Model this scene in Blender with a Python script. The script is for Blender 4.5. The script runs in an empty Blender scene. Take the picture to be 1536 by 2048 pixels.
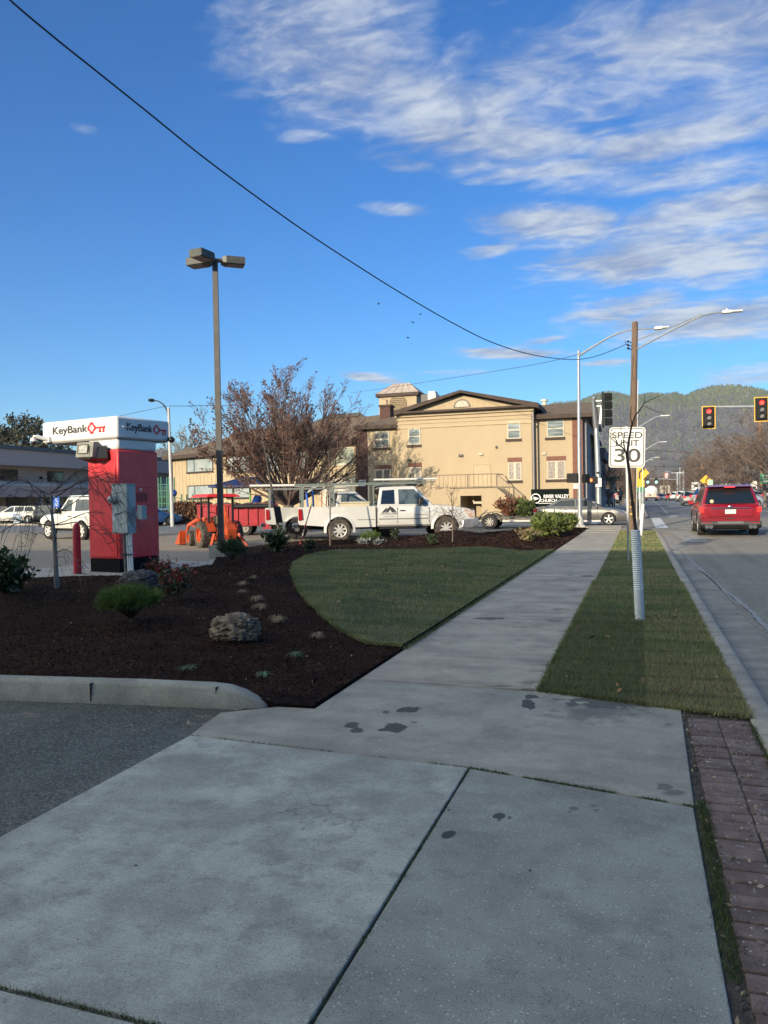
import bpy, bmesh, math, random
import numpy as np
from mathutils import Vector, Matrix, noise as mnoise
# ------------------------------------------------------------------ frame
# world frame: X across the road (right), Y along the road, Z up; camera stands on the sidewalk
FPX = 1536.0; CH = 1.48
HEAD = math.radians(18.281)                       # camera looks this much left of +Y
_p = math.atan((1024 - 1002) / FPX); _rr = math.radians(1.0)
_fw = Vector((-math.sin(HEAD), math.cos(HEAD), 0)); _rt = Vector((math.cos(HEAD), math.sin(HEAD), 0)); _up = Vector((0, 0, 1))
CF = _fw * math.cos(_p) - _up * math.sin(_p)
U0 = _fw * math.sin(_p) + _up * math.cos(_p)
CR = _rt * math.cos(_rr) - U0 * math.sin(_rr)
CU = U0 * math.cos(_rr) + _rt * math.sin(_rr)
CAM = Vector((0, 0, CH))
scene = bpy.context.scene
# ------------------------------------------------------------------ camera
cd = bpy.data.cameras.new('camera'); cam = bpy.data.objects.new('camera', cd); scene.collection.objects.link(cam)
cd.sensor_fit = 'HORIZONTAL'; cd.sensor_width = 36; cd.lens = 36; cd.clip_end = 9000; cd.clip_start = 0.05
m = Matrix.Identity(4)
for i in range(3):
    m[i][0] = CR[i]; m[i][1] = CU[i]; m[i][2] = -CF[i]; m[i][3] = CAM[i]
cam.matrix_world = m
scene.camera = cam
scene.render.resolution_x = 768; scene.render.resolution_y = 1024
scene.view_settings.view_transform = 'Standard'; scene.view_settings.look = 'None'
scene.view_settings.gamma = 1.0
scene.view_settings.exposure = 1.0
# ------------------------------------------------------------------ sun and sky
SUN_EL = math.radians(16.0); SUN_AZ = math.radians(13.0)   # light travels 13 deg right of +Y
sl = bpy.data.lights.new('sun', 'SUN'); sun = bpy.data.objects.new('sun', sl); scene.collection.objects.link(sun)
sl.energy = 2.8; sl.angle = math.radians(0.5); sl.color = (1.0, 0.85, 0.64)
ld = Vector((math.sin(SUN_AZ) * math.cos(SUN_EL), math.cos(SUN_AZ) * math.cos(SUN_EL), -math.sin(SUN_EL)))
sun.rotation_euler = ld.to_track_quat('-Z', 'Y').to_euler()

def ray(px, py):
    return CF * FPX + CR * (px - 768) - CU * (py - 1024)
def azel(px, py):
    r = ray(px, py).normalized()
    return math.atan2(r.x, r.y), math.asin(r.z)

world = bpy.data.worlds.new('World'); scene.world = world; world.use_nodes = True
wn = world.node_tree; wn.nodes.clear()
def N(t, ty, **kw):
    n = t.nodes.new(ty)
    for k, v in kw.items():
        setattr(n, k, v)
    return n
def mth(t, op, a, b=None, c=None, clamp=False):
    n = t.nodes.new('ShaderNodeMath'); n.operation = op; n.use_clamp = clamp
    for i, x in enumerate((a, b, c)):
        if x is None: continue
        if isinstance(x, (int, float)): n.inputs[i].default_value = x
        else: t.links.new(x, n.inputs[i])
    return n.outputs[0]
def smooth(t, x, lo, hi, a=0.0, b=1.0):
    n = t.nodes.new('ShaderNodeMapRange'); n.interpolation_type = 'SMOOTHSTEP'
    t.links.new(x, n.inputs[0])
    n.inputs[1].default_value = lo; n.inputs[2].default_value = hi; n.inputs[3].default_value = a; n.inputs[4].default_value = b
    return n.outputs[0]
def mixc(t, f, a, b, mode='MIX'):
    n = t.nodes.new('ShaderNodeMix'); n.data_type = 'RGBA'; n.blend_type = mode
    for idx, x in ((0, f), (6, a), (7, b)):
        if isinstance(x, (int, float)): n.inputs[idx].default_value = x
        elif isinstance(x, (tuple, list)): n.inputs[idx].default_value = (*x[:3], 1)
        else: t.links.new(x, n.inputs[idx])
    return n.outputs[2]
def build_sky():
    t = wn
    out = N(t, 'ShaderNodeOutputWorld'); bg = N(t, 'ShaderNodeBackground')
    sky = N(t, 'ShaderNodeTexSky'); sky.sky_type = 'NISHITA'; sky.sun_disc = False
    sky.sun_elevation = SUN_EL; sky.sun_rotation = math.pi + SUN_AZ
    sky.air_density = 1.0; sky.dust_density = 0.25; sky.ozone_density = 2.2; sky.altitude = 300
    hs = N(t, 'ShaderNodeHueSaturation'); hs.inputs['Hue'].default_value = SKY_HUE; hs.inputs['Saturation'].default_value = SKY_SAT; hs.inputs['Value'].default_value = SKY_VAL
    t.links.new(sky.outputs[0], hs.inputs['Color'])
    gm = N(t, 'ShaderNodeGamma'); gm.inputs[1].default_value = 1.0; t.links.new(hs.outputs[0], gm.inputs[0]); skyc = mixc(t, 1.0, gm.outputs[0], SKY_TINT, 'MULTIPLY')
    tc = N(t, 'ShaderNodeTexCoord'); sep = N(t, 'ShaderNodeSeparateXYZ'); t.links.new(tc.outputs['Generated'], sep.inputs[0])
    az = mth(t, 'ARCTAN2', sep.outputs[0], sep.outputs[1]); el = mth(t, 'ARCSINE', sep.outputs[2])
    # plane projection: clouds lie in a layer far overhead
    zz = mth(t, 'ADD', mth(t, 'MAXIMUM', sep.outputs[2], 0.0), 0.07)
    cx = mth(t, 'DIVIDE', sep.outputs[0], zz); cy = mth(t, 'DIVIDE', sep.outputs[1], zz)
    cmb = N(t, 'ShaderNodeCombineXYZ'); t.links.new(cx, cmb.inputs[0]); t.links.new(cy, cmb.inputs[1])
    def nz(scale, detail, rough, dist, sx=1.0, sy=1.0, rot=0.0, off=0.0):
        mp = N(t, 'ShaderNodeMapping'); mp.inputs['Scale'].default_value = (sx, sy, 1); mp.inputs['Rotation'].default_value = (0, 0, rot); mp.inputs['Location'].default_value = (off, off * .7, 0)
        t.links.new(cmb.outputs[0], mp.inputs[0])
        n = N(t, 'ShaderNodeTexNoise'); n.inputs['Scale'].default_value = scale; n.inputs['Detail'].default_value = detail
        n.inputs['Roughness'].default_value = rough; n.inputs['Distortion'].default_value = dist
        t.links.new(mp.outputs[0], n.inputs['Vector']); return n.outputs['Fac']
    big = nz(1.9, 6, .55, .35, 1.0, 1.35, math.radians(-10), 3.1)
    fine = nz(4.2, 9, .62, .9, 1.0, 1.65, math.radians(-14), 1.7)
    shade = nz(2.6, 4, .5, .2, 1, 1.3, 0, 5.3)
    vf = nz(10, 8, .6, .5, 1.0, 1.5, math.radians(8), 4.4)
    wob = nz(1.6, 4, .6, .0, 1, 1, 0, 9.0); wob2 = nz(1.9, 4, .6, .0, 1, 1, 0, 19.0)
    mask = None
    for (px, py, rx, ry, s, tilt) in CLOUDS:
        a0, e0 = azel(px, py)
        cc = math.cos(e0)
        da = mth(t, 'MULTIPLY', mth(t, 'SUBTRACT', az, a0), cc); de = mth(t, 'SUBTRACT', el, e0)
        da = mth(t, 'ADD', da, mth(t, 'MULTIPLY', mth(t, 'SUBTRACT', wob, .5), rx / FPX * 1.1))
        de = mth(t, 'ADD', de, mth(t, 'MULTIPLY', mth(t, 'SUBTRACT', wob2, .5), ry / FPX * 1.1))
        c_, s_ = math.cos(tilt), math.sin(tilt)
        p1 = mth(t, 'ADD', mth(t, 'MULTIPLY', da, c_), mth(t, 'MULTIPLY', de, s_))
        p2 = mth(t, 'SUBTRACT', mth(t, 'MULTIPLY', de, c_), mth(t, 'MULTIPLY', da, s_))
        p1 = mth(t, 'DIVIDE', p1, rx / FPX); p2 = mth(t, 'DIVIDE', p2, ry / FPX)
        dd = mth(t, 'SQRT', mth(t, 'ADD', mth(t, 'MULTIPLY', p1, p1), mth(t, 'MULTIPLY', p2, p2)))
        mk = smooth(t, dd, 1.15, .15, 0, s)
        mask = mk if mask is None else mth(t, 'MAXIMUM', mask, mk)
    dens = mth(t, 'ADD', mth(t, 'ADD', mth(t, 'MULTIPLY', big, .5), mth(t, 'MULTIPLY', fine, .7)), mth(t, 'MULTIPLY', vf, .42))
    dens = mth(t, 'ADD', dens, mth(t, 'MULTIPLY', mask, .62))
    dens = smooth(t, dens, .96, 1.52)
    dens = mth(t, 'MULTIPLY', dens, smooth(t, mask, .04, .3))
    dens = mth(t, 'MULTIPLY', dens, .92)
    lit = mixc(t, smooth(t, mth(t, 'ADD', mth(t, 'ADD', mth(t, 'MULTIPLY', shade, .5), mth(t, 'MULTIPLY', fine, .4)), mth(t, 'MULTIPLY', vf, .3)), .46, .74), CLOUD_DARK, CLOUD_LIT)
    # added unseen bright cloud behind the viewer, neutral fill for the shaded ground
    vd = N(t, 'ShaderNodeVectorMath', operation='DOT_PRODUCT'); t.links.new(tc.outputs['Generated'], vd.inputs[0]); vd.inputs[1].default_value = (-.82, -.5, .28)
    bank = mth(t, 'MULTIPLY', smooth(t, vd.outputs['Value'], .37, .66), smooth(t, mth(t, 'ADD', big, mth(t, 'MULTIPLY', fine, .3)), .45, .72))
    col = mixc(t, dens, skyc, lit); col = mixc(t, bank, col, FILL_CLOUD)
    t.links.new(col, bg.inputs[0]); bg.inputs[1].default_value = SKY_STR
    t.links.new(bg.outputs[0], out.inputs[0])
SKY_STR = 0.13; SKY_TINT = (.27, .50, .69); FILL_CLOUD = (8.2, 8.5, 7.3); SKY_HUE = 0.5; SKY_SAT = 1.35; SKY_VAL = 1.0
CLOUD_DARK = (1.05, 1.35, 2.05); CLOUD_LIT = (2.6, 2.85, 3.2)
CLOUDS = [(700, 110, 340, 180, .9, -.25), (930, 250, 400, 125, .98, -.3), (1180, 170, 480, 200, .62, 0), (1100, 275, 190, 45, .95, -.25),
          (1400, 268, 300, 46, 1.0, .05), (1450, 50, 300, 120, .9, 0), (1460, 190, 260, 120, .66, .3), (1120, 338, 230, 26, .95, .05), (800, 330, 110, 30, .65, -.2),
          (1450, 420, 360, 60, 1.0, .1), (1110, 455, 230, 50, 1.0, -.1), (1330, 510, 390, 95, 1.05, -.05), (1400, 350, 260, 60, .62, 0), (980, 500, 110, 20, .85, .1),
          (780, 418, 110, 20, .75, -.1), (1420, 640, 280, 60, 1.05, 0), (1250, 615, 160, 40, .9, .2), (1020, 706, 160, 16, 1.1, -.06), (1225, 726, 100, 13, 1.0, 0), (750, 756, 90, 15, 1.0, -.15), (620, 275, 80, 20, .6, 0), (1480, 750, 150, 30, .75, 0), (1085, 682, 90, 12, .75, .1), (900, 745, 170, 12, .55, 0), (170, 258, 60, 16, .4, 0)]
build_sky()
# ------------------------------------------------------------------ helpers
col = bpy.data.collections.new('place'); scene.collection.children.link(col)
random.seed(7); rng = np.random.default_rng(7)
def ss(a, b, x):
    t = max(0.0, min(1.0, (x - a) / (b - a))); return t * t * (3 - 2 * t)
def interp(x, xs, ys): return float(np.interp(x, xs, ys))
RZX = [-50, 18, 32, 44, 85, 200, 3000]; RZZ = [-.12, -.12, -.02, .06, .5, .56, .6]
def RZ(v): return interp(v, RZX, RZZ)                     # the road rises gently beyond the crossing
def LZ(v): return interp(v, [-50, 8, 14, 30, 36, 44, 85, 3000], [-.03, -.03, -.02, -.02, .0, .06, .5, .6])
def G(px, py, z=0.0):
    r = ray(px, py); t = (z - CH) / r.z
    return CAM + r * t
def GF(px, py, f):
    z = 0.0
    for _ in range(30):
        g = G(px, py, z); z = .5 * z + .5 * f(g.x, g.y)
    return G(px, py, z)
def GR(px, py): return GF(px, py, lambda u, v: RZ(v))
def GL(px, py): return GF(px, py, lambda u, v: LZ(v))
def PY(px, py, V):
    r = ray(px, py); return CAM + r * (V / r.y)
def PL(px, py, P0, d):                                    # ray meets vertical plane through P0 with horizontal direction d
    n = Vector((d[1], -d[0], 0)); r = ray(px, py)
    t = (Vector((P0[0], P0[1], 0)) - CAM).dot(n) / r.dot(n)
    return CAM + r * t
def PD(px, py, dep):
    r = ray(px, py); return CAM + r * (dep / FPX)
# mulch bed height
def HB(u, v):
    h = .02 + .10 * ss(-2.3, -4.2, u) + .04 * math.sin(u * .9 + 1) * math.sin(v * .55) * ss(-3, -5, u)
    h += .22 * math.exp(-((u + 6.3) ** 2 / 1.2 + (v - 27.2) ** 2 / 1.5))
    h += .06 * math.exp(-((u + 8.) ** 2 / 6 + (v - 9.5) ** 2 / 5))
    return h
def GM(px, py): return GF(px, py, HB)

MATS = {}
def mat(name, c, rough=.6, metal=0.0, c2=None, scale=5.0, detail=4, bump=0.0, bscale=None, spec=.5, emit=None, estr=0, lo=.35, hi=.65, coord='Object', island=0.0, trans=0.0, coat=0.0, stretch=None, bdist=.02, fleck=None):
    if name in MATS: return MATS[name]
    mt = bpy.data.materials.new(name); mt.use_nodes = True; t = mt.node_tree
    b = t.nodes['Principled BSDF']
    b.inputs['Roughness'].default_value = rough; b.inputs['Metallic'].default_value = metal
    b.inputs['Specular IOR Level'].default_value = spec; b.inputs['Base Color'].default_value = (*c, 1)
    if coat: b.inputs['Coat Weight'].default_value = coat; b.inputs['Coat Roughness'].default_value = .06
    if emit: b.inputs['Emission Color'].default_value = (*emit, 1); b.inputs['Emission Strength'].default_value = estr
    tc = N(t, 'ShaderNodeTexCoord'); vec = tc.outputs['Object']
    if coord == 'World':
        g = N(t, 'ShaderNodeNewGeometry'); vec = g.outputs['Position']
    if stretch:
        mp = N(t, 'ShaderNodeMapping'); mp.inputs['Scale'].default_value = stretch; t.links.new(vec, mp.inputs[0]); vec = mp.outputs[0]
    cur = None
    if c2 is not None:
        n = N(t, 'ShaderNodeTexNoise'); n.inputs['Scale'].default_value = scale; n.inputs['Detail'].default_value = detail; n.inputs['Roughness'].default_value = .6
        t.links.new(vec, n.inputs['Vector']); cur = mixc(t, smooth(t, n.outputs['Fac'], lo, hi), c, c2)
    if fleck:
        fc, fs, ft = fleck
        n = N(t, 'ShaderNodeTexVoronoi'); n.inputs['Scale'].default_value = fs; t.links.new(vec, n.inputs['Vector'])
        s = N(t, 'ShaderNodeSeparateColor'); t.links.new(n.outputs['Color'], s.inputs[0])
        cur = mixc(t, mth(t, 'MULTIPLY', mth(t, 'GREATER_THAN', s.outputs[0], ft), .8), cur if cur is not None else c, fc)
    if island:
        g = N(t, 'ShaderNodeNewGeometry'); hsv = N(t, 'ShaderNodeHueSaturation')
        v = mth(t, 'MULTIPLY_ADD', g.outputs['Random Per Island'], island * 2, 1 - island)
        t.links.new(v, hsv.inputs['Value'])
        if cur is not None: t.links.new(cur, hsv.inputs['Color'])
        else: hsv.inputs['Color'].default_value = (*c, 1)
        cur = hsv.outputs[0]
    if cur is not None: t.links.new(cur, b.inputs['Base Color'])
    if bump:
        n = N(t, 'ShaderNodeTexNoise'); n.inputs['Scale'].default_value = bscale or scale * 4; n.inputs['Detail'].default_value = 6
        t.links.new(vec, n.inputs['Vector']); bp = N(t, 'ShaderNodeBump'); bp.inputs['Strength'].default_value = bump; bp.inputs['Distance'].default_value = bdist
        t.links.new(n.outputs['Fac'], bp.inputs['Height']); t.links.new(bp.outputs[0], b.inputs['Normal'])
    if trans:
        tr = N(t, 'ShaderNodeBsdfTranslucent'); mx = N(t, 'ShaderNodeMixShader'); mx.inputs[0].default_value = trans
        if cur is not None: t.links.new(cur, tr.inputs[0])
        else: tr.inputs[0].default_value = (*c, 1)
        t.links.new(b.outputs[0], mx.inputs[1]); t.links.new(tr.outputs[0], mx.inputs[2]); t.links.new(mx.outputs[0], t.nodes['Material Output'].inputs[0])
    MATS[name] = mt; return mt

def tag(o, label=None, cat=None, group=None, kind=None):
    if label: o['label'] = label
    if cat: o['category'] = cat
    if group: o['group'] = group
    if kind: o['kind'] = kind
    return o
def thing(name, label, cat, loc=(0, 0, 0), rz=0.0, group=None):
    o = bpy.data.objects.new(name, None); o.empty_display_size = .2; col.objects.link(o)
    o.matrix_basis = Matrix.Translation(Vector(loc)) @ Matrix.Rotation(rz, 4, 'Z')
    return tag(o, label, cat, group)
def chs(o): return list(o.children)
def copy_tree(o, parent=None):
    c = o.copy(); col.objects.link(c); c.parent = parent
    for ch in chs(o): copy_tree(ch, c)
    return c
def place(o, loc, rz=0.0, s=1.0):
    o.matrix_basis = Matrix.Translation(Vector(loc)) @ Matrix.Rotation(rz, 4, 'Z') @ Matrix.Scale(s, 4)
    return o

class MB:
    def __init__(s): s.v = []; s.f = []; s.mi = []; s.cur = 0
    def add(s, vs, fs):
        b = len(s.v); s.v.extend([tuple(x) for x in vs]); s.f.extend([tuple(i + b for i in f) for f in fs]); s.mi.extend([s.cur] * len(fs)); return s
    def box(s, x0, x1, y0, y1, z0, z1):
        vs = [(x, y, z) for z in (z0, z1) for y in (y0, y1) for x in (x0, x1)]
        return s.add(vs, [(0, 2, 3, 1), (4, 5, 7, 6), (0, 1, 5, 4), (2, 6, 7, 3), (0, 4, 6, 2), (1, 3, 7, 5)])
    def obox(s, c, ex, ey, ez, hx, hy, hz):
        c, ex, ey, ez = Vector(c), Vector(ex), Vector(ey), Vector(ez)
        vs = [c + ex * (hx * i) + ey * (hy * j) + ez * (hz * k) for k in (-1, 1) for j in (-1, 1) for i in (-1, 1)]
        return s.add(vs, [(0, 2, 3, 1), (4, 5, 7, 6), (0, 1, 5, 4), (2, 6, 7, 3), (0, 4, 6, 2), (1, 3, 7, 5)])
    def beam(s, a, b, w, h=None):
        a, b = Vector(a), Vector(b); d = (b - a); L = d.length; d.normalize(); h = h or w
        u = Vector((0, 0, 1)) if abs(d.z) < .95 else Vector((1, 0, 0))
        x = d.cross(u).normalized(); z = x.cross(d).normalized()
        return s.obox((a + b) / 2, x, d, z, w / 2, L / 2, h / 2)
    def tube(s, pts, rad, n=8, cap=True):
        pts = [Vector(p) for p in pts]; k = len(pts)
        if isinstance(rad, (int, float)): rad = [rad] * k
        d0 = (pts[1] - pts[0]).normalized(); u = Vector((0, 0, 1)) if abs(d0.z) < .9 else Vector((1, 0, 0))
        x = d0.cross(u).normalized(); vs = []
        for i, p in enumerate(pts):
            d = (pts[min(i + 1, k - 1)] - pts[max(i - 1, 0)])
            if d.length < 1e-9: d = d0
            d.normalize(); x = (x - d * x.dot(d))
            if x.length < 1e-6: x = d.orthogonal()
            x.normalize(); y = d.cross(x)
            for j in range(n):
                a = 2 * math.pi * j / n; vs.append(p + (x * math.cos(a) + y * math.sin(a)) * rad[i])
        fs = [(i * n + j, i * n + (j + 1) % n, (i + 1) * n + (j + 1) % n, (i + 1) * n + j) for i in range(k - 1) for j in range(n)]
        if cap: fs += [tuple(range(n - 1, -1, -1)), tuple((k - 1) * n + j for j in range(n))]
        return s.add(vs, fs)
    def cyl(s, a, b, r, n=16): return s.tube([a, b], r if not isinstance(r, (int, float)) else [r, r], n)
    def prism(s, poly, a, b, axis='Y'):
        # poly: 2D points; extruded along axis between a and b
        n = len(poly); vs = []
        for h in (a, b):
            for (p, q) in poly:
                vs.append((p, h, q) if axis == 'Y' else ((p, q, h) if axis == 'Z' else (h, p, q)))
        fs = [tuple(range(n)), tuple(range(2 * n - 1, n - 1, -1))] + [(i, i + n, (i + 1) % n + n, (i + 1) % n) for i in range(n)]
        return s.add(vs, fs)
    def quad(s, *p): return s.add(p, [tuple(range(len(p)))])
    def sphere(s, c, r, n=12, sc=(1, 1, 1), disp=None):
        vs = []; m_ = n // 2
        for i in range(m_ + 1):
            th = math.pi * i / m_
            for j in range(n):
                a = 2 * math.pi * j / n; d = Vector((math.sin(th) * math.cos(a), math.sin(th) * math.sin(a), math.cos(th)))
                k = disp(d) if disp else 1.0
                vs.append((c[0] + d.x * r * sc[0] * k, c[1] + d.y * r * sc[1] * k, c[2] + d.z * r * sc[2] * k))
        fs = [(i * n + j, (i + 1) * n + j, (i + 1) * n + (j + 1) % n, i * n + (j + 1) % n) for i in range(m_) for j in range(n)]
        return s.add(vs, fs)
    def build(s, name, mt, parent=None, world=False, ang=35, bevel=0.0, clean=True):
        vs = s.v
        if world and parent is not None:
            inv = parent.matrix_basis.inverted(); vs = [tuple(inv @ Vector(v)) for v in vs]
        me = bpy.data.meshes.new(name); me.from_pydata(vs, [], s.f); 
        for q in (mt if isinstance(mt, (list, tuple)) else [mt]):
            if q: me.materials.append(q)
        if any(s.mi): me.polygons.foreach_set('material_index', s.mi)
        if clean:
            bm = bmesh.new(); bm.from_mesh(me); bmesh.ops.recalc_face_normals(bm, faces=bm.faces); bm.to_mesh(me); bm.free()
        if ang is not None:
            me.polygons.foreach_set('use_smooth', [True] * len(me.polygons)); me.set_sharp_from_angle(angle=math.radians(ang))
        me.update(); o = bpy.data.objects.new(name, me); col.objects.link(o); o.parent = parent
        if bevel:
            b = o.modifiers.new('bevel', 'BEVEL'); b.width = bevel; b.segments = 2; b.limit_method = 'ANGLE'; b.angle_limit = math.radians(40)
        return o
def fastmesh(name, V, F, mt, parent=None, smooth_=False):
    # V (n,3) array, F (m,k) array of equal-size faces
    me = bpy.data.meshes.new(name); n = len(V); m_, k = F.shape
    me.vertices.add(n); me.vertices.foreach_set('co', V.astype(np.float32).ravel())
    me.loops.add(m_ * k); me.loops.foreach_set('vertex_index', F.astype(np.int32).ravel())
    me.polygons.add(m_); me.polygons.foreach_set('loop_start', np.arange(0, m_ * k, k, dtype=np.int32))
    me.update(calc_edges=True); me.validate()
    if smooth_: me.polygons.foreach_set('use_smooth', np.ones(m_, dtype=bool))
    me.materials.append(mt); o = bpy.data.objects.new(name, me); col.objects.link(o); o.parent = parent
    return o
def blades(name, P, H_, Wd, lean, mt, parent=None, quadtip=False):
    n = len(P); a = rng.uniform(0, 2 * math.pi, n); b = rng.uniform(0, 2 * math.pi, n)
    wx = np.stack([np.cos(a), np.sin(a), np.zeros(n)], 1) * (Wd / 2)[:, None]
    tip = P + np.stack([np.cos(b) * lean, np.sin(b) * lean, H_], 1)
    V = np.stack([P - wx, P + wx, tip], 1).reshape(-1, 3); F = np.arange(3 * n).reshape(n, 3)
    return fastmesh(name, V, F, mt, parent)
def leafmesh(name, C, size, mt, parent=None, up=.3, elong=1.8):
    # small diamond leaves with random orientation at centres C
    n = len(C); d = rng.normal(size=(n, 3)); d[:, 2] += up; d /= np.linalg.norm(d, axis=1)[:, None]
    e = rng.normal(size=(n, 3)); e -= d * (e * d).sum(1)[:, None]; e /= np.linalg.norm(e, axis=1)[:, None]
    sz = (size * rng.uniform(.6, 1.3, n))[:, None]
    V = np.stack([C, C + d * sz * elong * .5 + e * sz * .45, C + d * sz * elong, C + d * sz * elong * .5 - e * sz * .45], 1).reshape(-1, 3)
    return fastmesh(name, V, np.arange(4 * n).reshape(n, 4), mt, parent)
def text(body, size, mt, parent, origin, ex, ez, bold=0.0, ext=.003, name='lettering', align='CENTER', sx=1.0, world=True, spacing=1.0, width=None):
    cu = bpy.data.curves.new(name, 'FONT'); cu.body = body; cu.size = size; cu.extrude = ext; cu.align_x = align; cu.align_y = 'CENTER'
    cu.space_character = spacing
    tmp = bpy.data.objects.new('tmp', cu); col.objects.link(tmp)
    dg = bpy.context.evaluated_depsgraph_get(); dg.update(); me = bpy.data.meshes.new_from_object(tmp.evaluated_get(dg))
    bpy.data.objects.remove(tmp); bpy.data.curves.remove(cu)
    xs = [v.co.x for v in me.vertices]
    if width: sx = width / (max(xs) - min(xs))
    if bold:
        bm = bmesh.new(); bm.from_mesh(me); bm.transform(Matrix.Scale(sx, 4, (1, 0, 0))); base = list(bm.verts) + list(bm.edges) + list(bm.faces)
        for i, (dx, dy) in enumerate(((bold, 0), (-bold, 0), (0, bold * .6), (0, -bold * .6))):
            g = bmesh.ops.duplicate(bm, geom=base); bmesh.ops.translate(bm, verts=[q for q in g['geom'] if isinstance(q, bmesh.types.BMVert)], vec=(dx, dy, .0004 * (i + 1)))
        bm.to_mesh(me); bm.free(); sx = 1.0
    ex = Vector(ex).normalized(); ez = Vector(ez).normalized(); n = ex.cross(ez); o_ = Vector(origin)
    mm = Matrix(((ex.x * sx, ez.x, n.x, o_.x), (ex.y * sx, ez.y, n.y, o_.y), (ex.z * sx, ez.z, n.z, o_.z), (0, 0, 0, 1)))
    if world and parent is not None: mm = parent.matrix_basis.inverted() @ mm
    me.transform(mm); me.materials.clear(); me.materials.append(mt); me.name = name
    o = bpy.data.objects.new(name, me); col.objects.link(o); o.parent = parent; return o
X3 = Vector((1, 0, 0)); Y3 = Vector((0, 1, 0)); Z3 = Vector((0, 0, 1))
# ------------------------------------------------------------------ ground materials
def stains(t, pos, lst, dist):
    out = None
    for (px, py, rx, ry, s) in lst:
        c = G(px, py); ex = G(px + rx, py) - c; ey = G(px, py - ry) - c
        det = ex.x * ey.y - ex.y * ey.x
        r1 = (ey.y / det, -ey.x / det, 0); r2 = (-ex.y / det, ex.x / det, 0); q = []
        for r_ in (r1, r2):
            n = N(t, 'ShaderNodeVectorMath', operation='DOT_PRODUCT'); t.links.new(pos, n.inputs[0]); n.inputs[1].default_value = r_
            q.append(mth(t, 'SUBTRACT', n.outputs['Value'], r_[0] * c.x + r_[1] * c.y))
        d = mth(t, 'SQRT', mth(t, 'ADD', mth(t, 'MULTIPLY', q[0], q[0]), mth(t, 'MULTIPLY', q[1], q[1])))
        d = mth(t, 'ADD', d, mth(t, 'MULTIPLY', mth(t, 'SUBTRACT', dist, .5), 2.6))
        mk = smooth(t, d, 1.05, .93 if s > .5 else .4, 0, s)
        out = mk if out is None else mth(t, 'MAXIMUM', out, mk)
    return out
def concrete(name, c, c2, fleckc, stain=None, rough=.85, fl=.93, brown=None, broom=0.0, mott=.45):
    mt = bpy.data.materials.new(name); mt.use_nodes = True; t = mt.node_tree; b = t.nodes['Principled BSDF']
    b.inputs['Roughness'].default_value = rough; b.inputs['Specular IOR Level'].default_value = .25
    g = N(t, 'ShaderNodeNewGeometry'); pos = g.outputs['Position']
    def nz(sc, det=5, ro=.6, st=None):
        n = N(t, 'ShaderNodeTexNoise'); n.inputs['Scale'].default_value = sc; n.inputs['Detail'].default_value = det; n.inputs['Roughness'].default_value = ro
        v = pos
        if st: mp = N(t, 'ShaderNodeMapping'); mp.inputs['Scale'].default_value = st; t.links.new(pos, mp.inputs[0]); v = mp.outputs[0]
        t.links.new(v, n.inputs['Vector']); return n.outputs['Fac']
    base = mixc(t, smooth(t, nz(2.3, 7, .62), .36, .66), c, c2)
    dk = tuple(x * .66 for x in c)
    base = mixc(t, smooth(t, nz(1.7, 7, .7), .45, .68, 0, .9), base, dk)
    base = mixc(t, smooth(t, nz(6, 8, .7), .48, .68, 0, mott), base, tuple(x * .7 for x in c))
    grit = nz(160, 3, .7)
    base = mixc(t, smooth(t, grit, .3, .7), mixc(t, .28, base, (.05, .05, .055)), mixc(t, .16, base, (.75, .75, .75)))
    vo = N(t, 'ShaderNodeTexVoronoi'); vo.inputs['Scale'].default_value = 110; t.links.new(pos, vo.inputs['Vector'])
    s = N(t, 'ShaderNodeSeparateColor'); t.links.new(vo.outputs['Color'], s.inputs[0])
    near = mth(t, 'LESS_THAN', vo.outputs['Distance'], .38)
    base = mixc(t, mth(t, 'MULTIPLY', mth(t, 'MULTIPLY', mth(t, 'GREATER_THAN', s.outputs[0], fl), near), .4), base, fleckc)
    base = mixc(t, mth(t, 'MULTIPLY', mth(t, 'MULTIPLY', mth(t, 'GREATER_THAN', s.outputs[1], fl - .05), near), .45), base, (.05, .05, .05))
    if brown: base = mixc(t, smooth(t, nz(1.4, 6, .7, (.35, 1.6, 1)), .46, .7, 0, .7), base, brown)
    if broom: base = mixc(t, smooth(t, nz(3, 4, .7, (1.2, 60, 1)), .45, .75, 0, broom), base, tuple(x * .7 for x in c))
    wv = N(t, 'ShaderNodeVectorMath', operation='ADD'); cbx = N(t, 'ShaderNodeCombineXYZ'); t.links.new(mth(t, 'MULTIPLY', nz(2.2, 6, .65), .9), cbx.inputs[0]); t.links.new(mth(t, 'MULTIPLY', nz(2.9, 6, .65), .9), cbx.inputs[1]); t.links.new(pos, wv.inputs[0]); t.links.new(cbx.outputs[0], wv.inputs[1])
    ck = N(t, 'ShaderNodeTexVoronoi', feature='DISTANCE_TO_EDGE'); ck.inputs['Scale'].default_value = .42; t.links.new(wv.outputs[0], ck.inputs['Vector'])
    base = mixc(t, mth(t, 'MULTIPLY', smooth(t, ck.outputs['Distance'], .0012, .0002), smooth(t, nz(1.1, 3, .5), .48, .56, 0, .6)), base, (.07, .07, .065))
    if stain:
        st = stains(t, pos, stain, nz(9, 4, .6)); base = mixc(t, st, base, (.035, .04, .045))
    t.links.new(base, b.inputs['Base Color'])
    bp = N(t, 'ShaderNodeBump'); bp.inputs['Strength'].default_value = .35; bp.inputs['Distance'].default_value = .004
    t.links.new(mth(t, 'ADD', grit, mth(t, 'MULTIPLY', nz(30, 4, .6), 1.5)), bp.inputs['Height']); t.links.new(bp.outputs[0], b.inputs['Normal'])
    return mt
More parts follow.
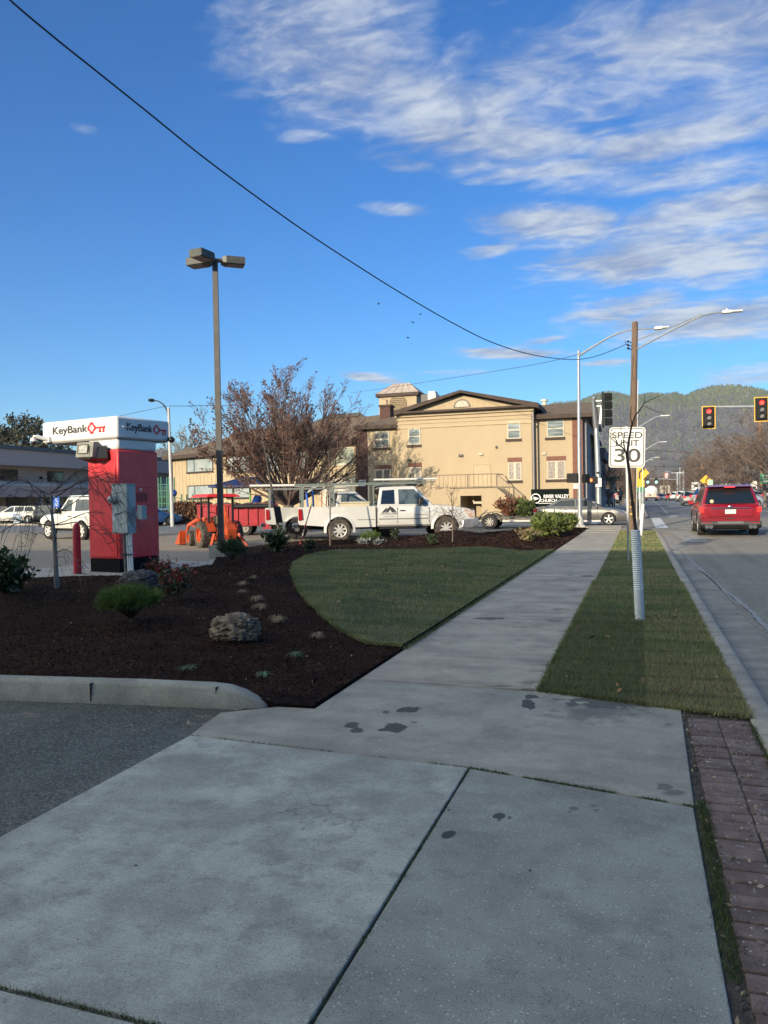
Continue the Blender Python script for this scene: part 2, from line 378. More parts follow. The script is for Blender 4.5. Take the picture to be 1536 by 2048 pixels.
ST1 = [(788, 1456, 27, 8, .85), (705, 1450, 15, 6, .8), (716, 1461, 13, 6, .8), (820, 1419, 22, 5, .85), (800, 1422, 12, 4, .8), (772, 1424, 6, 2.5, .7), (828, 1445, 7, 2.5, .5), (1062, 1393, 13, 5, .85), (1058, 1408, 12, 10, .85),
       (1240, 1402, 105, 12, .75), (1190, 1425, 110, 20, .4), (1330, 1573, 16, 6, .55), (1350, 1586, 26, 8, .5), (1320, 1568, 8, 3, .3), (1335, 1450, 12, 4, .4)]
ST2 = [(898, 1668, 16, 7, .9), (1000, 1631, 12, 5, .85), (1019, 1635, 4, 3, .7), (998, 1640, 3, 2, .7), (1147, 1617, 10, 5, .5), (1187, 1612, 8, 3, .45), (1192, 1620, 7, 3, .5), (1140, 1623, 6, 3, .5), (898, 1620, 3, 2, .7), (1060, 1741, 2.5, 2, .8)]
ST3 = [(1175, 1152, 16, 2, .6), (975, 1237, 28, 2.5, .7), (1120, 1218, 22, 3, .45), (1110, 1240, 30, 5, .35), (1075, 1342, 30, 3, .35), (1060, 1365, 30, 4, .45), (1118, 1300, 18, 3, .35), (1140, 1150, 10, 1.5, .5), (990, 1372, 30, 1.5, .6), (1060, 1378, 25, 2, .5), (1090, 1330, 14, 3, .4), (1150, 1180, 14, 2, .4), (1040, 1280, 14, 2, .35), (1050, 1254, 40, 1.5, .5), (1130, 1262, 20, 3, .35)]
mPadA = concrete('smooth_concrete', (.33, .335, .285), (.53, .54, .46), (.8, .8, .8), [(272, 1732, 4, 3, .9), (156, 1880, 2, 2, .8)], fl=.985, broom=.5, mott=.85)
mPadB = concrete('aggregate_concrete', (.26, .265, .225), (.34, .35, .30), (.85, .85, .85), ST2, fl=.94, mott=.6, broom=.2)
mPadC = concrete('driveway_concrete', (.33, .315, .245), (.42, .40, .31), (.8, .8, .8), ST1, fl=.96, brown=(.24,.22,.20))
mWalk = concrete('sidewalk_concrete', (.42, .37, .28), (.52, .46, .355), (.8, .8, .8), ST3, fl=.97, brown=(.22, .19, .17))
mKerb = concrete('kerb_concrete', (.31, .30, .235), (.43, .41, .32), (.7, .7, .7), None, fl=.94, brown=(.17, .155, .12))
mKerbR = concrete('street_kerb_concrete', (.46, .39, .29), (.56, .48, .36), (.7, .7, .7), None, fl=.97, brown=(.26, .23, .20))
mGutter = concrete('gutter_concrete', (.33, .285, .22), (.41, .36, .28), (.7, .7, .7), None, fl=.97, brown=(.17, .155, .145))
def asphalt(name, c, c2, patch=None, lines=None):
    mt = bpy.data.materials.new(name); mt.use_nodes = True; t = mt.node_tree; b = t.nodes['Principled BSDF']
    b.inputs['Roughness'].default_value = .8; b.inputs['Specular IOR Level'].default_value = .3
    g = N(t, 'ShaderNodeNewGeometry'); pos = g.outputs['Position']
    def nz(sc, det=5, ro=.6, st=None):
        n = N(t, 'ShaderNodeTexNoise'); n.inputs['Scale'].default_value = sc; n.inputs['Detail'].default_value = det; n.inputs['Roughness'].default_value = ro
        v = pos
        if st: mp = N(t, 'ShaderNodeMapping'); mp.inputs['Scale'].default_value = st; t.links.new(pos, mp.inputs[0]); v = mp.outputs[0]
        t.links.new(v, n.inputs['Vector']); return n.outputs['Fac']
    base = mixc(t, smooth(t, nz(1.1, 6, .65, (1, .35, 1)), .35, .68), c, c2)
    base = mixc(t, smooth(t, nz(.35, 6, .65), .5, .7, 0, .5), base, tuple(x * .65 for x in c))
    base = mixc(t, smooth(t, nz(130, 3, .7), .35, .7, 0, .5), base, tuple(min(1, x * 2.0) for x in c2))
    base = mixc(t, smooth(t, nz(1.4, 3, .5, (1.5, .05, 1)), .48, .68, 0, .4), base, tuple(x * .62 for x in c))
    vo = N(t, 'ShaderNodeTexVoronoi'); vo.inputs['Scale'].default_value = 95; t.links.new(pos, vo.inputs['Vector']); s = N(t, 'ShaderNodeSeparateColor'); t.links.new(vo.outputs['Color'], s.inputs[0])
    base = mixc(t, smooth(t, s.outputs[0], .55, 1, 0, .65), base, tuple(min(1, x * 2.6) for x in c2)); base = mixc(t, smooth(t, s.outputs[1], .6, 1, 0, .6), base, tuple(x * .35 for x in c))
    base = mixc(t, smooth(t, nz(4.5, 7, .7), .5, .72, 0, .5), base, tuple(x * 1.5 for x in c2))
    if patch: base = mixc(t, smooth(t, nz(1.3, 5, .7, (1, 2.2, 1)), .60, .68, 0, .7), base, patch)
    t.links.new(base, b.inputs['Base Color'])
    bp = N(t, 'ShaderNodeBump'); bp.inputs['Strength'].default_value = .6; bp.inputs['Distance'].default_value = .006
    t.links.new(nz(110, 4, .7), bp.inputs['Height']); t.links.new(bp.outputs[0], b.inputs['Normal'])
    return mt
mLane = asphalt('dark_asphalt', (.055, .06, .055), (.09, .095, .085), patch=(.24, .19, .15))
mLot = asphalt('lot_asphalt', (.17, .142, .108), (.235, .20, .15))
mRoad = asphalt('road_asphalt', (.155, .142, .118), (.225, .205, .165))
mCross = asphalt('street_asphalt', (.10, .11, .12), (.14, .145, .15))
mDirt = mat('dirt', (.055, .045, .035), .95, c2=(.10, .085, .065), scale=14, bump=.8, bscale=60, coord='World')
mEarth = mat('far_earth', (.10, .10, .06), .95, c2=(.16, .15, .10), scale=.15, coord='World')
mMulch = mat('bark_mulch', (.018, .0085, .006), .95, c2=(.040, .020, .013), scale=22, detail=8, bump=1.0, bscale=75, coord='World', bdist=.03, spec=.1)
mChip = mat('bark_chips', (.034, .016, .010), .95, island=.8, c2=(.06, .032, .02), scale=3, spec=.1)
mSod = mat('sod_base', (.06, .07, .03), .95, c2=(.11, .105, .055), scale=6, coord='World', bump=.6, bscale=80)
def grassmat(name, a, b_, c_, seam=1.0):
    mt = bpy.data.materials.new(name); mt.use_nodes = True; t = mt.node_tree; b = t.nodes['Principled BSDF']
    b.inputs['Roughness'].default_value = .7; b.inputs['Specular IOR Level'].default_value = .2
    g = N(t, 'ShaderNodeNewGeometry'); pos = g.outputs['Position']
    n = N(t, 'ShaderNodeTexNoise'); n.inputs['Scale'].default_value = 1.6; n.inputs['Detail'].default_value = 6; n.inputs['Roughness'].default_value = .65
    mp = N(t, 'ShaderNodeMapping'); mp.inputs['Scale'].default_value = (.6, 1.5, 1); t.links.new(pos, mp.inputs[0]); t.links.new(mp.outputs[0], n.inputs['Vector'])
    base = mixc(t, smooth(t, n.outputs['Fac'], .42, .58), a, b_)
    # sod rolls: .6 m x 1.5 m strips laid across, each a little different
    sp = N(t, 'ShaderNodeSeparateXYZ'); t.links.new(pos, sp.inputs[0])
    cb = N(t, 'ShaderNodeCombineXYZ')
    row = mth(t, 'FLOOR', mth(t, 'DIVIDE', sp.outputs[1], .55)); t.links.new(row, cb.inputs[1])
    t.links.new(mth(t, 'FLOOR', mth(t, 'ADD', mth(t, 'DIVIDE', sp.outputs[0], .72), mth(t, 'MULTIPLY', row, 0.0 if seam > 1 else .37))), cb.inputs[0])
    wn_ = N(t, 'ShaderNodeTexWhiteNoise'); t.links.new(cb.outputs[0], wn_.inputs['Vector'])
    base = mixc(t, mth(t, 'MULTIPLY', wn_.outputs['Value'], .75), base, c_)
    fr = mth(t, 'ABSOLUTE', mth(t, 'SUBTRACT', mth(t, 'FRACT', mth(t, 'DIVIDE', mth(t, 'ADD', sp.outputs[1], mth(t, 'MULTIPLY', n.outputs['Fac'], .08)), .55)), .5))
    base = mixc(t, smooth(t, fr, .40, .49, 0, .6), base, tuple(x * .45 for x in a))
    if seam > 1: base = mixc(t, mth(t, 'MULTIPLY', smooth(t, sp.outputs[0], .06, .03), smooth(t, sp.outputs[1], 11, 9.5, 0, .5)), base, (.035, .06, .018))
    hsv = N(t, 'ShaderNodeHueSaturation'); t.links.new(base, hsv.inputs['Color'])
    t.links.new(mth(t, 'MULTIPLY_ADD', g.outputs['Random Per Island'], 1.0, .5), hsv.inputs['Value'])
    t.links.new(hsv.outputs[0], b.inputs['Base Color'])
    return mt
mGrass = grassmat('turf_blades', (.11, .17, .06), (.22, .25, .09), (.32, .29, .14))
mGrassW = grassmat('verge_turf_blades', (.10, .17, .05), (.22, .24, .09), (.34, .30, .15), 2)
mWhitePaint = mat('road_paint', (.62, .62, .6), .7, c2=(.32, .32, .31), scale=6, lo=.45, hi=.7, coord='World')
mFaded = mat('worn_paint', (.36, .35, .32), .8, c2=(.2, .2, .19), scale=5, lo=.4, hi=.65, coord='World')
# ------------------------------------------------------------------ setting
def sheet(name, xs, ys, zf, mt, kind='structure'):
    vs = [(x, y, zf(x, y)) for y in ys for x in xs]; nx = len(xs)
    fs = [(j * nx + i, j * nx + i + 1, (j + 1) * nx + i + 1, (j + 1) * nx + i) for j in range(len(ys) - 1) for i in range(nx - 1)]
    o = MB().add(vs, fs).build(name, mt, ang=None); tag(o, kind=kind); return o
YS = [-60, 0, 8, 14, 18, 25, 30, 32, 36, 44, 60, 85, 120, 200]
sheet('ground', [-7000, -800, -100, 100, 800, 7000], [-1200, -200, -60, 0, 18, 32, 44, 85, 200, 800, 3000, 7000], lambda x, y: RZ(y) - .25, mEarth)
sheet('parking_lot', [-140, -60, -30, -2.76], [-60, 0, 5.4, 8, 14, 36], lambda x, y: LZ(y), mLot)
sheet('driveway', [-30, -2.755], [-60, 0, 5.3], lambda x, y: LZ(y) + .004, mLane)
sheet('cross_street', [-140, -60, -30, -2.2], [36, 40, 44, 47.5], lambda x, y: LZ(y) + (.004 if y > 36 else .004), mCross)
sheet('road', [.6, 4, 9, 16.5], [-60, 0, 10, 18, 25, 32, 36], lambda x, y: RZ(y), mRoad)
sheet('crossing', [-2.2, .6, 9, 16.5], [36, 40, 44, 50.5], lambda x, y: RZ(y) + .002, mRoad)
sheet('crossing', [16.5, 40, 90], [36.4, 40, 44, 50], lambda x, y: RZ(y) + .002, mRoad)
sheet('far_road', [.6, 9, 16.5], [50.5, 60, 85, 120, 200, 900], lambda x, y: RZ(y), mCross)
sheet('church_ground', [-140, -60, -30, -12, -4.2], [47.5, 60, 85, 120, 200], lambda x, y: RZ(y) + .1, mat('church_grass', (.06, .075, .03), .9, c2=(.14, .13, .07), scale=.6, coord='World'))
sheet('far_sidewalk', [-4.2, -1.0], [47.5, 60, 85, 120, 300], lambda x, y: RZ(y) + .1, mWalk)
sheet('far_verge', [-1.0, .45], [50.5, 60, 85, 120, 300], lambda x, y: RZ(y) + .1, mat('verge_grass', (.10, .11, .045), .9, c2=(.18, .16, .08), scale=1.5, coord='World'))
sheet('opposite_verge', [16.65, 18.5, 90], [-60, 0, 18, 32, 36.2], lambda x, y: RZ(y) + .12, MATS['verge_grass'])
sheet('opposite_verge', [16.65, 18.5, 90], [50.2, 60, 85, 120, 200, 400], lambda x, y: RZ(y) + .12, MATS['verge_grass'])
# far kerbs
k = MB()
for (x0, x1, y0, y1) in ((.45, .6, 50.5, 300), (-140, -4.3, 47.35, 47.5), (16.5, 16.65, -60, 36), (16.5, 16.65, 50.4, 400)):
    n = max(1, int((y1 - y0) / 10))
    for i in range(n):
        a = y0 + (y1 - y0) * i / n; b_ = y0 + (y1 - y0) * (i + 1) / n
        k.add([(x0, a, RZ(a) - .1), (x1, a, RZ(a) - .1), (x1, b_, RZ(b_) - .1), (x0, b_, RZ(b_) - .1), (x0, a, RZ(a) + .13), (x1, a, RZ(a) + .13), (x1, b_, RZ(b_) + .13), (x0, b_, RZ(b_) + .13)], [(4, 5, 6, 7), (1, 2, 6, 5), (0, 4, 7, 3), (0, 1, 5, 4)])
for i in range(10):   # corner return beyond the crossing
    a0 = math.pi / 2 * i / 10; a1 = math.pi / 2 * (i + 1) / 10; cx, cy, r0, r1 = -2.4, 50.5, 2.85, 3.0
    P = [(cx + r * math.cos(a) , cy - r * math.sin(a) * 1.0, z) for z in (-.0, RZ(50) + .13) for a, r in ((a0, r0), (a0, r1), (a1, r1), (a1, r0))]
    k.add(P, [(4, 5, 6, 7), (1, 2, 6, 5)])
tag(k.build('far_kerb', mKerbR, ang=None), kind='structure')
cg = MB(); cg.add([(-2.4, 50.5, RZ(50) + .12)] + [(-2.4 + 2.86 * math.cos(a), 50.5 - 2.86 * math.sin(a), RZ(50) + .12) for a in [math.pi / 2 * i / 10 for i in range(11)]], [(0, i, i + 1) for i in range(1, 11)])
tag(cg.build('corner_verge', MATS['verge_grass'], ang=None), kind='structure')
# street kerb + gutter on our side
k = MB()
seg = [(-8, 2.2), (2.21, 5.2), (5.21, 8.2), (8.21, 11.2), (11.21, 14.2), (14.21, 17.2), (17.21, 20.2), (20.21, 23.2), (23.21, 26.2), (26.21, 29.2), (29.21, 32.2), (32.21, 34.5)]
for a, b_ in seg:
    n = 6
    prof = [(.69, -.3), (.69, -.004), (.705, .0), (.84, -.002), (.865, -.02), (.885, -.10)]
    for i in range(n):
        y0 = a + (b_ - a) * i / n; y1 = a + (b_ - a) * (i + 1) / n
        def ring(y):
            dz = RZ(y) + .12 if y > 18 else 0
            return [(px_, y, (z if z > -.01 else (z + dz if z > -.2 else z)) if q < 4 else min(z + dz, .0 - (.02 if q == 4 else .03))) for q, (px_, z) in enumerate(prof)]
        A, B = ring(y0), ring(y1)
        k.add(A + B, [(q, q + 1, q + 7, q + 6) for q in range(5)])
    k.add([(x, a, z) for x, z in prof] , [tuple(range(6))]); k.add([(x, b_, z) for x, z in prof], [tuple(range(6))])
# rounded kerb at the corner
for i in range(8):
    a0 = math.pi / 2 * i / 8; a1 = math.pi / 2 * (i + 1) / 8; cx, cy = -.4, 34.5
    P = []
    for z in (-.25, .0):
        for a, r in ((a0, 1.09), (a0, 1.27), (a1, 1.27), (a1, 1.09)): P.append((cx + r * math.cos(a), cy + r * math.sin(a), z))
    k.add(P, [(4, 5, 6, 7), (1, 2, 6, 5)])
tag(k.build('kerb', mKerbR, ang=50), kind='structure')
sheet('gutter', [.88, 1.30], [-8, 0, 10, 18, 25, 32, 35.5], lambda x, y: RZ(y) + .004 + (.02 if x > 1 else 0) * 0, mGutter)
sheet('soil', [-2.752, .69], [-6, 2, 34.4], lambda x, y: -.014, mDirt)
# concrete pads and sidewalk slabs
def slab(name, poly, mt, z=0.0, h=.12):
    o = MB().prism([(p[0], p[1]) for p in poly], z - h, z, 'Z').build(name, mt, ang=None, bevel=.006); tag(o, kind='structure'); return o
slab('concrete_pad', [(-2.74, 1.87), (-.905, 1.845), (-.905, 4.14), (-2.74, 4.255)], mPadA, .002)
slab('concrete_pad', [(-.893, 1.2), (.235, 1.2), (.235, 3.90), (-.893, 4.138)], mPadB, 0)
slab('concrete_pad', [(-2.74, 1.0), (-.905, .98), (-.905, 1.83), (-2.74, 1.855)], mPadA, .0)
slab('concrete_pad', [(-2.74, -6), (.235, -6), (.235, .975), (-2.74, .985)], mPadA, .0)
slab('concrete_pad', [(-2.75, 4.268), (-.9, 4.152), (.24, 3.915), (.27, 5.74), (-.70, 5.93), (-2.22, 5.97), (-2.22, 5.05), (-2.5, 5.03), (-2.83, 4.78)], mPadC, .0)
y = 5.985; i = 0
while y < 40.2:
    L = 1.52
    slab('sidewalk', [(-2.22, y), (-.735, y), (-.735, min(y + L - .01, 40.3)), (-2.22, min(y + L - .01, 40.3))], mWalk, .0 + (.06 * ss(30, 40, y)))
    y += L; i += 1
slab('sidewalk', [(-.73, 35.3), (-.1, 35.9), (-.73, 36.4)], mWalk, .05)
slab('sidewalk', [(-5.0, 38.2), (-2.225, 38.2), (-2.225, 40.3), (-5.0, 40.3)], mWalk, .055)
slab('kiosk_island', [(-13.6, 13.2), (-9.6, 12.6), (-9.2, 17.0), (-13.2, 17.6)], concrete('island_concrete', (.40, .385, .35), (.5, .48, .43), (.7, .7, .7), None, fl=.97, brown=(.28, .25, .2)), .015, .2)
# moss and weeds along the joints
moss = []
def mossline(a, b_, n, w=.012, p=1.0):
    for _ in range(n):
        t_ = rng.random()
        if mnoise.noise(Vector((t_ * 6 * p, a[0], 3))) < -.15: continue
        moss.append((a[0] + (b_[0] - a[0]) * t_ + rng.normal() * w, a[1] + (b_[1] - a[1]) * t_ + rng.normal() * w, -.004))
mossline((-.9, 4.145), (.24, 3.905), 2600, .008); mossline((-2.74, 4.26), (-.9, 4.15), 900, .006, 2); mossline((-.895, 1.2), (-.895, 4.13), 1200, .006, 2); mossline((-2.74, 1.86), (-.9, 1.84), 1600, .006); mossline((.255, 1.6), (.275, 4.0), 5200, .018, .6); mossline((.67, 3.0), (.68, 5.4), 2200, .014, 1)
moss = np.array(moss)
blades('moss', moss, rng.uniform(.004, .02, len(moss)), np.full(len(moss), .003), .006, mat('moss_green', (.05, .085, .018), .9, island=.5))['kind'] = 'stuff'
# brick pavers
bk = MB(); yy = -1.0
mBrick = mat('paver_brick', (.14, .092, .08), .9, c2=(.21, .15, .13), scale=9, bump=.5, bscale=90, coord='World', island=.18, fleck=((.5, .48, .48), 130, .985))
while yy < 5.45:
    for c_ in range(2):
        x0 = .298 + c_ * .192 + rng.normal() * .002; jit = rng.normal() * .0025; zj = -.006 + rng.normal() * .002
        y0 = yy + c_ * .012 + jit - .04 * (x0 - .3)
        bk.box(x0, x0 + .184, y0 + .004, y0 + .094, -.06, zj)
    yy += .1
tag(bk.build('brick_paving', mBrick, ang=None, bevel=.006), kind='structure')
# mulch bed
BED = [(-2.235, 5.05), (-2.5, 5.03), (-2.62, 5.06), (-2.85, 5.12), (-3.06, 5.11), (-3.61, 5.06), (-4.9, 4.89), (-13.5, 3.92), (-14, 10.2), (-11.5, 11.6), (-10.3, 12.65), (-9.55, 12.75), (-9.3, 15.5), (-10.4, 17.6), (-11.4, 19.4), (-11.6, 22.5), (-11.3, 25.0), (-9.9, 26.6), (-8, 28.4), (-6.6, 30.6), (-6.0, 32.6), (-5.3, 33.3), (-5.0, 36), (-4.6, 38.0), (-2.235, 38.0)]
def inpoly(x, y, P):
    r = False; n = len(P)
    for i in range(n):
        x1, y1 = P[i]; x2, y2 = P[(i + 1) % n]
        if (y1 > y) != (y2 > y) and x < (x2 - x1) * (y - y1) / (y2 - y1) + x1: r = not r
    return r
def polyfill(P, zf, name, mt, step=.35):
    bm = bmesh.new(); Q = []
    for i, p in enumerate(P):
        q = P[(i + 1) % len(P)]; L = math.hypot(q[0] - p[0], q[1] - p[1]); n = max(1, int(L / step))
        for k_ in range(n): Q.append((p[0] + (q[0] - p[0]) * k_ / n, p[1] + (q[1] - p[1]) * k_ / n))
    from mathutils.geometry import delaunay_2d_cdt
    xs = [q[0] for q in Q]; ys = [q[1] for q in Q]; pts = [Vector(q) for q in Q]; nb = len(pts)
    y_ = min(ys) + step / 2
    while y_ < max(ys):
        x_ = min(xs) + step / 2
        while x_ < max(xs):
            if inpoly(x_, y_, P): pts.append(Vector((x_ + random.uniform(-.1, .1) * step, y_ + random.uniform(-.1, .1) * step)))
            x_ += step
        y_ += step
    vs, es, fs, _, _, _ = delaunay_2d_cdt(pts, [(i, (i + 1) % nb) for i in range(nb)], [], 1, 1e-5)
    V = [(v.x, v.y, zf(v.x, v.y)) for v in vs]
    o = MB().add(V, [tuple(f) for f in fs]).build(name, mt, ang=180)
    return o
def HBn(u, v): return HB(u, v) + .012 * mnoise.noise(Vector((u * 4, v * 4, 0))) + .006 * mnoise.noise(Vector((u * 14, v * 14, 0)))
_t = mMulch.node_tree; _b = _t.nodes['Principled BSDF']; _l = _b.inputs['Base Color'].links[0].from_socket; _g = N(_t, 'ShaderNodeNewGeometry'); _n = N(_t, 'ShaderNodeTexNoise'); _n.inputs['Scale'].default_value = .7; _n.inputs['Detail'].default_value = 5; _t.links.new(_g.outputs['Position'], _n.inputs['Vector'])
_t.links.new(mixc(_t, smooth(_t, _n.outputs['Fac'], .46, .62, 0, .8), _l, (.008, .0045, .004)), _b.inputs['Base Color'])   # damp darker patches
tag(polyfill(BED, HBn, 'mulch_bed', mMulch, .16), kind='structure')
bs = MB()      # soil skirt under the edge of the bed
n = len(BED)
bs.add([(x, y_, -.1) for x, y_ in BED] + [(x, y_, HBn(x, y_)) for x, y_ in BED], [(i, (i + 1) % n, n + (i + 1) % n, n + i) for i in range(n)])
tag(bs.build('mulch_edge', mMulch, ang=None), kind='structure')
LAWN = [(G(px, py, .08).x, G(px, py, .08).y) for px, py in ((590, 1130), (583, 1150), (590, 1168), (602, 1192), (622, 1216), (650, 1240), (690, 1262), (735, 1279), (810, 1294))]
LAWN = LAWN[:-1] + [(-2.232, 7.3), (-2.232, 21.8)] + [(G(px, py, .06).x, G(px, py, .06).y) for px, py in ((1040, 1103), (960, 1101), (850, 1102), (740, 1103), (680, 1105), (640, 1110), (610, 1118))]
def HL(u, v): return HB(u, v) + .03
tag(polyfill(LAWN, HL, 'lawn_soil', mSod, .4), kind='structure')
VERGE = [(-.73, 5.95), (-.35, 5.90), (.2, 5.73), (.69, 5.56), (.685, 34.4), (-.1, 35.2), (-.72, 35.0)]
tag(polyfill(VERGE, lambda u, v: .012, 'verge_soil', mSod, .5), kind='structure')
def scatter(P, dens, zf):
    xs = [p[0] for p in P]; ys = [p[1] for p in P]; x0, x1, y0, y1 = min(xs), max(xs), min(ys), max(ys)
    n = int((x1 - x0) * (y1 - y0) * dens(0, 0, True)); X = rng.uniform(x0, x1, n); Y = rng.uniform(y0, y1, n); K = rng.random(n); out = []
    mx = dens(0, 0, True)
    for x, y_, k_ in zip(X, Y, K):
        if k_ * mx < dens(x, y_, False) and inpoly(x, y_, P): out.append((x, y_, zf(x, y_)))
    return np.array(out)
lp = scatter(LAWN, lambda x, y_, m_: 3200 if m_ else 3200 * min(1, (9.5 / y_) ** 1.6), HL)
d_ = np.maximum(1, lp[:, 1] / 9)
tag(blades('grass', lp, rng.uniform(.02, .045, len(lp)), .0045 * d_, .018, mGrass), kind='stuff')
vp = scatter(VERGE, lambda x, y_, m_: 11000 if m_ else 11000 * min(1, (6.8 / y_) ** 2.0), lambda x, y_: .002)
d_ = np.maximum(1, vp[:, 1] / 6.5)
tag(blades('grass', vp, rng.uniform(.02, .05, len(vp)), .0036 * d_, .02, mGrassW), kind='stuff')
def edgeblades(a, b_, n, z, sd=.02):
    f = rng.random(n)[:, None]; P = np.array([*a, z]) * (1 - f) + np.array([*b_, z]) * f; P[:, :2] += rng.normal(size=(n, 2)) * sd; return P
eb = np.concatenate([edgeblades((-.735, 5.95), (.69, 5.56), 3000, .0), edgeblades((-.735, 5.95), (-.735, 14), 5000, .0, .014), edgeblades((.69, 5.6), (.69, 14), 4000, .0, .014)])
tag(blades('grass', eb, rng.uniform(.015, .05, len(eb)), np.full(len(eb), .0045), .03, mGrassW), kind='stuff')
eb = np.concatenate([edgeblades(LAWN[i], LAWN[i + 1], 900 if i < 8 else 9000, .10 if i < 9 else .06, .02) for i in range(9)]); eb[:, 2] = [HB(p[0], p[1]) + .01 if p[0] < -2.25 else .0 for p in eb]
tag(blades('grass', eb, rng.uniform(.02, .05, len(eb)), np.full(len(eb), .006), .03, mGrass), kind='stuff')
fl_ = [(rng.uniform(-.68, .62), 6 + 9 * rng.random() ** 1.5, .045) for _ in range(26)] + [(rng.uniform(-4.5, -2.4), rng.uniform(8.5, 17), 0) for _ in range(26)]
fl_ = [(x, y_, z if z else HB(x, y_) + .07) for x, y_, z in fl_ if z or inpoly(x, y_, LAWN)]
tag(leafmesh('fallen_leaves', np.array(fl_), .045, mat('fallen_leaf', (.26, .16, .08), .8, island=.5), up=.4), kind='stuff')
# mulch chips
cp = scatter(BED, lambda x, y_, m_: 2200 if m_ else 2200 * min(1, (7.5 / max(y_, 1)) ** 2), HBn)
keep = np.array([not inpoly(p[0], p[1], LAWN) for p in cp]); cp = cp[keep]
n = len(cp); a = rng.uniform(0, math.pi, n); L = rng.uniform(.004, .017, n) * np.maximum(1, cp[:, 1] / 9); w = rng.uniform(.002, .005, n) * np.maximum(1, cp[:, 1] / 9)
dx = np.stack([np.cos(a), np.sin(a), rng.normal(size=n) * .35], 1) * L[:, None]; dy = np.stack([-np.sin(a), np.cos(a), rng.normal(size=n) * .35], 1) * w[:, None]
c0 = cp + np.array([0, 0, .007]); V = np.stack([c0 - dx - dy, c0 + dx - dy, c0 + dx + dy, c0 - dx + dy], 1).reshape(-1, 3)
tag(fastmesh('bark_chips', V, np.arange(4 * n).reshape(n, 4), mChip), kind='stuff')
# pale flecks and bits of litter on bed, turf and dirt strip
lit = []
for _ in range(260):
    x = rng.uniform(-9, -2.4); y_ = rng.uniform(5.3, 16)
    if inpoly(x, y_, BED): lit.append((x, y_, HB(x, y_) + .02 + (.03 if inpoly(x, y_, LAWN) else 0)))
for _ in range(60): lit.append((rng.uniform(-.6, .6), rng.uniform(6, 16), .04))
for _ in range(240): lit.append((rng.uniform(.24, .66), rng.uniform(2, 5.6), .0))
for _ in range(70): lit.append((rng.uniform(.9, 2.2), rng.uniform(6, 30), RZ(15) + .01))
for _ in range(60): lit.append((rng.uniform(-3.6, -2.7), rng.uniform(4.0, 5.3), -.02 if rng.random() < .7 else .01))
tag(leafmesh('litter', np.array(lit), .014, mat('dry_litter', (.32, .27, .2), .9, island=.6), up=-.2), kind='stuff')
# dirt crumbs beside the pavers
cr = MB()
for _ in range(500):
    y_ = rng.uniform(2, 5.6); x = .27 + abs(rng.normal()) * .03 + (.05 * rng.random() if y_ > 4.6 else 0)
    cr.sphere((x, y_, -.012), rng.uniform(.003, .010), 5)
tag(cr.build('dirt_crumbs', mDirt, ang=None), kind='stuff')
# near kerb of the bed with its tapered end
kb = MB(); st = []
for x, y_, h, w in ((-13.5, 3.92, .135, .165), (-4.9, 4.89, .135, .165), (-3.61, 5.06, .135, .165), (-3.06, 5.115, .13, .165), (-2.92, 5.13, .118, .165), (-2.80, 5.125, .092, .15), (-2.70, 5.11, .055, .12), (-2.62, 5.08, .02, .07), (-2.59, 5.06, .0, .03)):
    nrm = Vector((.115, -.993, 0)); B = Vector((x, y_, 0)); q = .03 * h / .135
    st.append([B + Z3 * -.1, B + Z3 * (h - .012), B + nrm * .012 + Z3 * h, B + nrm * (w - q) + Z3 * (h - .003), B + nrm * (w - q * .2) + Z3 * (h - q * .8), B + nrm * (w + .015) + Z3 * (-.035), B + nrm * (w + .015) + Z3 * -.1])
# resample for a slightly irregular face
ks = []
for i in range(len(st) - 1):
    nseg = max(2, int((st[i + 1][0] - st[i][0]).length / .08))
    for k_ in range(nseg):
        t_ = k_ / nseg; ks.append([a.lerp(b_, t_) for a, b_ in zip(st[i], st[i + 1])])
ks.append(st[-1])
for r_ in ks:
    for q in range(1, 6):
        v = r_[q]; nn = mnoise.noise(v * 6) * .004 + mnoise.noise(v * 23) * .0025; r_[q] = v + Vector((0, -1, .6)) * nn
V = [v for r_ in ks for v in r_]; m_ = 7
kb.add(V, [(i * m_ + q, i * m_ + q + 1, (i + 1) * m_ + q + 1, (i + 1) * m_ + q) for i in range(len(ks) - 1) for q in range(m_ - 1)] + [tuple(range((len(ks) - 1) * m_, len(ks) * m_))])
tag(kb.build('bed_kerb', mKerb, ang=50), kind='structure')
kj = MB()
for x in (-3.98, -2.97):
    y_ = 4.89 + .131 * (x + 4.9) - .165; kj.box(x - .0025, x + .0025, y_ - .017, y_ + .02, .05 if x > -3 else -.01, .128)
tag(kj.build('kerb_joint', mDirt, ang=None), kind='structure')
# flush kerb along the back of the bed
bkp = BED[9:21]; kb = MB()
for i in range(len(bkp) - 1):
    a, b_ = Vector((*bkp[i], 0)), Vector((*bkp[i + 1], 0)); t_ = (b_ - a).normalized(); nr = Vector((-t_.y, t_.x, 0)); b_ = b_ - t_ * .008
    top = .06
    P = [a - nr * 0, a + nr * .18, b_ + nr * .18, b_]
    kb.add([(p.x, p.y, -.1) for p in P] + [(p.x, p.y, LZ(p.y) + top + .02) for p in P], [(4, 5, 6, 7), (1, 2, 6, 5), (0, 4, 7, 3), (0, 1, 5, 4), (2, 3, 7, 6)])
tag(kb.build('bed_kerb', mat('pale_kerb', (.45, .42, .36), .9, c2=(.3, .28, .24), scale=3, coord='World'), ang=None), kind='structure')
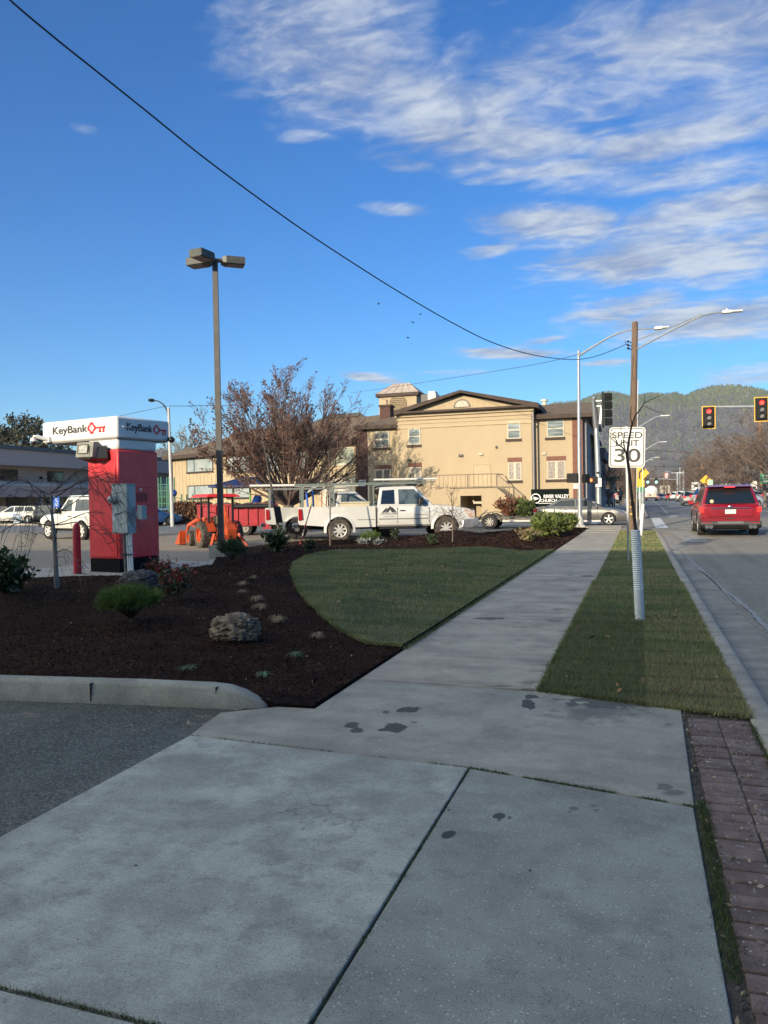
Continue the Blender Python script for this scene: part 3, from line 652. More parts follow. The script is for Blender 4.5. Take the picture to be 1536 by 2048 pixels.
# painted lines
def strip(name, a, b_, w, mt, zf=RZ, dz=.008, n=1):
    a, b_ = Vector((*a, 0)), Vector((*b_, 0)); t_ = (b_ - a).normalized(); nr = Vector((t_.y, -t_.x, 0)) * w / 2; mb = MB(); n = max(n, int((b_ - a).length / 3))
    for i in range(n):
        p, q = a.lerp(b_, i / n), a.lerp(b_, (i + 1) / n)
        mb.add([(c.x, c.y, zf(c.y) + dz) for c in (p - nr, p + nr, q + nr, q - nr)], [(0, 1, 2, 3)])
    tag(mb.build(name, mt, ang=None), kind='structure')
for (a, b_, w, mm) in (((1.45, 38.6), (16, 38.6), .22, mWhitePaint), ((1.75, 36.2), (8.6, 36.2), .28, mWhitePaint), ((1.2, 51.3), (16, 51.3), .25, mWhitePaint), ((1.2, 54.2), (16, 54.2), .25, mWhitePaint),
                      ((1.05, 37.4), (1.05, 50.4), .55, mWhitePaint), ((-2.25, 40.6), (-2.25, 47.0), .4, mWhitePaint), ((2.0, 56), (3.0, 190), .14, mFaded), ((5.3, 20), (5.3, 35.6), .14, mWhitePaint), ((8.7, 14), (8.7, 36), .12, mWhitePaint), ((1.85, 27), (1.6, 34.6), .75, mFaded),
                      ((5.2, 58), (5.2, 200), .14, mWhitePaint), ((8.9, 58), (8.9, 200), .14, mWhitePaint), ((2.0, 50.0), (2.4, 56.0), .5, mFaded), ((12.5, 14), (12.5, 36), .12, mWhitePaint)):
    strip('lane_marking', a, b_, w, mm, dz=.01)
strip('lot_marking', (-27, 38.2), (-33, 33), .12, mWhitePaint, LZ, .01)
# bluish crack-seal line beside the gutter and squiggles of tar
for (pp, w, mm) in (([(1330, 1075), (1365, 1110), (1400, 1137), (1440, 1172), (1475, 1200), (1505, 1225), (1560, 1285)], .07, mat('chalk_line', (.38, .37, .35), .7, c2=(.24, .235, .22), scale=9, coord='World')), ([(1335, 1078), (1390, 1134), (1450, 1184), (1520, 1246)], .025, MATS['chalk_line'])):
    pts = [G(px, py, -.11) for px, py in pp]; mb = MB(); Q = []
    for i in range(len(pts) - 1):
        for k_ in range(12): Q.append(pts[i].lerp(pts[i + 1], k_ / 12) + Vector((mnoise.noise(Vector((i * 12 + k_, w * 50, 0)) * .35) * .05, 0, 0)))
    vs = []
    for q in Q: vs += [(q.x - w / 2 * (1 + .5 * mnoise.noise(q * 3)), q.y, RZ(q.y) + .008), (q.x + w / 2, q.y, RZ(q.y) + .008)]
    mb.add(vs, [(2 * i, 2 * i + 1, 2 * i + 3, 2 * i + 2) for i in range(len(Q) - 1)]); tag(mb.build('road_seam', mm, ang=None), kind='structure')
HAZE = .0001
# ------------------------------------------------------------------ hills
RIDGE = [(-700, 960), (-100, 955), (40, 950), (200, 945), (290, 918), (322, 902), (350, 912), (420, 930), (600, 925), (800, 890), (1000, 840), (1100, 812), (1160, 806), (1195, 792), (1225, 788), (1260, 798), (1300, 791), (1330, 793), (1352, 789), (1372, 794), (1395, 784), (1425, 775), (1460, 773), (1500, 777), (1536, 786), (1600, 800), (1750, 830), (2100, 870)]
RA = []
for px, py in RIDGE:
    a, e = azel(px, py); RA.append((a, e))
def ridge_el(a): return float(np.interp(a, [q[0] for q in RA], [q[1] for q in RA]))
def hillz(a, r):
    e = ridge_el(a); R0, R1 = 1500.0, 2700.0
    t = (r - R0) / (R1 - R0)
    top = math.tan(e) * R1
    if t <= 1: s = ss(0, 1, t) * .55 + .45 * max(0, t) ** 1.4
    else: s = max(.2, 1 - .35 * (t - 1))
    z = top * s
    nn = mnoise.fractal(Vector((r * math.sin(a) * .0022, r * math.cos(a) * .0022, 1.3)), 1.0, 2.1, 5)
    z += nn * 85 * max(0, min(1, t * 2)) * (1 - .93 * ss(.6, 1.0, t)) 
    return max(-1, z)
na, nr_ = 230, 60
A = np.linspace(RA[0][0] - .1, RA[-1][0] + .1, na); Rr = np.linspace(1450, 3300, nr_)
V = []; 
for r_ in Rr:
    for a in A: V.append((r_ * math.sin(a), r_ * math.cos(a), hillz(a, r_)))
F = [(j * na + i, j * na + i + 1, (j + 1) * na + i + 1, (j + 1) * na + i) for j in range(nr_ - 1) for i in range(na - 1)]
mHill = mat('hill_slope', (.06, .06, .045), .95, c2=(.12, .10, .085), scale=.006, detail=8, coord='World', lo=.4, hi=.6)
hill = fastmesh('hill', np.array(V), np.array(F), mHill, smooth_=True); hill['kind'] = 'structure'
def conemesh(name, P, Hh, R_, mt, sides=5):
    n = len(P); k = sides; a = np.arange(k) / k * 2 * np.pi; ph = rng.uniform(0, 6.28, n)
    ang = a[None, :] + ph[:, None]; rr = R_[:, None] * rng.uniform(.7, 1.2, (n, k))
    base = np.stack([P[:, 0:1] + np.cos(ang) * rr, P[:, 1:2] + np.sin(ang) * rr, np.repeat(P[:, 2:3], k, 1) + Hh[:, None] * .12], 2)
    apex = P + np.stack([np.zeros(n), np.zeros(n), Hh], 1)
    V = np.concatenate([base, apex[:, None, :]], 1).reshape(-1, 3)
    i0 = np.arange(n)[:, None] * (k + 1); F = np.stack([i0 + np.arange(k)[None], i0 + (np.arange(k)[None] + 1) % k, i0 + k + 0 * np.arange(k)[None]], 2).reshape(-1, 3)
    return fastmesh(name, V, F, mt)
con = []; dec = []
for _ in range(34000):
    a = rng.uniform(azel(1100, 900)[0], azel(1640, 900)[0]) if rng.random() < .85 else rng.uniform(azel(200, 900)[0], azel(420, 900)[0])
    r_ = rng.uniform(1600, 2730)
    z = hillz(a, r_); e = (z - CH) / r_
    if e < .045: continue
    sunlit_top = ss(.094, .122, e + .012 * mnoise.noise(Vector((a * 60, r_ * .01, 0))))  # lower slope's shade is painted by tree colour, green kept for sunlit top
    (con if rng.random() < .10 + .82 * sunlit_top else dec).append((r_ * math.sin(a), r_ * math.cos(a), z - 2))
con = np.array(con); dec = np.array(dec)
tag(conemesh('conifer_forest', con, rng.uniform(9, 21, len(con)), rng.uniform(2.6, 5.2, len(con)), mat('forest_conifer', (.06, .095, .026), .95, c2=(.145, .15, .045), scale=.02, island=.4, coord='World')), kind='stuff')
V = []; F = []
def icos():
    bm = bmesh.new(); bmesh.ops.create_icosphere(bm, subdivisions=1, radius=1); v = np.array([p.co[:] for p in bm.verts]); f = np.array([[q.index for q in g.verts] for g in bm.faces]); bm.free(); return v, f
iv, if_ = icos()
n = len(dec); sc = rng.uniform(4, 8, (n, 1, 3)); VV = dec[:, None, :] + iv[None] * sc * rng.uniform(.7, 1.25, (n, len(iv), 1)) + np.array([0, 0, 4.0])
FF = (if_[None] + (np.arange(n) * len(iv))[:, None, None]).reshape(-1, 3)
tag(fastmesh('shade_toned_forest', VV.reshape(-1, 3), FF, mat('forest_shade_tone', (.06, .057, .065), .95, c2=(.10, .088, .09), scale=.012, island=.3, coord='World')), kind='stuff')  # grey-purple tone paints the shade of the lower hillside
# ------------------------------------------------------------------ tree tools
def grow(mb, p, d, L, r, lvl, P, tips):
    n = P.get('steps', 6); pts = [p.copy()]; rad = [r]; dd = d.copy(); up = P['up'][min(lvl, len(P['up']) - 1)]; wob = P['wob'][min(lvl, len(P['wob']) - 1)]
    kids = P['kids'][min(lvl, len(P['kids']) - 1)] if lvl < len(P['kids']) else 0
    for i in range(n):
        dd = (dd + Vector((random.gauss(0, wob), random.gauss(0, wob), random.gauss(0, wob) + up / n))).normalized()
        p = p + dd * (L / n); pts.append(p.copy()); rad.append(max(P.get('rmin', .004), r * (1 - (1 - P.get('taper', .25)) * (i + 1) / n)))
        f = (i + 1) / n
        if kids and f > P.get('first', .25):
            m_ = kids / n / (1 - P.get('first', .25)); c = int(m_) + (1 if random.random() < m_ - int(m_) else 0)
            for _ in range(c):
                ax = dd.orthogonal().normalized(); ax.rotate(Matrix.Rotation(random.uniform(0, 6.283), 3, dd))
                a = math.radians(random.gauss(P['ang'][min(lvl, len(P['ang']) - 1)], 8)); cdv = (dd * math.cos(a) + ax * math.sin(a)).normalized()
                ln = L * P['len'][min(lvl, len(P['len']) - 1)] * random.uniform(.7, 1.2) * (1.15 - .55 * f)
                grow(mb, p, cdv, ln, max(P.get('rmin', .004), rad[-1] * .62), lvl + 1, P, tips)
    mb.tube(pts, rad, 8 if lvl == 0 else (5 if lvl == 1 else 3), cap=False)
    tips.append((pts, lvl))
mBark = mat('grey_brown_bark', (.12, .10, .085), .95, c2=(.20, .165, .135), scale=8, bump=.5, bscale=30, stretch=(1, 1, .3))
mBarkD = mat('dark_bark', (.075, .06, .055), .95, c2=(.12, .095, .085), scale=8)
mTwigR = mat('red_brown_twigs', (.12, .085, .068), .9, c2=(.17, .125, .10), scale=.6, island=.3)
def big_tree():
    b0 = GR(577, 1049); t = thing('broad_deciduous_tree', 'large vase-shaped tree with few withered brown leaves, behind the trucks', 'tree', b0)
    random.seed(11)
    tr = MB(); tr.tube([(0, 0, -.2), (0, 0, .4), (.03, 0, 1.1), (.1, 0, 1.9)], [.46, .36, .33, .36], 12, cap=False)
    for k in range(11):
        a = 2 * math.pi * k / 11 + random.uniform(-.2, .2); tr.tube([(.05, 0, .9), (.05 + .22 * math.cos(a), .22 * math.sin(a), 1.6), (.05 + .6 * math.cos(a), .6 * math.sin(a), 2.6)], [.16, .13, .10], 6, cap=False)
    tr.build('trunk', mBark, t, ang=60)
    mb = MB(); tips = []
    P = dict(steps=8, up=[.38, .25, .15, .1], wob=[.035, .05, .07, .1], kids=[8, 6, 4], ang=[20, 25, 30], len=[.42, .5, .5], rmin=.011, taper=.22, first=.18)
    for k in range(38):
        a = 2.399 * k; tilt = math.radians(10 + 58 * ((k % 17) / 16) ** .8)
        d = Vector((math.sin(tilt) * math.cos(a), math.sin(tilt) * math.sin(a), math.cos(tilt)))
        L = random.uniform(6.0, 7.9) * (1 - .12 * math.sin(tilt))
        s = Vector((.05, 0, 1.25)) + Vector((d.x, d.y, 0)) * .22
        grow(mb, s, d, L, random.uniform(.075, .115), 0, P, tips)
    mb.build('branches', mat('tree_branch_bark', (.11, .068, .052), .9, c2=(.17, .115, .088), scale=2, island=.25), t, ang=60)
    C = []
    for pts, lvl in tips:
        if lvl < 1: continue
        tip = pts[-1]; camL = -(tip.x * CR.x + tip.y * CR.y)             # toward the left of the street view the leaves hang on longer
        pr = .30 + .13 * camL / 4 + (.25 if tip.z < 5 and camL > 1 else 0)
        if random.random() < pr * (.75 if tip.z > 7 else 1):
            for _ in range(random.randint(1, 4)):
                q = random.choice(pts[len(pts) // 2:]); C.append((q.x + random.gauss(0, .10), q.y + random.gauss(0, .10), q.z + random.gauss(0, .08)))
    leafmesh('leaves', np.array(C), .10, mat('withered_leaves', (.12, .052, .036), .8, island=.6, trans=.2), t)
    return t
big_tree()
def bare_proto(name, label, seed, H_=9, spread=50, nb=16, twm=None, kids=(7, 6, 4), cat='tree', trunk=.22, th=2.2):
    t = thing(name, label, cat); random.seed(seed)
    tr = MB(); tr.tube([(0, 0, -.3), (0, 0, th * .5), (random.uniform(-.1, .1), 0, th), (0, 0, th * 1.4)], [trunk * 1.3, trunk, trunk * .9, trunk * .6], 8, cap=False); tr.build('trunk', mBark, t, ang=60)
    mb = MB(); tips = []
    P = dict(steps=6, up=[.2, .12, .05, 0], wob=[.09, .11, .13, .15], kids=list(kids), ang=[35, 38, 40], len=[.45, .5, .5], rmin=.02, taper=.25, first=.2)
    for k in range(nb):
        a = 2.399 * k; tilt = math.radians(8 + spread * (k / nb)); d = Vector((math.sin(tilt) * math.cos(a), math.sin(tilt) * math.sin(a), math.cos(tilt)))
        grow(mb, Vector((0, 0, th * random.uniform(.75, 1.3))), d, (H_ - th) * random.uniform(.75, .98), trunk * .35, 0, P, tips)
    mb.build('branches', twm or mTwigR, t, ang=60)
    return t
def colour_variants(): pass
pr1 = bare_proto('street_tree', 'x', 21, 9.5, 75, 16); pr2 = bare_proto('street_tree', 'x', 22, 10.5, 60, 15, twm=mat('brown_twigs', (.115, .085, .07), .9, c2=(.17, .125, .10), scale=.5, island=.3))
RT = [(1392, 1003, 95, .82, 'bare brown tree directly behind the yellow sign, left of the red SUV'), (1425, 1004, 88, .95, 'bare brown tree right of the yellow signal sign, over the roof of the red SUV'),
      (1462, 1005, 80, .98, 'wide bare brown tree above the right half of the red SUV'), (1490, 1006, 74, .98, 'bare brown tree just left of the rust-coloured pole'), (1530, 1008, 66, 1.0, 'bare brown tree behind the rust-coloured pole and the green sign'),
      (1580, 1008, 60, 1.05, 'bare brown tree at the right edge of the photo beyond the green sign'), (1345, 1000, 190, .95, 'small distant bare tree between the box truck and the poles'), (1405, 1000, 150, 1.1, 'tall thin bare tree far down the road behind the yellow sign'),
      (1368, 1001, 230, 1.2, 'distant bare tree behind the white speed sign'), (1318, 1002, 300, 1.3, 'far dark bare tree behind the tank truck'), (1290, 1002, 260, 1.2, 'far bare tree just right of the wood pole'),
      (1218, 1022, 62, .62, 'bare tree with red-brown twigs beside the green street sign'), (1245, 1012, 95, .85, 'bare tree behind the walking pedestrian'), (1200, 1010, 120, .95, 'bare tree behind the grey building'), (1240, 1004, 180, 1.1, 'distant bare tree seen left of the wood pole')]
for i, (px, py, dep, s, lb) in enumerate(RT):
    src = pr1 if i % 2 == 0 else pr2
    o = src if i < 2 else copy_tree(src)
    q = PD(px, py, dep); place(o, (q.x, q.y, RZ(q.y) + .05), i * 1.9, s * .66); o['label'] = lb; o['group'] = 'bare trees along the road'
# far wooded skyline at the end of the road and behind the buildings
def thicket(name, x0, x1, y0, y1, n, hmin, hmax, mt, zoff=0):
    P = np.stack([rng.uniform(x0, x1, n), rng.uniform(y0, y1, n), np.full(n, .3)], 1); sc = rng.uniform(.35, 1.0, (n, 1, 1)) * np.array([1.5, 1.5, 1.5])
    P[:, 2] = rng.uniform(1, 1, n) * rng.uniform(hmin, hmax, n) * rng.uniform(.2, 1, n)
    k = 26; C = (P[:, None, :] + rng.normal(size=(n, k, 3)) * sc).reshape(-1, 3); C[:, 2] = np.abs(C[:, 2]); return tag(leafmesh(name, C, .55, mt, elong=2.2), kind='stuff')
thicket('distant_woods', -60, 130, 420, 620, 900, 8, 19, mat('distant_twigs', (.10, .075, .065), .95, island=.5))
thicket('distant_woods', -200, -50, 130, 200, 500, 4, 8, MATS['distant_twigs'])
def leafy_tree(name, label, base, H_, W_, mt, n=5000, clumps=60, size=.22, th=2.0, seed=3, zmin=.25, group=None):
    t = thing(name, label, 'tree', base, group=group); random.seed(seed); r2 = np.random.default_rng(seed)
    tr = MB(); tr.tube([(0, 0, -.3), (.1, 0, H_ * .35), (0, .1, H_ * .85)], [W_ * .05, W_ * .04, W_ * .012], 7, cap=False)
    cs = []
    for k in range(clumps):
        z = H_ * (zmin + (1 - zmin) * r2.random()); rr = W_ / 2 * math.sqrt(max(.05, 1 - ((z / H_ - .58) / .5) ** 2)) * r2.uniform(.3, 1); a = r2.uniform(0, 6.28)
        c = (rr * math.cos(a), rr * math.sin(a), z * .97); cs.append(c); tr.tube([(0, 0, max(.5, c[2] - rr * 1.0)), (c[0] * .6, c[1] * .6, c[2] - rr * .3), c], [W_ * .012, W_ * .008, W_ * .003], 4, cap=False)
    tr.build('trunk', mBarkD, t, ang=60)
    cs = np.array(cs); idx = r2.integers(0, clumps, n); C = cs[idx] + r2.normal(size=(n, 3)) * W_ * np.array([.075, .075, .05])
    leafmesh('crown', C, size, mt, t)
    return t
mOak = mat('dark_oak_leaves', (.045, .05, .03), .9, c2=(.075, .07, .045), scale=.5, island=.5)
for i, (px, H_, W_, lb) in enumerate(((10, 13.0, 6, 'dark grey-green tree behind the flat-roofed building, at the left edge of the photo'), (38, 16.0, 6, 'tall dark grey-green tree behind the flat-roofed building, the highest of the clump'), (74, 14.5, 6, 'dark grey-green tree behind the flat-roofed building, nearest to the kiosk canopy'), (100, 11.3, 6, 'low dark tree crown showing just left of the kiosk cameras'))):
    q = PD(px, 1008, 118); leafy_tree('oak_tree', lb, (q.x, q.y, .5), H_ * .98, W_ * 1.2, mOak, n=2100, clumps=42, size=.34, seed=30 + i, zmin=.4, group='oaks behind the flat-roofed building')
# tree with few twigs behind the beige wing (between lamp and roof)
bp = bare_proto('slender_tree', 'thin bare tree rising behind the left end of the beige wing', 41, 8, 40, 12, twm=mat('pale_twigs', (.22, .18, .14), .9, island=.3), kids=(6, 5, 3))
q = PD(368, 1010, 100); place(bp, (q.x, q.y, .5), 0, 1.35)

# pale winter air
hz = MB(); hz.box(-3600, 3600, -300, 3700, -3, 430); o = hz.build('haze', None, None, ang=None); hm = bpy.data.materials.new('haze'); hm.use_nodes = True; ht = hm.node_tree; ht.nodes.clear()
ho = N(ht, 'ShaderNodeOutputMaterial'); pv = N(ht, 'ShaderNodeVolumePrincipled'); pv.inputs['Color'].default_value = (.80, .88, 1, 1); pv.inputs['Density'].default_value = HAZE; pv.inputs['Anisotropy'].default_value = 0.0; ht.links.new(pv.outputs[0], ho.inputs['Volume'])
o.data.materials.clear(); o.data.materials.append(hm); tag(o, kind='stuff')
# ------------------------------------------------------------------ buildings
def brickmat(name, c, c2, mortar, scale=5.0):
    mt = bpy.data.materials.new(name); mt.use_nodes = True; t = mt.node_tree; b = t.nodes['Principled BSDF']; b.inputs['Roughness'].default_value = .9
    tc = N(t, 'ShaderNodeTexCoord'); s = N(t, 'ShaderNodeSeparateXYZ'); t.links.new(tc.outputs['Object'], s.inputs[0]); cb = N(t, 'ShaderNodeCombineXYZ')
    t.links.new(mth(t, 'ADD', s.outputs[0], s.outputs[1]), cb.inputs[0]); t.links.new(s.outputs[2], cb.inputs[1])
    br = N(t, 'ShaderNodeTexBrick'); br.inputs['Color1'].default_value = (*c, 1); br.inputs['Color2'].default_value = (*c2, 1); br.inputs['Mortar'].default_value = (*mortar, 1)
    br.inputs['Scale'].default_value = scale; br.inputs['Mortar Size'].default_value = .02; br.inputs['Brick Width'].default_value = 1.1; br.inputs['Row Height'].default_value = .4
    t.links.new(cb.outputs[0], br.inputs['Vector']); t.links.new(br.outputs['Color'], b.inputs['Base Color']); return mt
mStucco = mat('beige_stucco', (.445, .35, .222), .9, c2=(.475, .375, .243), scale=.7, detail=8, bump=.25, bscale=40, lo=.3, hi=.7, stretch=(1, 1, .45))
mStuccoT = mat('beige_trim', (.47, .37, .235), .85, c2=(.50, .40, .26), scale=3)
mSiding = mat('beige_siding', (.46, .36, .225), .85, c2=(.51, .40, .255), scale=1.5)
mShingle = mat('brown_shingle', (.115, .078, .05), .95, c2=(.19, .135, .088), scale=3, detail=8, bump=.6, bscale=12)
mFascia = mat('brown_fascia', (.055, .036, .027), .8, c2=(.075, .05, .038), scale=2)
mBrickW = brickmat('red_brick_wall', (.22, .085, .055), (.15, .06, .042), (.30, .22, .17), 5)
mBrickD = brickmat('dark_brick_wall', (.10, .045, .035), (.07, .035, .03), (.13, .09, .075), 5)
mFrame = mat('window_frame_cream', (.55, .49, .37), .6); mFrameD = mat('window_frame_dark', (.05, .045, .04), .5)
mPane = mat('window_glass', (.12, .15, .15), .08, c2=(.30, .33, .32), scale=1.3, spec=.9, lo=.4, hi=.6, stretch=(.3, .3, 3))
mPaneD = mat('dark_window_glass', (.02, .025, .03), .08, spec=.9)
mStained = mat('stained_glass', (.12, .10, .09), .35, c2=(.30, .25, .20), scale=9, detail=5, lo=.42, hi=.6, spec=.6)
mGreyWall = mat('grey_wall', (.24, .235, .24), .9, c2=(.28, .27, .275), scale=1.2)
mBlackM = mat('black_metal', (.012, .012, .014), .45, spec=.5)
mGalv = mat('galvanised_steel', (.42, .44, .45), .45, .6, c2=(.33, .35, .36), scale=3)
mWhite = mat('white_paint', (.78, .78, .77), .45, c2=(.72, .72, .70), scale=3)
def church():
    V = 54.0; z0 = RZ(V) + .05
    root = thing('church_building', 'cream two-storey church with brown gabled roof, brick corners, louvred tower and stained glass windows', 'church', (-9, V, z0))
    P = lambda px, py, v=V: PY(px, py, v)
    xl = P(797, 920).x; xr = P(1064, 920).x; ze = P(930, 822).z
    Vr = V + .9                                        # wings recessed
    xw = P(1166, 920, Vr).x; zw = P(1110, 838, Vr).z
    xa = P(716, 920, Vr).x; zwl = P(770, 858, Vr).z
    w = MB(); w.box(xl, xr, V, V + 14, z0 - .5, ze); w.build('wall', mStucco, root, True, ang=None)
    xb = P(1145, 900, Vr).x; xc = P(735, 900, Vr).x
    w = MB(); w.box(xr + .002, xb, Vr, Vr + 12, z0 - .5, zw); w.build('wing_wall', mStucco, root, True, ang=None)
    w = MB(); w.box(xb + .002, xw, Vr - .05, Vr + 11.9, z0 - .5, zw); w.build('brick_corner', mBrickW, root, True, ang=None)
    w = MB(); w.box(xw + .002, xw + .22, Vr + .5, Vr + 11.5, z0 - .5, zw - .02); w.build('side_wall', mGreyWall, root, True, ang=None)
    w = MB(); w.box(xc, xl - .002, Vr, Vr + 12, z0 - .5, zwl); w.build('wing_wall', mStucco, root, True, ang=None)
    w = MB(); w.box(xa, xc - .002, Vr - .05, Vr + 11.9, z0 - .5, zwl); w.build('brick_corner', mBrickD, root, True, ang=None)
    # entablature lines
    e = MB()
    for dz, pr, h in ((-.12, .16, .22), (-.42, .09, .12), (-.72, .05, .06), (-1.02, .07, .10)): e.box(xl - pr, xr + pr, V - pr, V - .002 if pr < .1 else V + .5, ze + dz - h / 2, ze + dz + h / 2)
    e.build('cornice', mStuccoT, root, True, ang=None)
    # gable
    ap = P(921, 781, V - .45); tl = P(789, 838, V - .45); tr_ = P(1078, 818, V - .45); zt = ze + .03
    zeL = ze + .02; 
    hx = (tl.x, tr_.x); apx, apz = ap.x, ap.z
    g = MB(); g.prism([(xl, ze), (xr, ze), (apx, apz - .25)], V + .02, V + .3, 'Y')
    bt = g; x = xl + .5
    while x < xr:
        f = (x - xl) / (apx - xl) if x < apx else (xr - x) / (xr - apx); h = (apz - .35 - ze) * f
        if h > .35: bt.box(x - .02, x + .02, V - .004, V + .015, ze + .05, ze + h - .08)
        x += .42
    bt.build('gable', mSiding, root, True, ang=None)
    rf = MB(); th = .11
    for s, ex in ((-1, hx[0]), (1, hx[1])):
        rf.prism([(apx, apz), (apx, apz - th), (ex, ze - .12), (ex, ze + .2)], V - .55, V + 14.4, 'Y')
    rf.build('roof', mShingle, root, True, ang=None)
    fc = MB()
    for s, ex in ((-1, hx[0]), (1, hx[1])): fc.prism([(apx, apz + .02), (apx, apz - th - .05), (ex, ze - .12), (ex, ze + .22)], V - .62, V - .552, 'Y')
    fc.box(hx[0] + .1, hx[1] - .1, V - .6, V - .01, ze - .01, ze + .13); fc.build('fascia', mFascia, root, True, ang=None)
    # lunette
    c = P(924, 815, V); n = 14; R = .62
    lu = MB(); lu.prism([(c.x + R * math.cos(math.pi * i / n), c.z + R * .95 * math.sin(math.pi * i / n)) for i in range(n + 1)], V - .03, V + .01, 'Y'); o = lu.build('gable_window', mFrameD, root, True, ang=None)
    lu = MB(); R2 = .5; lu.prism([(c.x + R2 * math.cos(math.pi * i / n), c.z + .05 + R2 * .9 * math.sin(math.pi * i / n)) for i in range(n + 1)], V - .045, V - .031, 'Y'); 
    g_ = lu.build('pane', mat('lunette_pane', (.30, .22, .15), .4, c2=(.45, .35, .25), scale=6), o); 
    inv = root.matrix_basis.inverted(); g_.data.transform(inv)
    # wing roofs (hipped, seen edge on)
    def wingroof(x0, x1, zz, over, ridge_z, xe0, xe1, name):
        r = MB(); yf = Vr - over; yb = Vr + 12 + over; ym = (yf + yb) / 2
        vs = [(x0, yf, zz), (x1, yf, zz), (x1, yb, zz), (x0, yb, zz), (xe0, ym, ridge_z), (xe1, ym, ridge_z), (x0, yf, zz - .28), (x1, yf, zz - .28), (x1, yb, zz - .28), (x0, yb, zz - .28)]
        r.add(vs, [(0, 1, 5, 4), (1, 2, 5), (2, 3, 4, 5), (3, 0, 4)]); r.build(name, mShingle, root, True, ang=None)
        f = MB(); f.add(vs, [(0, 1, 7, 6), (1, 2, 8, 7), (2, 3, 9, 8), (3, 0, 6, 9), (6, 7, 8, 9)]); f.build('eave', mFascia, root, True, ang=None)
    a = P(1180, 838, Vr - .5); b_ = P(1150, 808, Vr + 4)
    wingroof(hx[1] - .6, xw + .75, zw + .28, .55, zw + 1.75, hx[1] - 1, xw + .4, 'wing_roof')
    a2 = P(706, 850, Vr - .5)
    wingroof(a2.x, xl + .3, zwl + .28, .55, zwl + 2.0, a2.x + 3.6, xl + .4, 'wing_roof')
    # windows
    def window(x0, y0, x1, y1, v, kind, lintel=False):
        p, q = P(x0, y1, v), P(x1, y0, v); ax, bx, az, bz = p.x, q.x, p.z, q.z
        f = MB(); t_ = .07
        f.box(ax - t_, bx + t_, v - .05, v - .002, bz, bz + t_); f.box(ax - t_, bx + t_, v - .05, v - .002, az - t_, az); f.box(ax - t_, ax, v - .05, v - .002, az, bz); f.box(bx, bx + t_, v - .05, v - .002, az, bz)
        if kind == 'sash': f.box(ax, bx, v - .045, v - .002, (az + bz) / 2 - .04, (az + bz) / 2 + .04)
        else: f.box((ax + bx) / 2 - .09, (ax + bx) / 2 + .09, v - .045, v - .002, az, bz)
        o = f.build('window', mFrame, root, True, ang=None); inv = root.matrix_basis.inverted()
        g = MB(); g.box(ax, bx, v - .02, v + .01, az, bz); q = g.build('pane', mPane if kind == 'sash' else mStained, o, ang=None); q.data.transform(inv)
        s = MB(); s.box(ax - .2, bx + .12, v - .12, v - .002, az - .24, az - t_ - .003); q = s.build('sill', mFascia, o, ang=None); q.data.transform(inv)
        if lintel:
            s = MB(); s.box(ax - .12, bx + .1, v - .04, v - .002, bz + t_ + .003, bz + t_ + .32); q = s.build('lintel', mBrickW, o, ang=None); q.data.transform(inv)
    window(819, 858, 839, 888, V, 'sash'); window(1017, 844, 1039, 876, V, 'sash'); window(820, 936, 841, 966, V, 'st', True); window(1019, 926, 1041, 959, V, 'st', True)
    window(1096, 841, 1126, 873, Vr, 'sash'); window(1097, 923, 1129, 957, Vr, 'st', True); window(751, 864, 777, 894, Vr, 'sash'); window(753, 940, 780, 970, Vr, 'st', True)
    # drain pipe, lights, vents
    d = MB(); d.cyl((xr + .12, V - .12, z0), (xr + .12, V - .12, ze - .3), .07); d.build('drain_pipe', mat('grey_pipe', (.3, .27, .25), .6), root, True)
    for (px, py, v, mm, w_) in ((922, 911, V, mBlackM, .16), (962, 908, V, mFrame, .14), (1088, 907, Vr, mFrame, .14), (993, 894, V, mBlackM, .06), (819, 920, V, mBlackM, .10)):
        c = P(px, py, v); l_ = MB(); l_.box(c.x - w_, c.x + w_, v - .14, v - .002, c.z - .09, c.z + .07); l_.build('wall_lamp', mm, root, True, ang=None, bevel=.01)
    # door outline above the landing
    p, q = P(946, 975, V), P(981, 929, V); dr = MB(); dr.box(p.x, q.x, V - .04, V - .002, q.z, q.z + .05); dr.box(p.x, p.x + .05, V - .04, V - .002, p.z, q.z); dr.box(q.x - .05, q.x, V - .04, V - .002, p.z, q.z); dr.box(p.x + .06, q.x - .06, V - .015, V - .002, p.z, q.z - .01)
    dr.build('door', mStuccoT, root, True, ang=None)
    # landing block, stair and railing in front of the wall
    V1 = V - 3.0; zl = P(900, 978, V1).z; la, lb = P(862, 1000, V1).x, P(994, 1000, V1).x
    L_ = MB(); ga, gb = P(921, 1010, V1), P(963, 991, V1)
    L_.box(la, ga.x, V1, V - .01, z0 - .5, zl); L_.box(gb.x, lb, V1, V - .01, z0 - .5, zl); L_.box(ga.x + .001, gb.x - .001, V1 + .001, V - .01, gb.z, zl - .001)
    L_.box(ga.x, gb.x, V - .5, V - .02, z0 - .5, gb.z)
    L_.build('landing', mStucco, root, True, ang=None)
    st = MB(); r0 = lb; r1 = P(1024, 1000, V1 + 1).x
    st.prism([(r0 + .002, z0 - .5), (r1 + 2.1, z0 - .5), (r0 + .002, zl)], V1 + .02, V - .012, 'Y'); st.build('stair', mStucco, root, True, ang=None)
    gp = MB(); c = P(947, 998, V1 + 1.2); gp.box(ga.x + .7, gb.x, V1 + .9, V1 + 1.0, gb.z - .55, gb.z - .4); gp.cyl((c.x, V1 + 1.2, gb.z), (c.x, V1 + 1.2, gb.z - .3), .03); gp.sphere((c.x, V1 + 1.2, gb.z - .35), .09); gp.build('garage_lamp', mFrame, root, True)
    r = MB(); zr = zl + .95; yl = V1 + .06
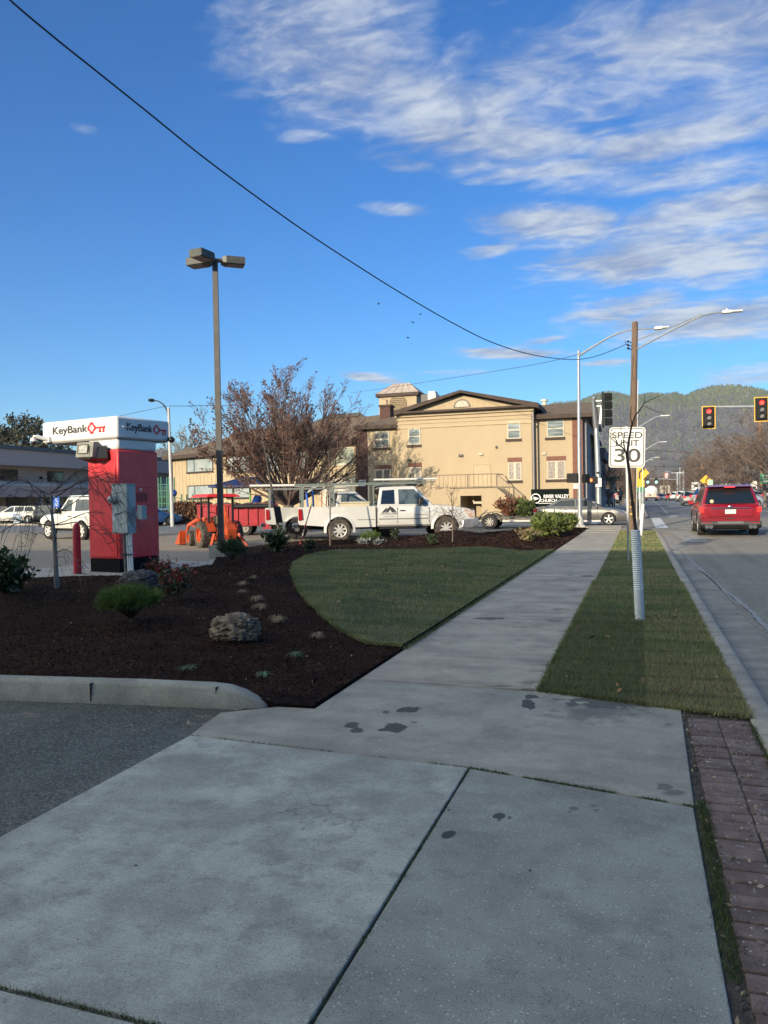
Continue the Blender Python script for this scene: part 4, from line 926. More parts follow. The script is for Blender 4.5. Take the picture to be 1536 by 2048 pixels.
    pts = [(P(838, 992, V1).x, zl - .35), (P(860, 970, V1).x, zl + 0), (lb - .05, zl)]
    r.beam((la, yl, zr), (lb, yl, zr), .06); r.beam((la, yl, zl + .12), (lb, yl, zl + .12), .04); r.beam((la - 1.5, yl, zr - 1.0), (la, yl, zr), .06); r.beam((la - 1.5, yl, zr - 1.85), (la, yl, zl + .12), .04)
    x = la
    while x <= lb + .01: r.beam((x, yl, zl), (x, yl, zr), .022); x += .30
    for x in (la, (la + lb) / 2 + .3, lb): r.beam((x, yl, zl), (x, yl, zr + .03), .07)
    e2 = Vector((r1 + 1.2, yl, z0 + .95))
    r.beam((lb, yl, zr), (lb + (r1 - lb) * 1.0, yl, zr - .75), .06); r.beam((lb, V - .3, zr), (lb, yl, zr), .05)
    for i in range(1, 7): x = lb + (r1 - lb) * i / 6; r.beam((x, yl, zl - .1 - i * .13), (x, yl, zr - .75 * i / 6), .022)
    r.build('railing', mat('rail_brown', (.20, .15, .11), .7), root, True, ang=None)
    # chimney
    c0 = P(763, 840, Vr + 5); c1 = P(783, 810, Vr + 5); ch = MB(); ch.box(c0.x, c1.x, Vr + 4.6, Vr + 5.6, zwl, c1.z - .15); o = ch.build('chimney', mBrickD, root, True, ang=None)
    ch = MB(); ch.box(c0.x - .08, c1.x + .08, Vr + 4.5, Vr + 5.7, c1.z - .15, c1.z); ch.cyl((c0.x + .5, Vr + 5, c1.z), (c0.x + .5, Vr + 5, c1.z + .45), .05); q = ch.build('cap', mFascia, o, ang=None); q.data.transform(root.matrix_basis.inverted())
    # tower
    Vt = V + 13; t0 = P(758, 800, Vt); t1 = P(833, 800, Vt); zt = P(795, 788, Vt).z; ztop = P(800, 769, Vt + 2).z; D_ = t1.x - t0.x
    tw = MB(); tw.box(t0.x, t1.x, Vt, Vt + D_, 5, zt - .2); tw.build('tower', mStucco, root, True, ang=None)
    tw = MB(); tw.box(t0.x - .25, t1.x + .25, Vt - .25, Vt + D_ + .25, zt - .2, zt + .08); tw.build('tower_eave', mFascia, root, True, ang=None)
    tr2 = MB(); a0, a1 = t0.x - .2, t1.x + .2; m0, m1 = a0 + D_ * .36, a1 - D_ * .36
    tr2.add([(a0, Vt - .2, zt + .085), (a1, Vt - .2, zt + .085), (a1, Vt + D_ + .2, zt + .085), (a0, Vt + D_ + .2, zt + .085), (m0, Vt + D_ * .38, ztop), (m1, Vt + D_ * .38, ztop), (m1, Vt + D_ * .62, ztop), (m0, Vt + D_ * .62, ztop)], [(0, 1, 5, 4), (1, 2, 6, 5), (2, 3, 7, 6), (3, 0, 4, 7), (4, 5, 6, 7)])
    for f in (0, .2, .4, .6, .8, 1): tr2.beam((a0 + (a1 - a0) * f, Vt - .2, zt + .1), (m0 + (m1 - m0) * f, Vt + D_ * .38, ztop + .02), .06)
    tr2.build('tower_roof', mat('pale_metal_roof', (.42, .34, .28), .6, c2=(.5, .42, .35), scale=2), root, True, ang=None)
    c = P(796, 806, Vt); lw = MB(); R = .83; zb = P(796, 834, Vt).z
    poly = [(c.x + R, zb), *[(c.x + R * math.cos(math.pi * i / 16), c.z - .1 + R * math.sin(math.pi * i / 16)) for i in range(17)], (c.x - R, zb)]
    lw.prism(poly, Vt - .02, Vt + .01, 'Y'); lv = lw.build('louvre', mFascia, root, True, ang=None)
    lw = MB(); z = zb
    while z < c.z - .1 + R - .05:
        h = math.sqrt(max(0, R * R - max(0, z - c.z + .1) ** 2)); lw.obox((c.x, Vt - .06, z), X3, Vector((0, .8, -.6)), Vector((0, .6, .8)), h, .08, .025); z += .17
    q = lw.build('slats', mSiding, lv, ang=None); q.data.transform(root.matrix_basis.inverted())
    # rooftop machines
    a = P(844, 804, V + 9); b_ = P(858, 789, V + 9); ac = MB(); ac.box(a.x, b_.x, V + 8.6, V + 10, a.z - 1.5, b_.z); ac.build('roof_unit', mBlackM, root, True, ang=None, bevel=.03)
    a = P(859, 800, V + 9); b_ = P(875, 788, V + 9); ac = MB(); ac.box(a.x, b_.x, V + 8.4, V + 10, a.z - 2, b_.z); ac.box(a.x, a.x + .6, V + 8.6, V + 9.6, b_.z, b_.z + .22); ac.build('roof_unit', mat('cream_metal', (.62, .58, .48), .5), root, True, ang=None, bevel=.03)
    a = P(1089, 812, V + 7); ac = MB(); ac.cyl((a.x, V + 7, a.z - 1.5), (a.x, V + 7, a.z + .35), .18); ac.cyl((a.x, V + 7, a.z + .35), (a.x, V + 7, a.z + .5), .28); ac.build('roof_vent', MATS['cream_metal'], root, True)
    # small white notice on the left brick corner
    c = P(725, 966, Vr - .05); nt = MB(); nt.box(c.x - .28, c.x + .28, Vr - .09, Vr - .052, c.z - .24, c.z + .24); nb = nt.build('notice', mWhite, root, True, ang=None)
    l2 = MB()
    for i in range(3): l2.box(c.x - .2, c.x + .2 - .1 * (i == 2), Vr - .093, Vr - .0905, c.z + .12 - i * .12, c.z + .16 - i * .12)
    q = l2.build('lettering', mBlackM, nb, ang=None); q.data.transform(root.matrix_basis.inverted())
    return root
church()
def sign():
    V = 51.5; a = PY(1063, 1046, V); b_ = PY(1137, 977, V)
    t = thing('monument_sign', 'black rectangular church sign with white lettering and a round arrow logo beside the brick corner', 'sign', ((a.x + b_.x) / 2, V, RZ(V)))
    w = b_.x - a.x; h = b_.z - RZ(V); x0 = -w / 2
    m_ = MB(); m_.box(-w / 2, w / 2, 0, .35, 0, h); m_.build('panel', mat('sign_green_black', (.006, .011, .010), .85, spec=.12), t, bevel=.02)
    k = 1 / PY(1063, 1046, V).y
    def at(px, py): q = PY(px, py, V) - t.location; return q.x, q.z
    tx, tz = at(1112, 993); mW = mat('sign_white', (.8, .8, .78), .5)
    text('RIVER VALLEY', .34, mW, t, (tx, -.012, tz), X3, Z3, bold=.008, world=False, width=1.6)
    tx, tz = at(1098, 1001.5); text('CHURCH', .27, mW, t, (tx - .02, -.012, tz), X3, Z3, bold=.006, world=False, width=1.05)
    cx, cz = at(1071.5, 997); ring = MB(); n = 24; R = .33; r_ = .27
    for i in range(n):
        a0, a1 = 2 * math.pi * i / n, 2 * math.pi * (i + 1) / n
        ring.add([(cx + R_ * math.cos(q), y, cz + R_ * math.sin(q)) for y in (-.016, -.003) for q in (a0, a1) for R_ in (R, r_)], [(0, 1, 3, 2), (4, 6, 7, 5), (0, 2, 6, 4), (1, 5, 7, 3)])
    ring.prism([(cx - .18, cz + .13), (cx + .2, cz + .02), (cx + .2, cz - .02), (cx - .18, cz - .15), (cx - .15, cz - .09), (cx + .03, cz), (cx - .15, cz + .08)], -.016, -.003, 'Y'); ring.box(cx - .26, cx - .02, -.016, -.003, cz - .02, cz + .015)
    ring.build('logo', mW, t, ang=None)
    ln = MB(); q0 = at(1069, 1007); q1 = at(1128, 1007); ln.box(q0[0], q1[0], -.014, -.003, q0[1] - .015, q0[1] + .015); ln.build('rule', mW, t, ang=None)
sign()
def grey_annex():
    V = 62; a, b_ = PY(1172, 1000, V), PY(1201, 905, V); t = thing('grey_building', 'plain grey side building right of the brick church corner, behind the signal pole', 'building', (a.x, V, RZ(V)))
    w = MB(); w.box(a.x - 3, b_.x, V, V + 10, 0, b_.z - .5); w.build('wall', mGreyWall, t, True, ang=None)
    w = MB(); w.box(a.x - 3.2, b_.x + .35, V - .4, V + 10, b_.z - .5, b_.z + .35); w.build('roof', mat('grey_fascia', (.09, .09, .10), .8), t, True, ang=None)
    p = PY(1183, 872, V - 2); w = MB(); w.add([(p.x - 1.2, V - 2, p.z + .9), (p.x + .5, V - 2, p.z - .2), (p.x + .5, V + 4, p.z - .2), (p.x - 1.2, V + 4, p.z + .9), (p.x - 1.2, V - 2, p.z + .6), (p.x + .5, V - 2, p.z - .5), (p.x + .5, V + 4, p.z - .5), (p.x - 1.2, V + 4, p.z + .6)], [(0, 1, 2, 3), (4, 5, 6, 7), (0, 1, 5, 4), (1, 2, 6, 5)]); w.build('porch_roof', mFascia, t, True, ang=None)
grey_annex()
def beige_wing():
    R_ = PY(712, 980, 57.5); dr = Vector((-math.sin(math.radians(66)), math.cos(math.radians(66)), 0)); nrm = Vector((dr.y, -dr.x, 0)) * -1
    if nrm.dot(CAM - R_) < 0: nrm = -nrm
    root = thing('beige_wing_building', 'long beige two-storey building with brown hipped roof behind the bare vase-shaped tree', 'building', (R_.x, R_.y, RZ(57)))
    root.location.z = .1
    P = lambda px, py: PL(px, py, R_, dr)
    ex = -dr                                       # rightwards along the facade
    L = (P(346, 980) - R_).dot(dr); W0 = R_.copy(); W0.z = 0
    def at(s, z, o=0.0): q = W0 + dr * s + nrm * o; return Vector((q.x, q.y, z))
    def sz(px, py): q = P(px, py); return (q - W0).dot(dr), q.z
    ze = sz(430, 905)[1]
    def blk(s0, s1, z0, z1, o0, o1, mb): 
        c = at((s0 + s1) / 2, (z0 + z1) / 2, (o0 + o1) / 2); mb.obox(c, dr, nrm, Z3, abs(s1 - s0) / 2, abs(o1 - o0) / 2, abs(z1 - z0) / 2)
    w = MB(); blk(0, L, -.3, ze, -12, 0, w)
    b = w; s = .3
    while s < L: blk(s - .03, s + .03, .3, ze - .2, .004, .03, b); s += .62
    b.build('wall', mSiding, root, True, ang=None)
    r = MB(); zr = sz(440, 872)[1] + 1.1
    A = [at(-.2, ze, .7), at(L + .8, ze, .7), at(L + .8, ze, -12.7), at(-.2, ze, -12.7), at(-.2, zr, -6), at(L - 5, zr, -6)]
    r.add(A, [(0, 1, 5, 4), (1, 2, 5), (2, 3, 4, 5), (3, 0, 4)]); r.build('roof', mShingle, root, True, ang=None)
    f = MB(); blk(-.2, L + .8, ze - .35, ze, -12.7, .72, f); f.build('eave', mFascia, root, True, ang=None)
    inv = root.matrix_basis.inverted()
    def window(x0, y0, x1, y1, mm=mPane, mull=2):
        s1, z1 = sz(x0, y0); s0, z0 = sz(x1, y1); 
        f = MB(); t_ = .08
        blk(s0 - t_, s1 + t_, z1, z1 + t_, .005, .08, f); blk(s0 - t_, s1 + t_, z0 - t_ * 2, z0, .005, .12, f); blk(s1, s1 + t_, z0, z1, .005, .08, f); blk(s0 - t_, s0, z0, z1, .005, .08, f)
        for i in range(1, mull): q = s0 + (s1 - s0) * (i / mull if mull > 2 else .72); blk(q - .04, q + .04, z0, z1, .005, .07, f)
        o = f.build('window', mFrameD if mull == 2 else mFrame, root, True, ang=None)
        g = MB(); blk(s0, s1, z0, z1, .003, .04, g); q = g.build('pane', mm, o, ang=None); q.data.transform(inv)
    mPW = mat('bright_window_glass', (.42, .46, .45), .15, c2=(.30, .36, .36), scale=.8, spec=.8)
    window(375, 918, 426, 941, mPW); window(377, 973, 426, 995, mPW); window(455, 915, 500, 941, mPW); window(455, 972, 500, 994, mPW)
    window(520, 912, 560, 940, mPW); window(590, 905, 620, 935, mPW); window(662, 899, 708, 926, mat('green_shade', (.30, .33, .25), .6, c2=(.36, .38, .30), scale=2), 1); window(600, 960, 640, 985, mPW)
    # pale lower band on the right part
    s1, z1 = sz(640, 958); b = MB(); blk(.02, s1, 0, z1, .035, .05, b); b.build('lower_band', mat('cream_band', (.56, .51, .41), .8), root, True, ang=None)
    c = MB(); blk(L - .05, L + .06, -.3, ze, -.1, .12, c); c.cyl(at(L + .15, 0, .1), at(L + .15, ze, .1), .05); c.build('drain_pipe', mFascia, root, True, ang=None)
beige_wing()
def brick_hall():
    V = 74; a = PY(640, 880, V); b_ = PY(742, 826, V); c = PY(670, 824, V)
    t = thing('brick_hall_building', 'dark brick hall with a black flat-edged roof rising behind the beige wing', 'building', (a.x, V, .1))
    w = MB(); w.box(a.x - 4, b_.x - 1.2, V, V + 14, 0, b_.z - 1.3); w.build('wall', mBrickD, t, True, ang=None)
    r = MB(); r.prism([(a.x - 5, b_.z - 2.2), (c.x, b_.z - .2), (b_.x - 1.0, b_.z - .15), (b_.x + 1.6, b_.z - 2.6), (b_.x - 1.4, b_.z - 2.4), (c.x, b_.z - 2.2), (a.x - 4.5, b_.z - 3.0)], V - .6, V + 14.6, 'Y'); r.build('roof', mShingle, t, True, ang=None)
    r = MB()
    for p, q in (((a.x - 5, b_.z - 2.2), (c.x, b_.z - .2)), ((c.x, b_.z - .2), (b_.x - 1.0, b_.z - .15)), ((b_.x - 1.0, b_.z - .15), (b_.x + 1.6, b_.z - 2.6))): r.beam((p[0], V - .65, p[1]), (q[0], V - .65, q[1]), .12, .4)
    r.build('fascia', mat('roof_edge_black', (.03, .032, .035), .6), t, True, ang=None)
brick_hall()
def flat_building():
    # two-storey flat-roofed offices running parallel to the road, far left
    g0 = GR(30, 1046); U = g0.x - 6
    P = lambda px, py: PL(px, py, (U, 0), (0, 1))
    root = thing('flat_roofed_building', 'grey-beige two-storey flat-roofed office block with a balcony walkway on the far left', 'building', (U, 60, .3))
    y0 = P(-120, 960).y; y1 = P(200, 960).y + 14
    zt = P(70, 905).z; zf = P(70, 935).z
    w = MB(); w.box(U - 16, U, y0, y1, 0, zt - .3); w.build('wall', mat('office_stucco', (.50, .41, .33), .9, c2=(.56, .47, .38), scale=.5), root, True, ang=None)
    r = MB(); r.box(U - 16, U + 1.6, y0 - .5, y1 + .5, zf, zt - .02); r.build('roof_fascia', mat('office_fascia', (.56, .44, .38), .85), root, True, ang=None)
    r = MB(); r.box(U - 16, U + 1.75, y0 - .6, y1 + .6, zt - .015, zt + .35); r.build('roof_edge', mat('roof_edge_grey', (.10, .11, .12), .6), root, True, ang=None)
    zb = P(70, 968).z; zc = P(70, 975).z; zd = P(70, 995).z
    b = MB(); b.box(U + .005, U + 2.6, y0, y1, zc, zb); b.build('balcony_deck', mat('deck_white', (.55, .55, .56), .7), root, True, ang=None)
    b = MB(); b.box(U + .005, U + 2.55, y0 + .02, y1 - .02, zd, zc - .005); b.build('balcony_fascia', MATS['office_fascia'], root, True, ang=None)
    y = y0 + 3; i = 0
    while y < y1:
        b = MB(); b.box(U + 2.1, U + 2.4, y, y + .3, 0, zd - .01); b.build('post', MATS['office_stucco'], root, True, ang=None); y += 6
    inv = root.matrix_basis.inverted()
    for (px, py0, py1, dy) in ((17, 941, 959, 2.0), (-40, 941, 959, 2.0), (110, 945, 962, 2.0)):
        c0 = P(px, py1); c1 = P(px, py0); f = MB(); f.box(U + .004, U + .08, c0.y - dy / 2 - .1, c0.y + dy / 2 + .1, c0.z - .1, c1.z + .1); o = f.build('window', mFrameD, root, True, ang=None)
        g = MB(); g.box(U + .081, U + .09, c0.y - dy / 2, c0.y + dy / 2, c0.z, c1.z); q = g.build('pane', mPaneD, o, ang=None); q.data.transform(inv)
    y = y0 + 2
    while y < y1 - 3:
        f = MB(); f.box(U + .004, U + .06, y, y + 2.6, .4, 2.9); o = f.build('shop_window', mFrameD, root, True, ang=None); g = MB(); g.box(U + .061, U + .07, y + .1, y + 2.5, .5, 2.8); q = g.build('pane', mPaneD, o, ang=None); q.data.transform(inv); y += 5.2
    for px in (3, 80, 98):
        c = P(px, 956); l_ = MB(); l_.sphere((U + .15, c.y, c.z), .16, 8); l_.build('wall_lamp', mBlackM, root, True)
flat_building()
def small_gable():
    q = PD(152, 985, 95); t = thing('stair_canopy', 'small white-edged gable canopy on the office block, just left of the kiosk', 'canopy', (q.x, q.y, 0))
    ex, ez = _rt, Z3
    a = PD(143, 960, 95); b_ = PD(160, 972, 95); c = PD(170, 958, 95)
    m_ = MB(); m_.beam(PD(143, 968, 95), PD(160, 975, 95), .35); m_.beam(PD(160, 975, 95), PD(160, 992, 95), .3); m_.build('white_edge', mWhite, t, True, ang=None)
    m_ = MB(); 
    Q = [PD(144, 971, 95.4), PD(158, 977, 95.4), PD(158, 1040, 95.4), PD(144, 1040, 95.4)]; Q2 = [p + _fw * 4 for p in Q]; m_.add(Q + Q2, [(0, 1, 2, 3), (4, 5, 6, 7), (0, 1, 5, 4), (1, 2, 6, 5), (0, 3, 7, 4)]); m_.build('body', mat('brown_panel', (.25, .19, .13), .8), t, True, ang=None)
small_gable()
# tall building behind the camera whose shade covers the near ground (only its shadow is seen here)
def bank_block():
    t = thing('bank_block_building', 'tall plain office block standing behind the photographer, which shades the near pavement', 'building', (0, -30, 0))
    Z = 12.0; Lk = Z / math.tan(SUN_EL); yy = 21.6 - Lk * math.cos(SUN_AZ)
    m_ = MB(); a0 = Vector((-75, yy - 1.5, 0)); a1 = Vector((70, yy + 2.5, 0)); d = (a1 - a0).normalized(); nb = Vector((d.y, -d.x, 0)) * 22
    m_.add([a0, a1, a1 + nb, a0 + nb] + [p + Z3 * Z for p in (a0, a1, a1 + nb, a0 + nb)], [(3, 2, 1, 0), (4, 5, 6, 7), (0, 1, 5, 4), (1, 2, 6, 5), (2, 3, 7, 6), (3, 0, 4, 7)])
    m_.build('wall', mat('block_stucco', (.45, .42, .38), .9, c2=(.4, .37, .33), scale=.5), t, True, ang=None)
    for i in range(24):
        for z in (1.2, 4.6, 8.0):
            p = a0 + d * (3 + i * 5.9) + Z3 * (z + .9); w = MB(); w.obox(p, d, Vector((d.y, -d.x, 0)), Z3, 1.2, .05, .9); w.build('window', mPaneD, t, True, ang=None)
bank_block()
# ------------------------------------------------------------------ bank kiosk
mRed = mat('kiosk_red_paint', (.85, .06, .065), .4, c2=(.78, .038, .055), scale=2, bump=.05, bscale=20, spec=.5)
mRedDk = mat('vent_red', (.26, .015, .03), .5); mKW = mat('kiosk_white', (.74, .74, .72), .4, c2=(.68, .68, .66), scale=2.5)
mText = mat('letter_charcoal', (.045, .045, .05), .5); mKey = mat('emblem_red', (.62, .02, .03), .45)
mGreyBox = mat('grey_enamel', (.40, .47, .48), .4, c2=(.35, .42, .43), scale=4, spec=.5)
mBronze = mat('bronze_paint', (.075, .068, .058), .5, c2=(.10, .09, .08), scale=3)
mLampGrey = mat('floodlight_grey', (.20, .20, .17), .5, c2=(.26, .26, .22), scale=5)
def kiosk():
    rz = math.radians(-10); C = G(241, 1147); root = thing('bank_kiosk', 'tall red bank kiosk with an overhanging white lettered canopy and black base', 'kiosk', (C.x, C.y, 0), rz)
    # local: x to the left along the sunlit face is negative; y runs back
    W_, D_ = .93, 1.16; z0 = .015
    m_ = MB(); m_.box(-W_, 0, 0, D_, z0, .31); m_.build('base', mat('base_black', (.006, .007, .008), .8, spec=.15), root, ang=None, bevel=.01)
    m_ = MB(); m_.box(-W_ - .01, .01, -.01, D_ + .01, .312, 2.70); m_.build('body', mRed, root, bevel=.03)
    m_ = MB(); m_.box(-W_ + .02, 0, 0, D_ - .0, 2.702, 2.96); m_.build('neck', mKW, root, bevel=.05)
    m_ = MB(); m_.box(-2.36, .06, -.06, 1.52, 2.95, 3.43); m_.build('canopy', mKW, root, bevel=.045)
    m_ = MB(); m_.box(-2.32, .02, -.02, 1.48, 2.935, 2.949); m_.build('soffit', mat('soffit_grey', (.32, .31, .29), .7), root, ang=None)
    # front panel with its notch under the lamps
    m_ = MB(); m_.prism([(-W_ + .03, .36), (-.06, .36), (-.06, 2.36), (-.62, 2.35), (-.70, 2.40), (-.72, 2.47), (-W_ + .03, 2.47)], -.032, -.011, 'Y'); m_.build('front_panel', mRed, root, ang=None, bevel=.008)
    m_ = MB(); n = 14; c = (-.64, 1.78)
    for R, r_ in ((.075, .062), (.04, .03)):
        for i in range(n):
            a0, a1 = 2 * math.pi * i / n, 2 * math.pi * (i + 1) / n; m_.add([(c[0] + q * math.cos(a), -.036, c[1] + q * math.sin(a)) for a in (a0, a1) for q in (R, r_)], [(0, 1, 3, 2)])
    m_.build('lock_ring', mRedDk, root, ang=None)
    # service side: panel seams, vents, latch, notice lines
    m_ = MB()
    for z in (1.88, 1.47): m_.box(.0105, .014, .10, D_ - .08, z - .004, z + .004)
    for k in range(3): m_.box(.0105, .016, .50 + k * .115, .59 + k * .115, 1.56, 1.76)
    m_.build('vent', mRedDk, root, ang=None)
    m_ = MB(); m_.box(.011, .022, .60, .65, 1.80, 1.86); m_.build('latch', mKW, root, ang=None)
    m_ = MB()
    for k in range(4):
        x = .62
        while x < 1.06: L = random.uniform(.02, .06); m_.box(.0105, .0125, x, min(x + L, 1.08), 1.22 - k * .03, 1.226 - k * .03); x += L + .012
    m_.build('notice_text', mat('faint_lettering', (.5, .25, .28), .6), root, ang=None)
    for (ox, oy, ex, tc_, kc_) in ((0, -.064, X3, -1.44, -.72), (.064, 0, Y3, .58, 1.10)):
        n_ = ex.cross(Z3); o_ = Vector((ox, oy, 3.205)); Wd = Matrix.Rotation(rz, 3, 'Z')
        base = root.matrix_basis @ o_
        exw = (Wd @ ex)
        w_ = .9
        text('KeyBank', .235, mText, root, root.matrix_basis @ (o_ + ex * tc_), exw, Z3, bold=.006, ext=.004, width=1.12 if ex is X3 else .76)
        # key emblem: hollow quatrefoil bow, shaft and two bits
        e = MB(); nn = 48; R0 = (.14 if ex is X3 else .115) * w_
        def rad(a, k): return R0 * k * (.66 + .40 * abs(math.cos(2 * a)) ** .5)
        cc = o_ + ex * kc_; V_ = []
        for d_ in (0, .005):
            for i in range(nn):
                a = 2 * math.pi * i / nn
                for k_ in (1.0, .56):
                    r_ = rad(a, k_) ; V_.append(cc + ex * (r_ * math.cos(a)) + Z3 * (r_ * math.sin(a)) + n_ * (d_ - .001))
        F_ = []
        for i in range(nn):
            j = (i + 1) % nn; F_ += [(2 * nn + 2 * i, 2 * nn + 2 * j, 2 * nn + 2 * j + 1, 2 * nn + 2 * i + 1), (2 * i, 2 * j, 2 * nn + 2 * j, 2 * nn + 2 * i), (2 * i + 1, 2 * nn + 2 * i + 1, 2 * nn + 2 * j + 1, 2 * j + 1)]
        e.add(V_, F_)
        kl = 1.38 if ex is X3 else .9
        def bar(x0, x1, za, zb): x0 = .09 + (x0 - .09) * kl; x1 = .09 + (x1 - .09) * kl; c_ = cc + ex * ((x0 + x1) / 2 * w_) + Z3 * (za + zb) / 2 + n_ * .0015; e.obox(c_, ex, n_, Z3, (x1 - x0) / 2 * w_, .0025, (zb - za) / 2)
        bar(.095, .36, -.018, .018); bar(.215, .255, -.105, -.017); bar(.30, .34, -.105, -.017); bar(.20, .26, -.105, -.075); bar(.29, .345, -.105, -.075); bar(.342, .362, -.03, .03)
        e.build('key_emblem', mKey, root, ang=None)
    # floodlights under the canopy
    def flood(name, c, yaw, lens=True, s=1.0):
        R_ = Matrix.Translation(Vector(c)) @ Matrix.Rotation(yaw, 4, 'Z') @ Matrix.Rotation(math.radians(-6), 4, 'X')
        m_ = MB(); m_.prism([(.0, -.16), (.02, .17), (.16, .20), (.30, .12), (.30, -.06), (.16, -.19)], -.24, .24, 'X'); m_.v = [tuple(R_ @ (Vector((v[0], v[1], v[2])) * s)) for v in m_.v]
        o = m_.build(name, mLampGrey if lens else mat('floodlight_dark', (.05, .05, .045), .5), root, ang=None, bevel=.012)
        if lens:
            g = MB(); g.box(-.15, .10, -.012, .004, -.07, .10); g.v = [tuple(R_ @ Vector(v)) for v in g.v]; g.build('lens', mat('lens_glass', (.5, .48, .42), .15, c2=(.3, .29, .25), scale=20, spec=.8), o, ang=None)
            g = MB(); 
            for a in ((-.17, .12, -.02, .0, .10, .115), (-.17, .12, -.02, 0, -.085, -.07), (-.17, -.155, -.02, 0, -.07, .10), (.105, .12, -.02, 0, -.07, .10)): g.box(*a)
            g.v = [tuple(R_ @ Vector(v)) for v in g.v]; g.build('bezel', mat('floodlight_dark', (.05, .05, .045), .5), o, ang=None)
        return o
    flood('floodlight', (-.56, -.42, 2.70), math.radians(4)); flood('floodlight', (-1.02, -.12, 2.68), math.radians(-50), False, 1.0); flood('floodlight', (-.30, -.26, 2.64), math.radians(60), False, .8)
    b = MB(); b.beam((-.7, .0, 2.82), (-.7, -.2, 2.78), .07); b.beam((-1.0, .1, 2.82), (-.95, .1, 2.6), .06); b.build('lamp_bracket', mBronze, root, ang=None)
    # security cameras
    c = MB(); c.tube([(-2.30, -.2, 3.10), (-2.42, -.24, 3.11), (-2.43, -.24, 3.06)], .025, 8); c.tube([(-2.43, -.24, 3.07), (-2.43, -.24, 2.99)], [.06, .07], 12); c.box(-2.25, -2.05, -.12, -.061, 2.96, 3.08); c.tube([(-2.12, -.1, 3.02), (-2.28, -.28, 3.09)], [.04, .05], 8); o = c.build('security_camera', mKW, root)
    d_ = MB(); d_.sphere((-2.43, -.24, 2.965), .06, 10); d_.build('dome', mBlackM, o)
    c = MB(); c.sphere((.13, 1.50, 3.0), .075, 12); c.box(.0, .10, 1.45, 1.53, 2.98, 3.05); c.build('security_camera', mBlackM, root)
    c = MB(); c.tube([(.063, .10, 3.20), (.075, .26, 3.20)], .012, 6); c.sphere((.075, .10, 3.20), .018, 8); c.build('camera_mount', mKW, root)
    c = MB(); c.box(-W_ - .03, -W_ - .012, .1, .9, .02, 1.1); c.build('side_plate', mat('brushed_panel', (.42, .43, .42), .4, .6), root, ang=None)
kiosk()
def meter():
    rz = math.radians(-10); b = G(262, 1152, .03); root = thing('meter_cabinet', 'grey electricity meter cabinet on posts and conduits in front of the red kiosk', 'meter cabinet', (b.x, b.y - .05, .05), rz)
    m_ = MB(); m_.box(-.33, .12, -.12, .10, .86, 1.86); m_.build('cabinet', mGreyBox, root, bevel=.008)
    m_ = MB(); m_.box(-.315, -.145, -.132, -.121, .875, 1.845); m_.box(-.137, .108, -.132, -.121, .875, 1.845); m_.box(-.345, .135, -.14, .115, 1.862, 1.875); m_.build('door', mGreyBox, root, ang=None, bevel=.003)
    m_ = MB(); m_.cyl((-.24, -.13, 1.56), (-.24, -.18, 1.56), .095, 20); m_.cyl((-.24, -.18, 1.56), (-.24, -.21, 1.56), .088, 20); o = m_.build('meter_ring', mat('meter_metal', (.5, .52, .52), .3, .8), root)
    m_ = MB(); m_.sphere((-.24, -.20, 1.56), .08, 16, sc=(1, 1.2, 1)); m_.build('glass_dome', mat('meter_glass', (.55, .57, .55), .08, c2=(.15, .16, .16), scale=18, spec=.9), o)
    m_ = MB(); m_.box(.19, .32, .06, .20, 1.14, 1.43); m_.box(.12, .19, .08, .12, 1.2, 1.3); m_.build('junction_box', mGreyBox, root, bevel=.006)
    m_ = MB(); m_.cyl((-.10, .0, -.25), (-.10, .0, .86), .035); m_.cyl((-.02, .04, -.25), (-.02, .04, .86), .035); m_.build('post', mat('dull_steel', (.17, .17, .17), .6, .3, c2=(.11, .11, .11), scale=8), root)
    for x in (.02, .08, .14): m_ = MB(); m_.tube([(x + .03, -.06, -.2), (x + .02, -.06, .1), (x, -.05, .4), (x - .015, -.05, .86)], .019, 10); m_.build('conduit', mat('pvc_grey', (.62, .68, .70), .45), root)
    m_ = MB(); m_.box(-.15, .17, -.09, -.07, .42, .445); m_.box(-.14, -.06, -.10, .0, .42, .45); m_.build('strap', mBlackM, root, ang=None)
    m_ = MB(); m_.quad((-.29, -.1335, 1.14), (-.24, -.1335, 1.12), (-.21, -.1335, 1.30), (-.25, -.1335, 1.36), (-.285, -.1335, 1.28)); m_.build('sticker', mat('worn_sticker', (.7, .74, .8), .6, c2=(.4, .5, .7), scale=30), root, ang=None, clean=False)
meter()
def bollard():
    b = G(155, 1149, 0); t = thing('bollard', 'dark red steel bollard left of the red kiosk', 'bollard', (b.x, b.y, 0))
    m_ = MB(); m_.tube([(0, 0, -.1), (0, 0, .98), (0, 0, 1.05), (0, 0, 1.10), (0, 0, 1.125)], [.082, .082, .072, .045, .01], 16, cap=True); m_.build('post', mat('bollard_red', (.45, .015, .03), .5, c2=(.38, .013, .025), scale=6), t, ang=40)
    m_ = MB(); m_.tube([(0, 0, .0), (0, 0, .03)], .1, 16); m_.build('collar', mat('bollard_grey', (.25, .24, .22), .8), t)
bollard()
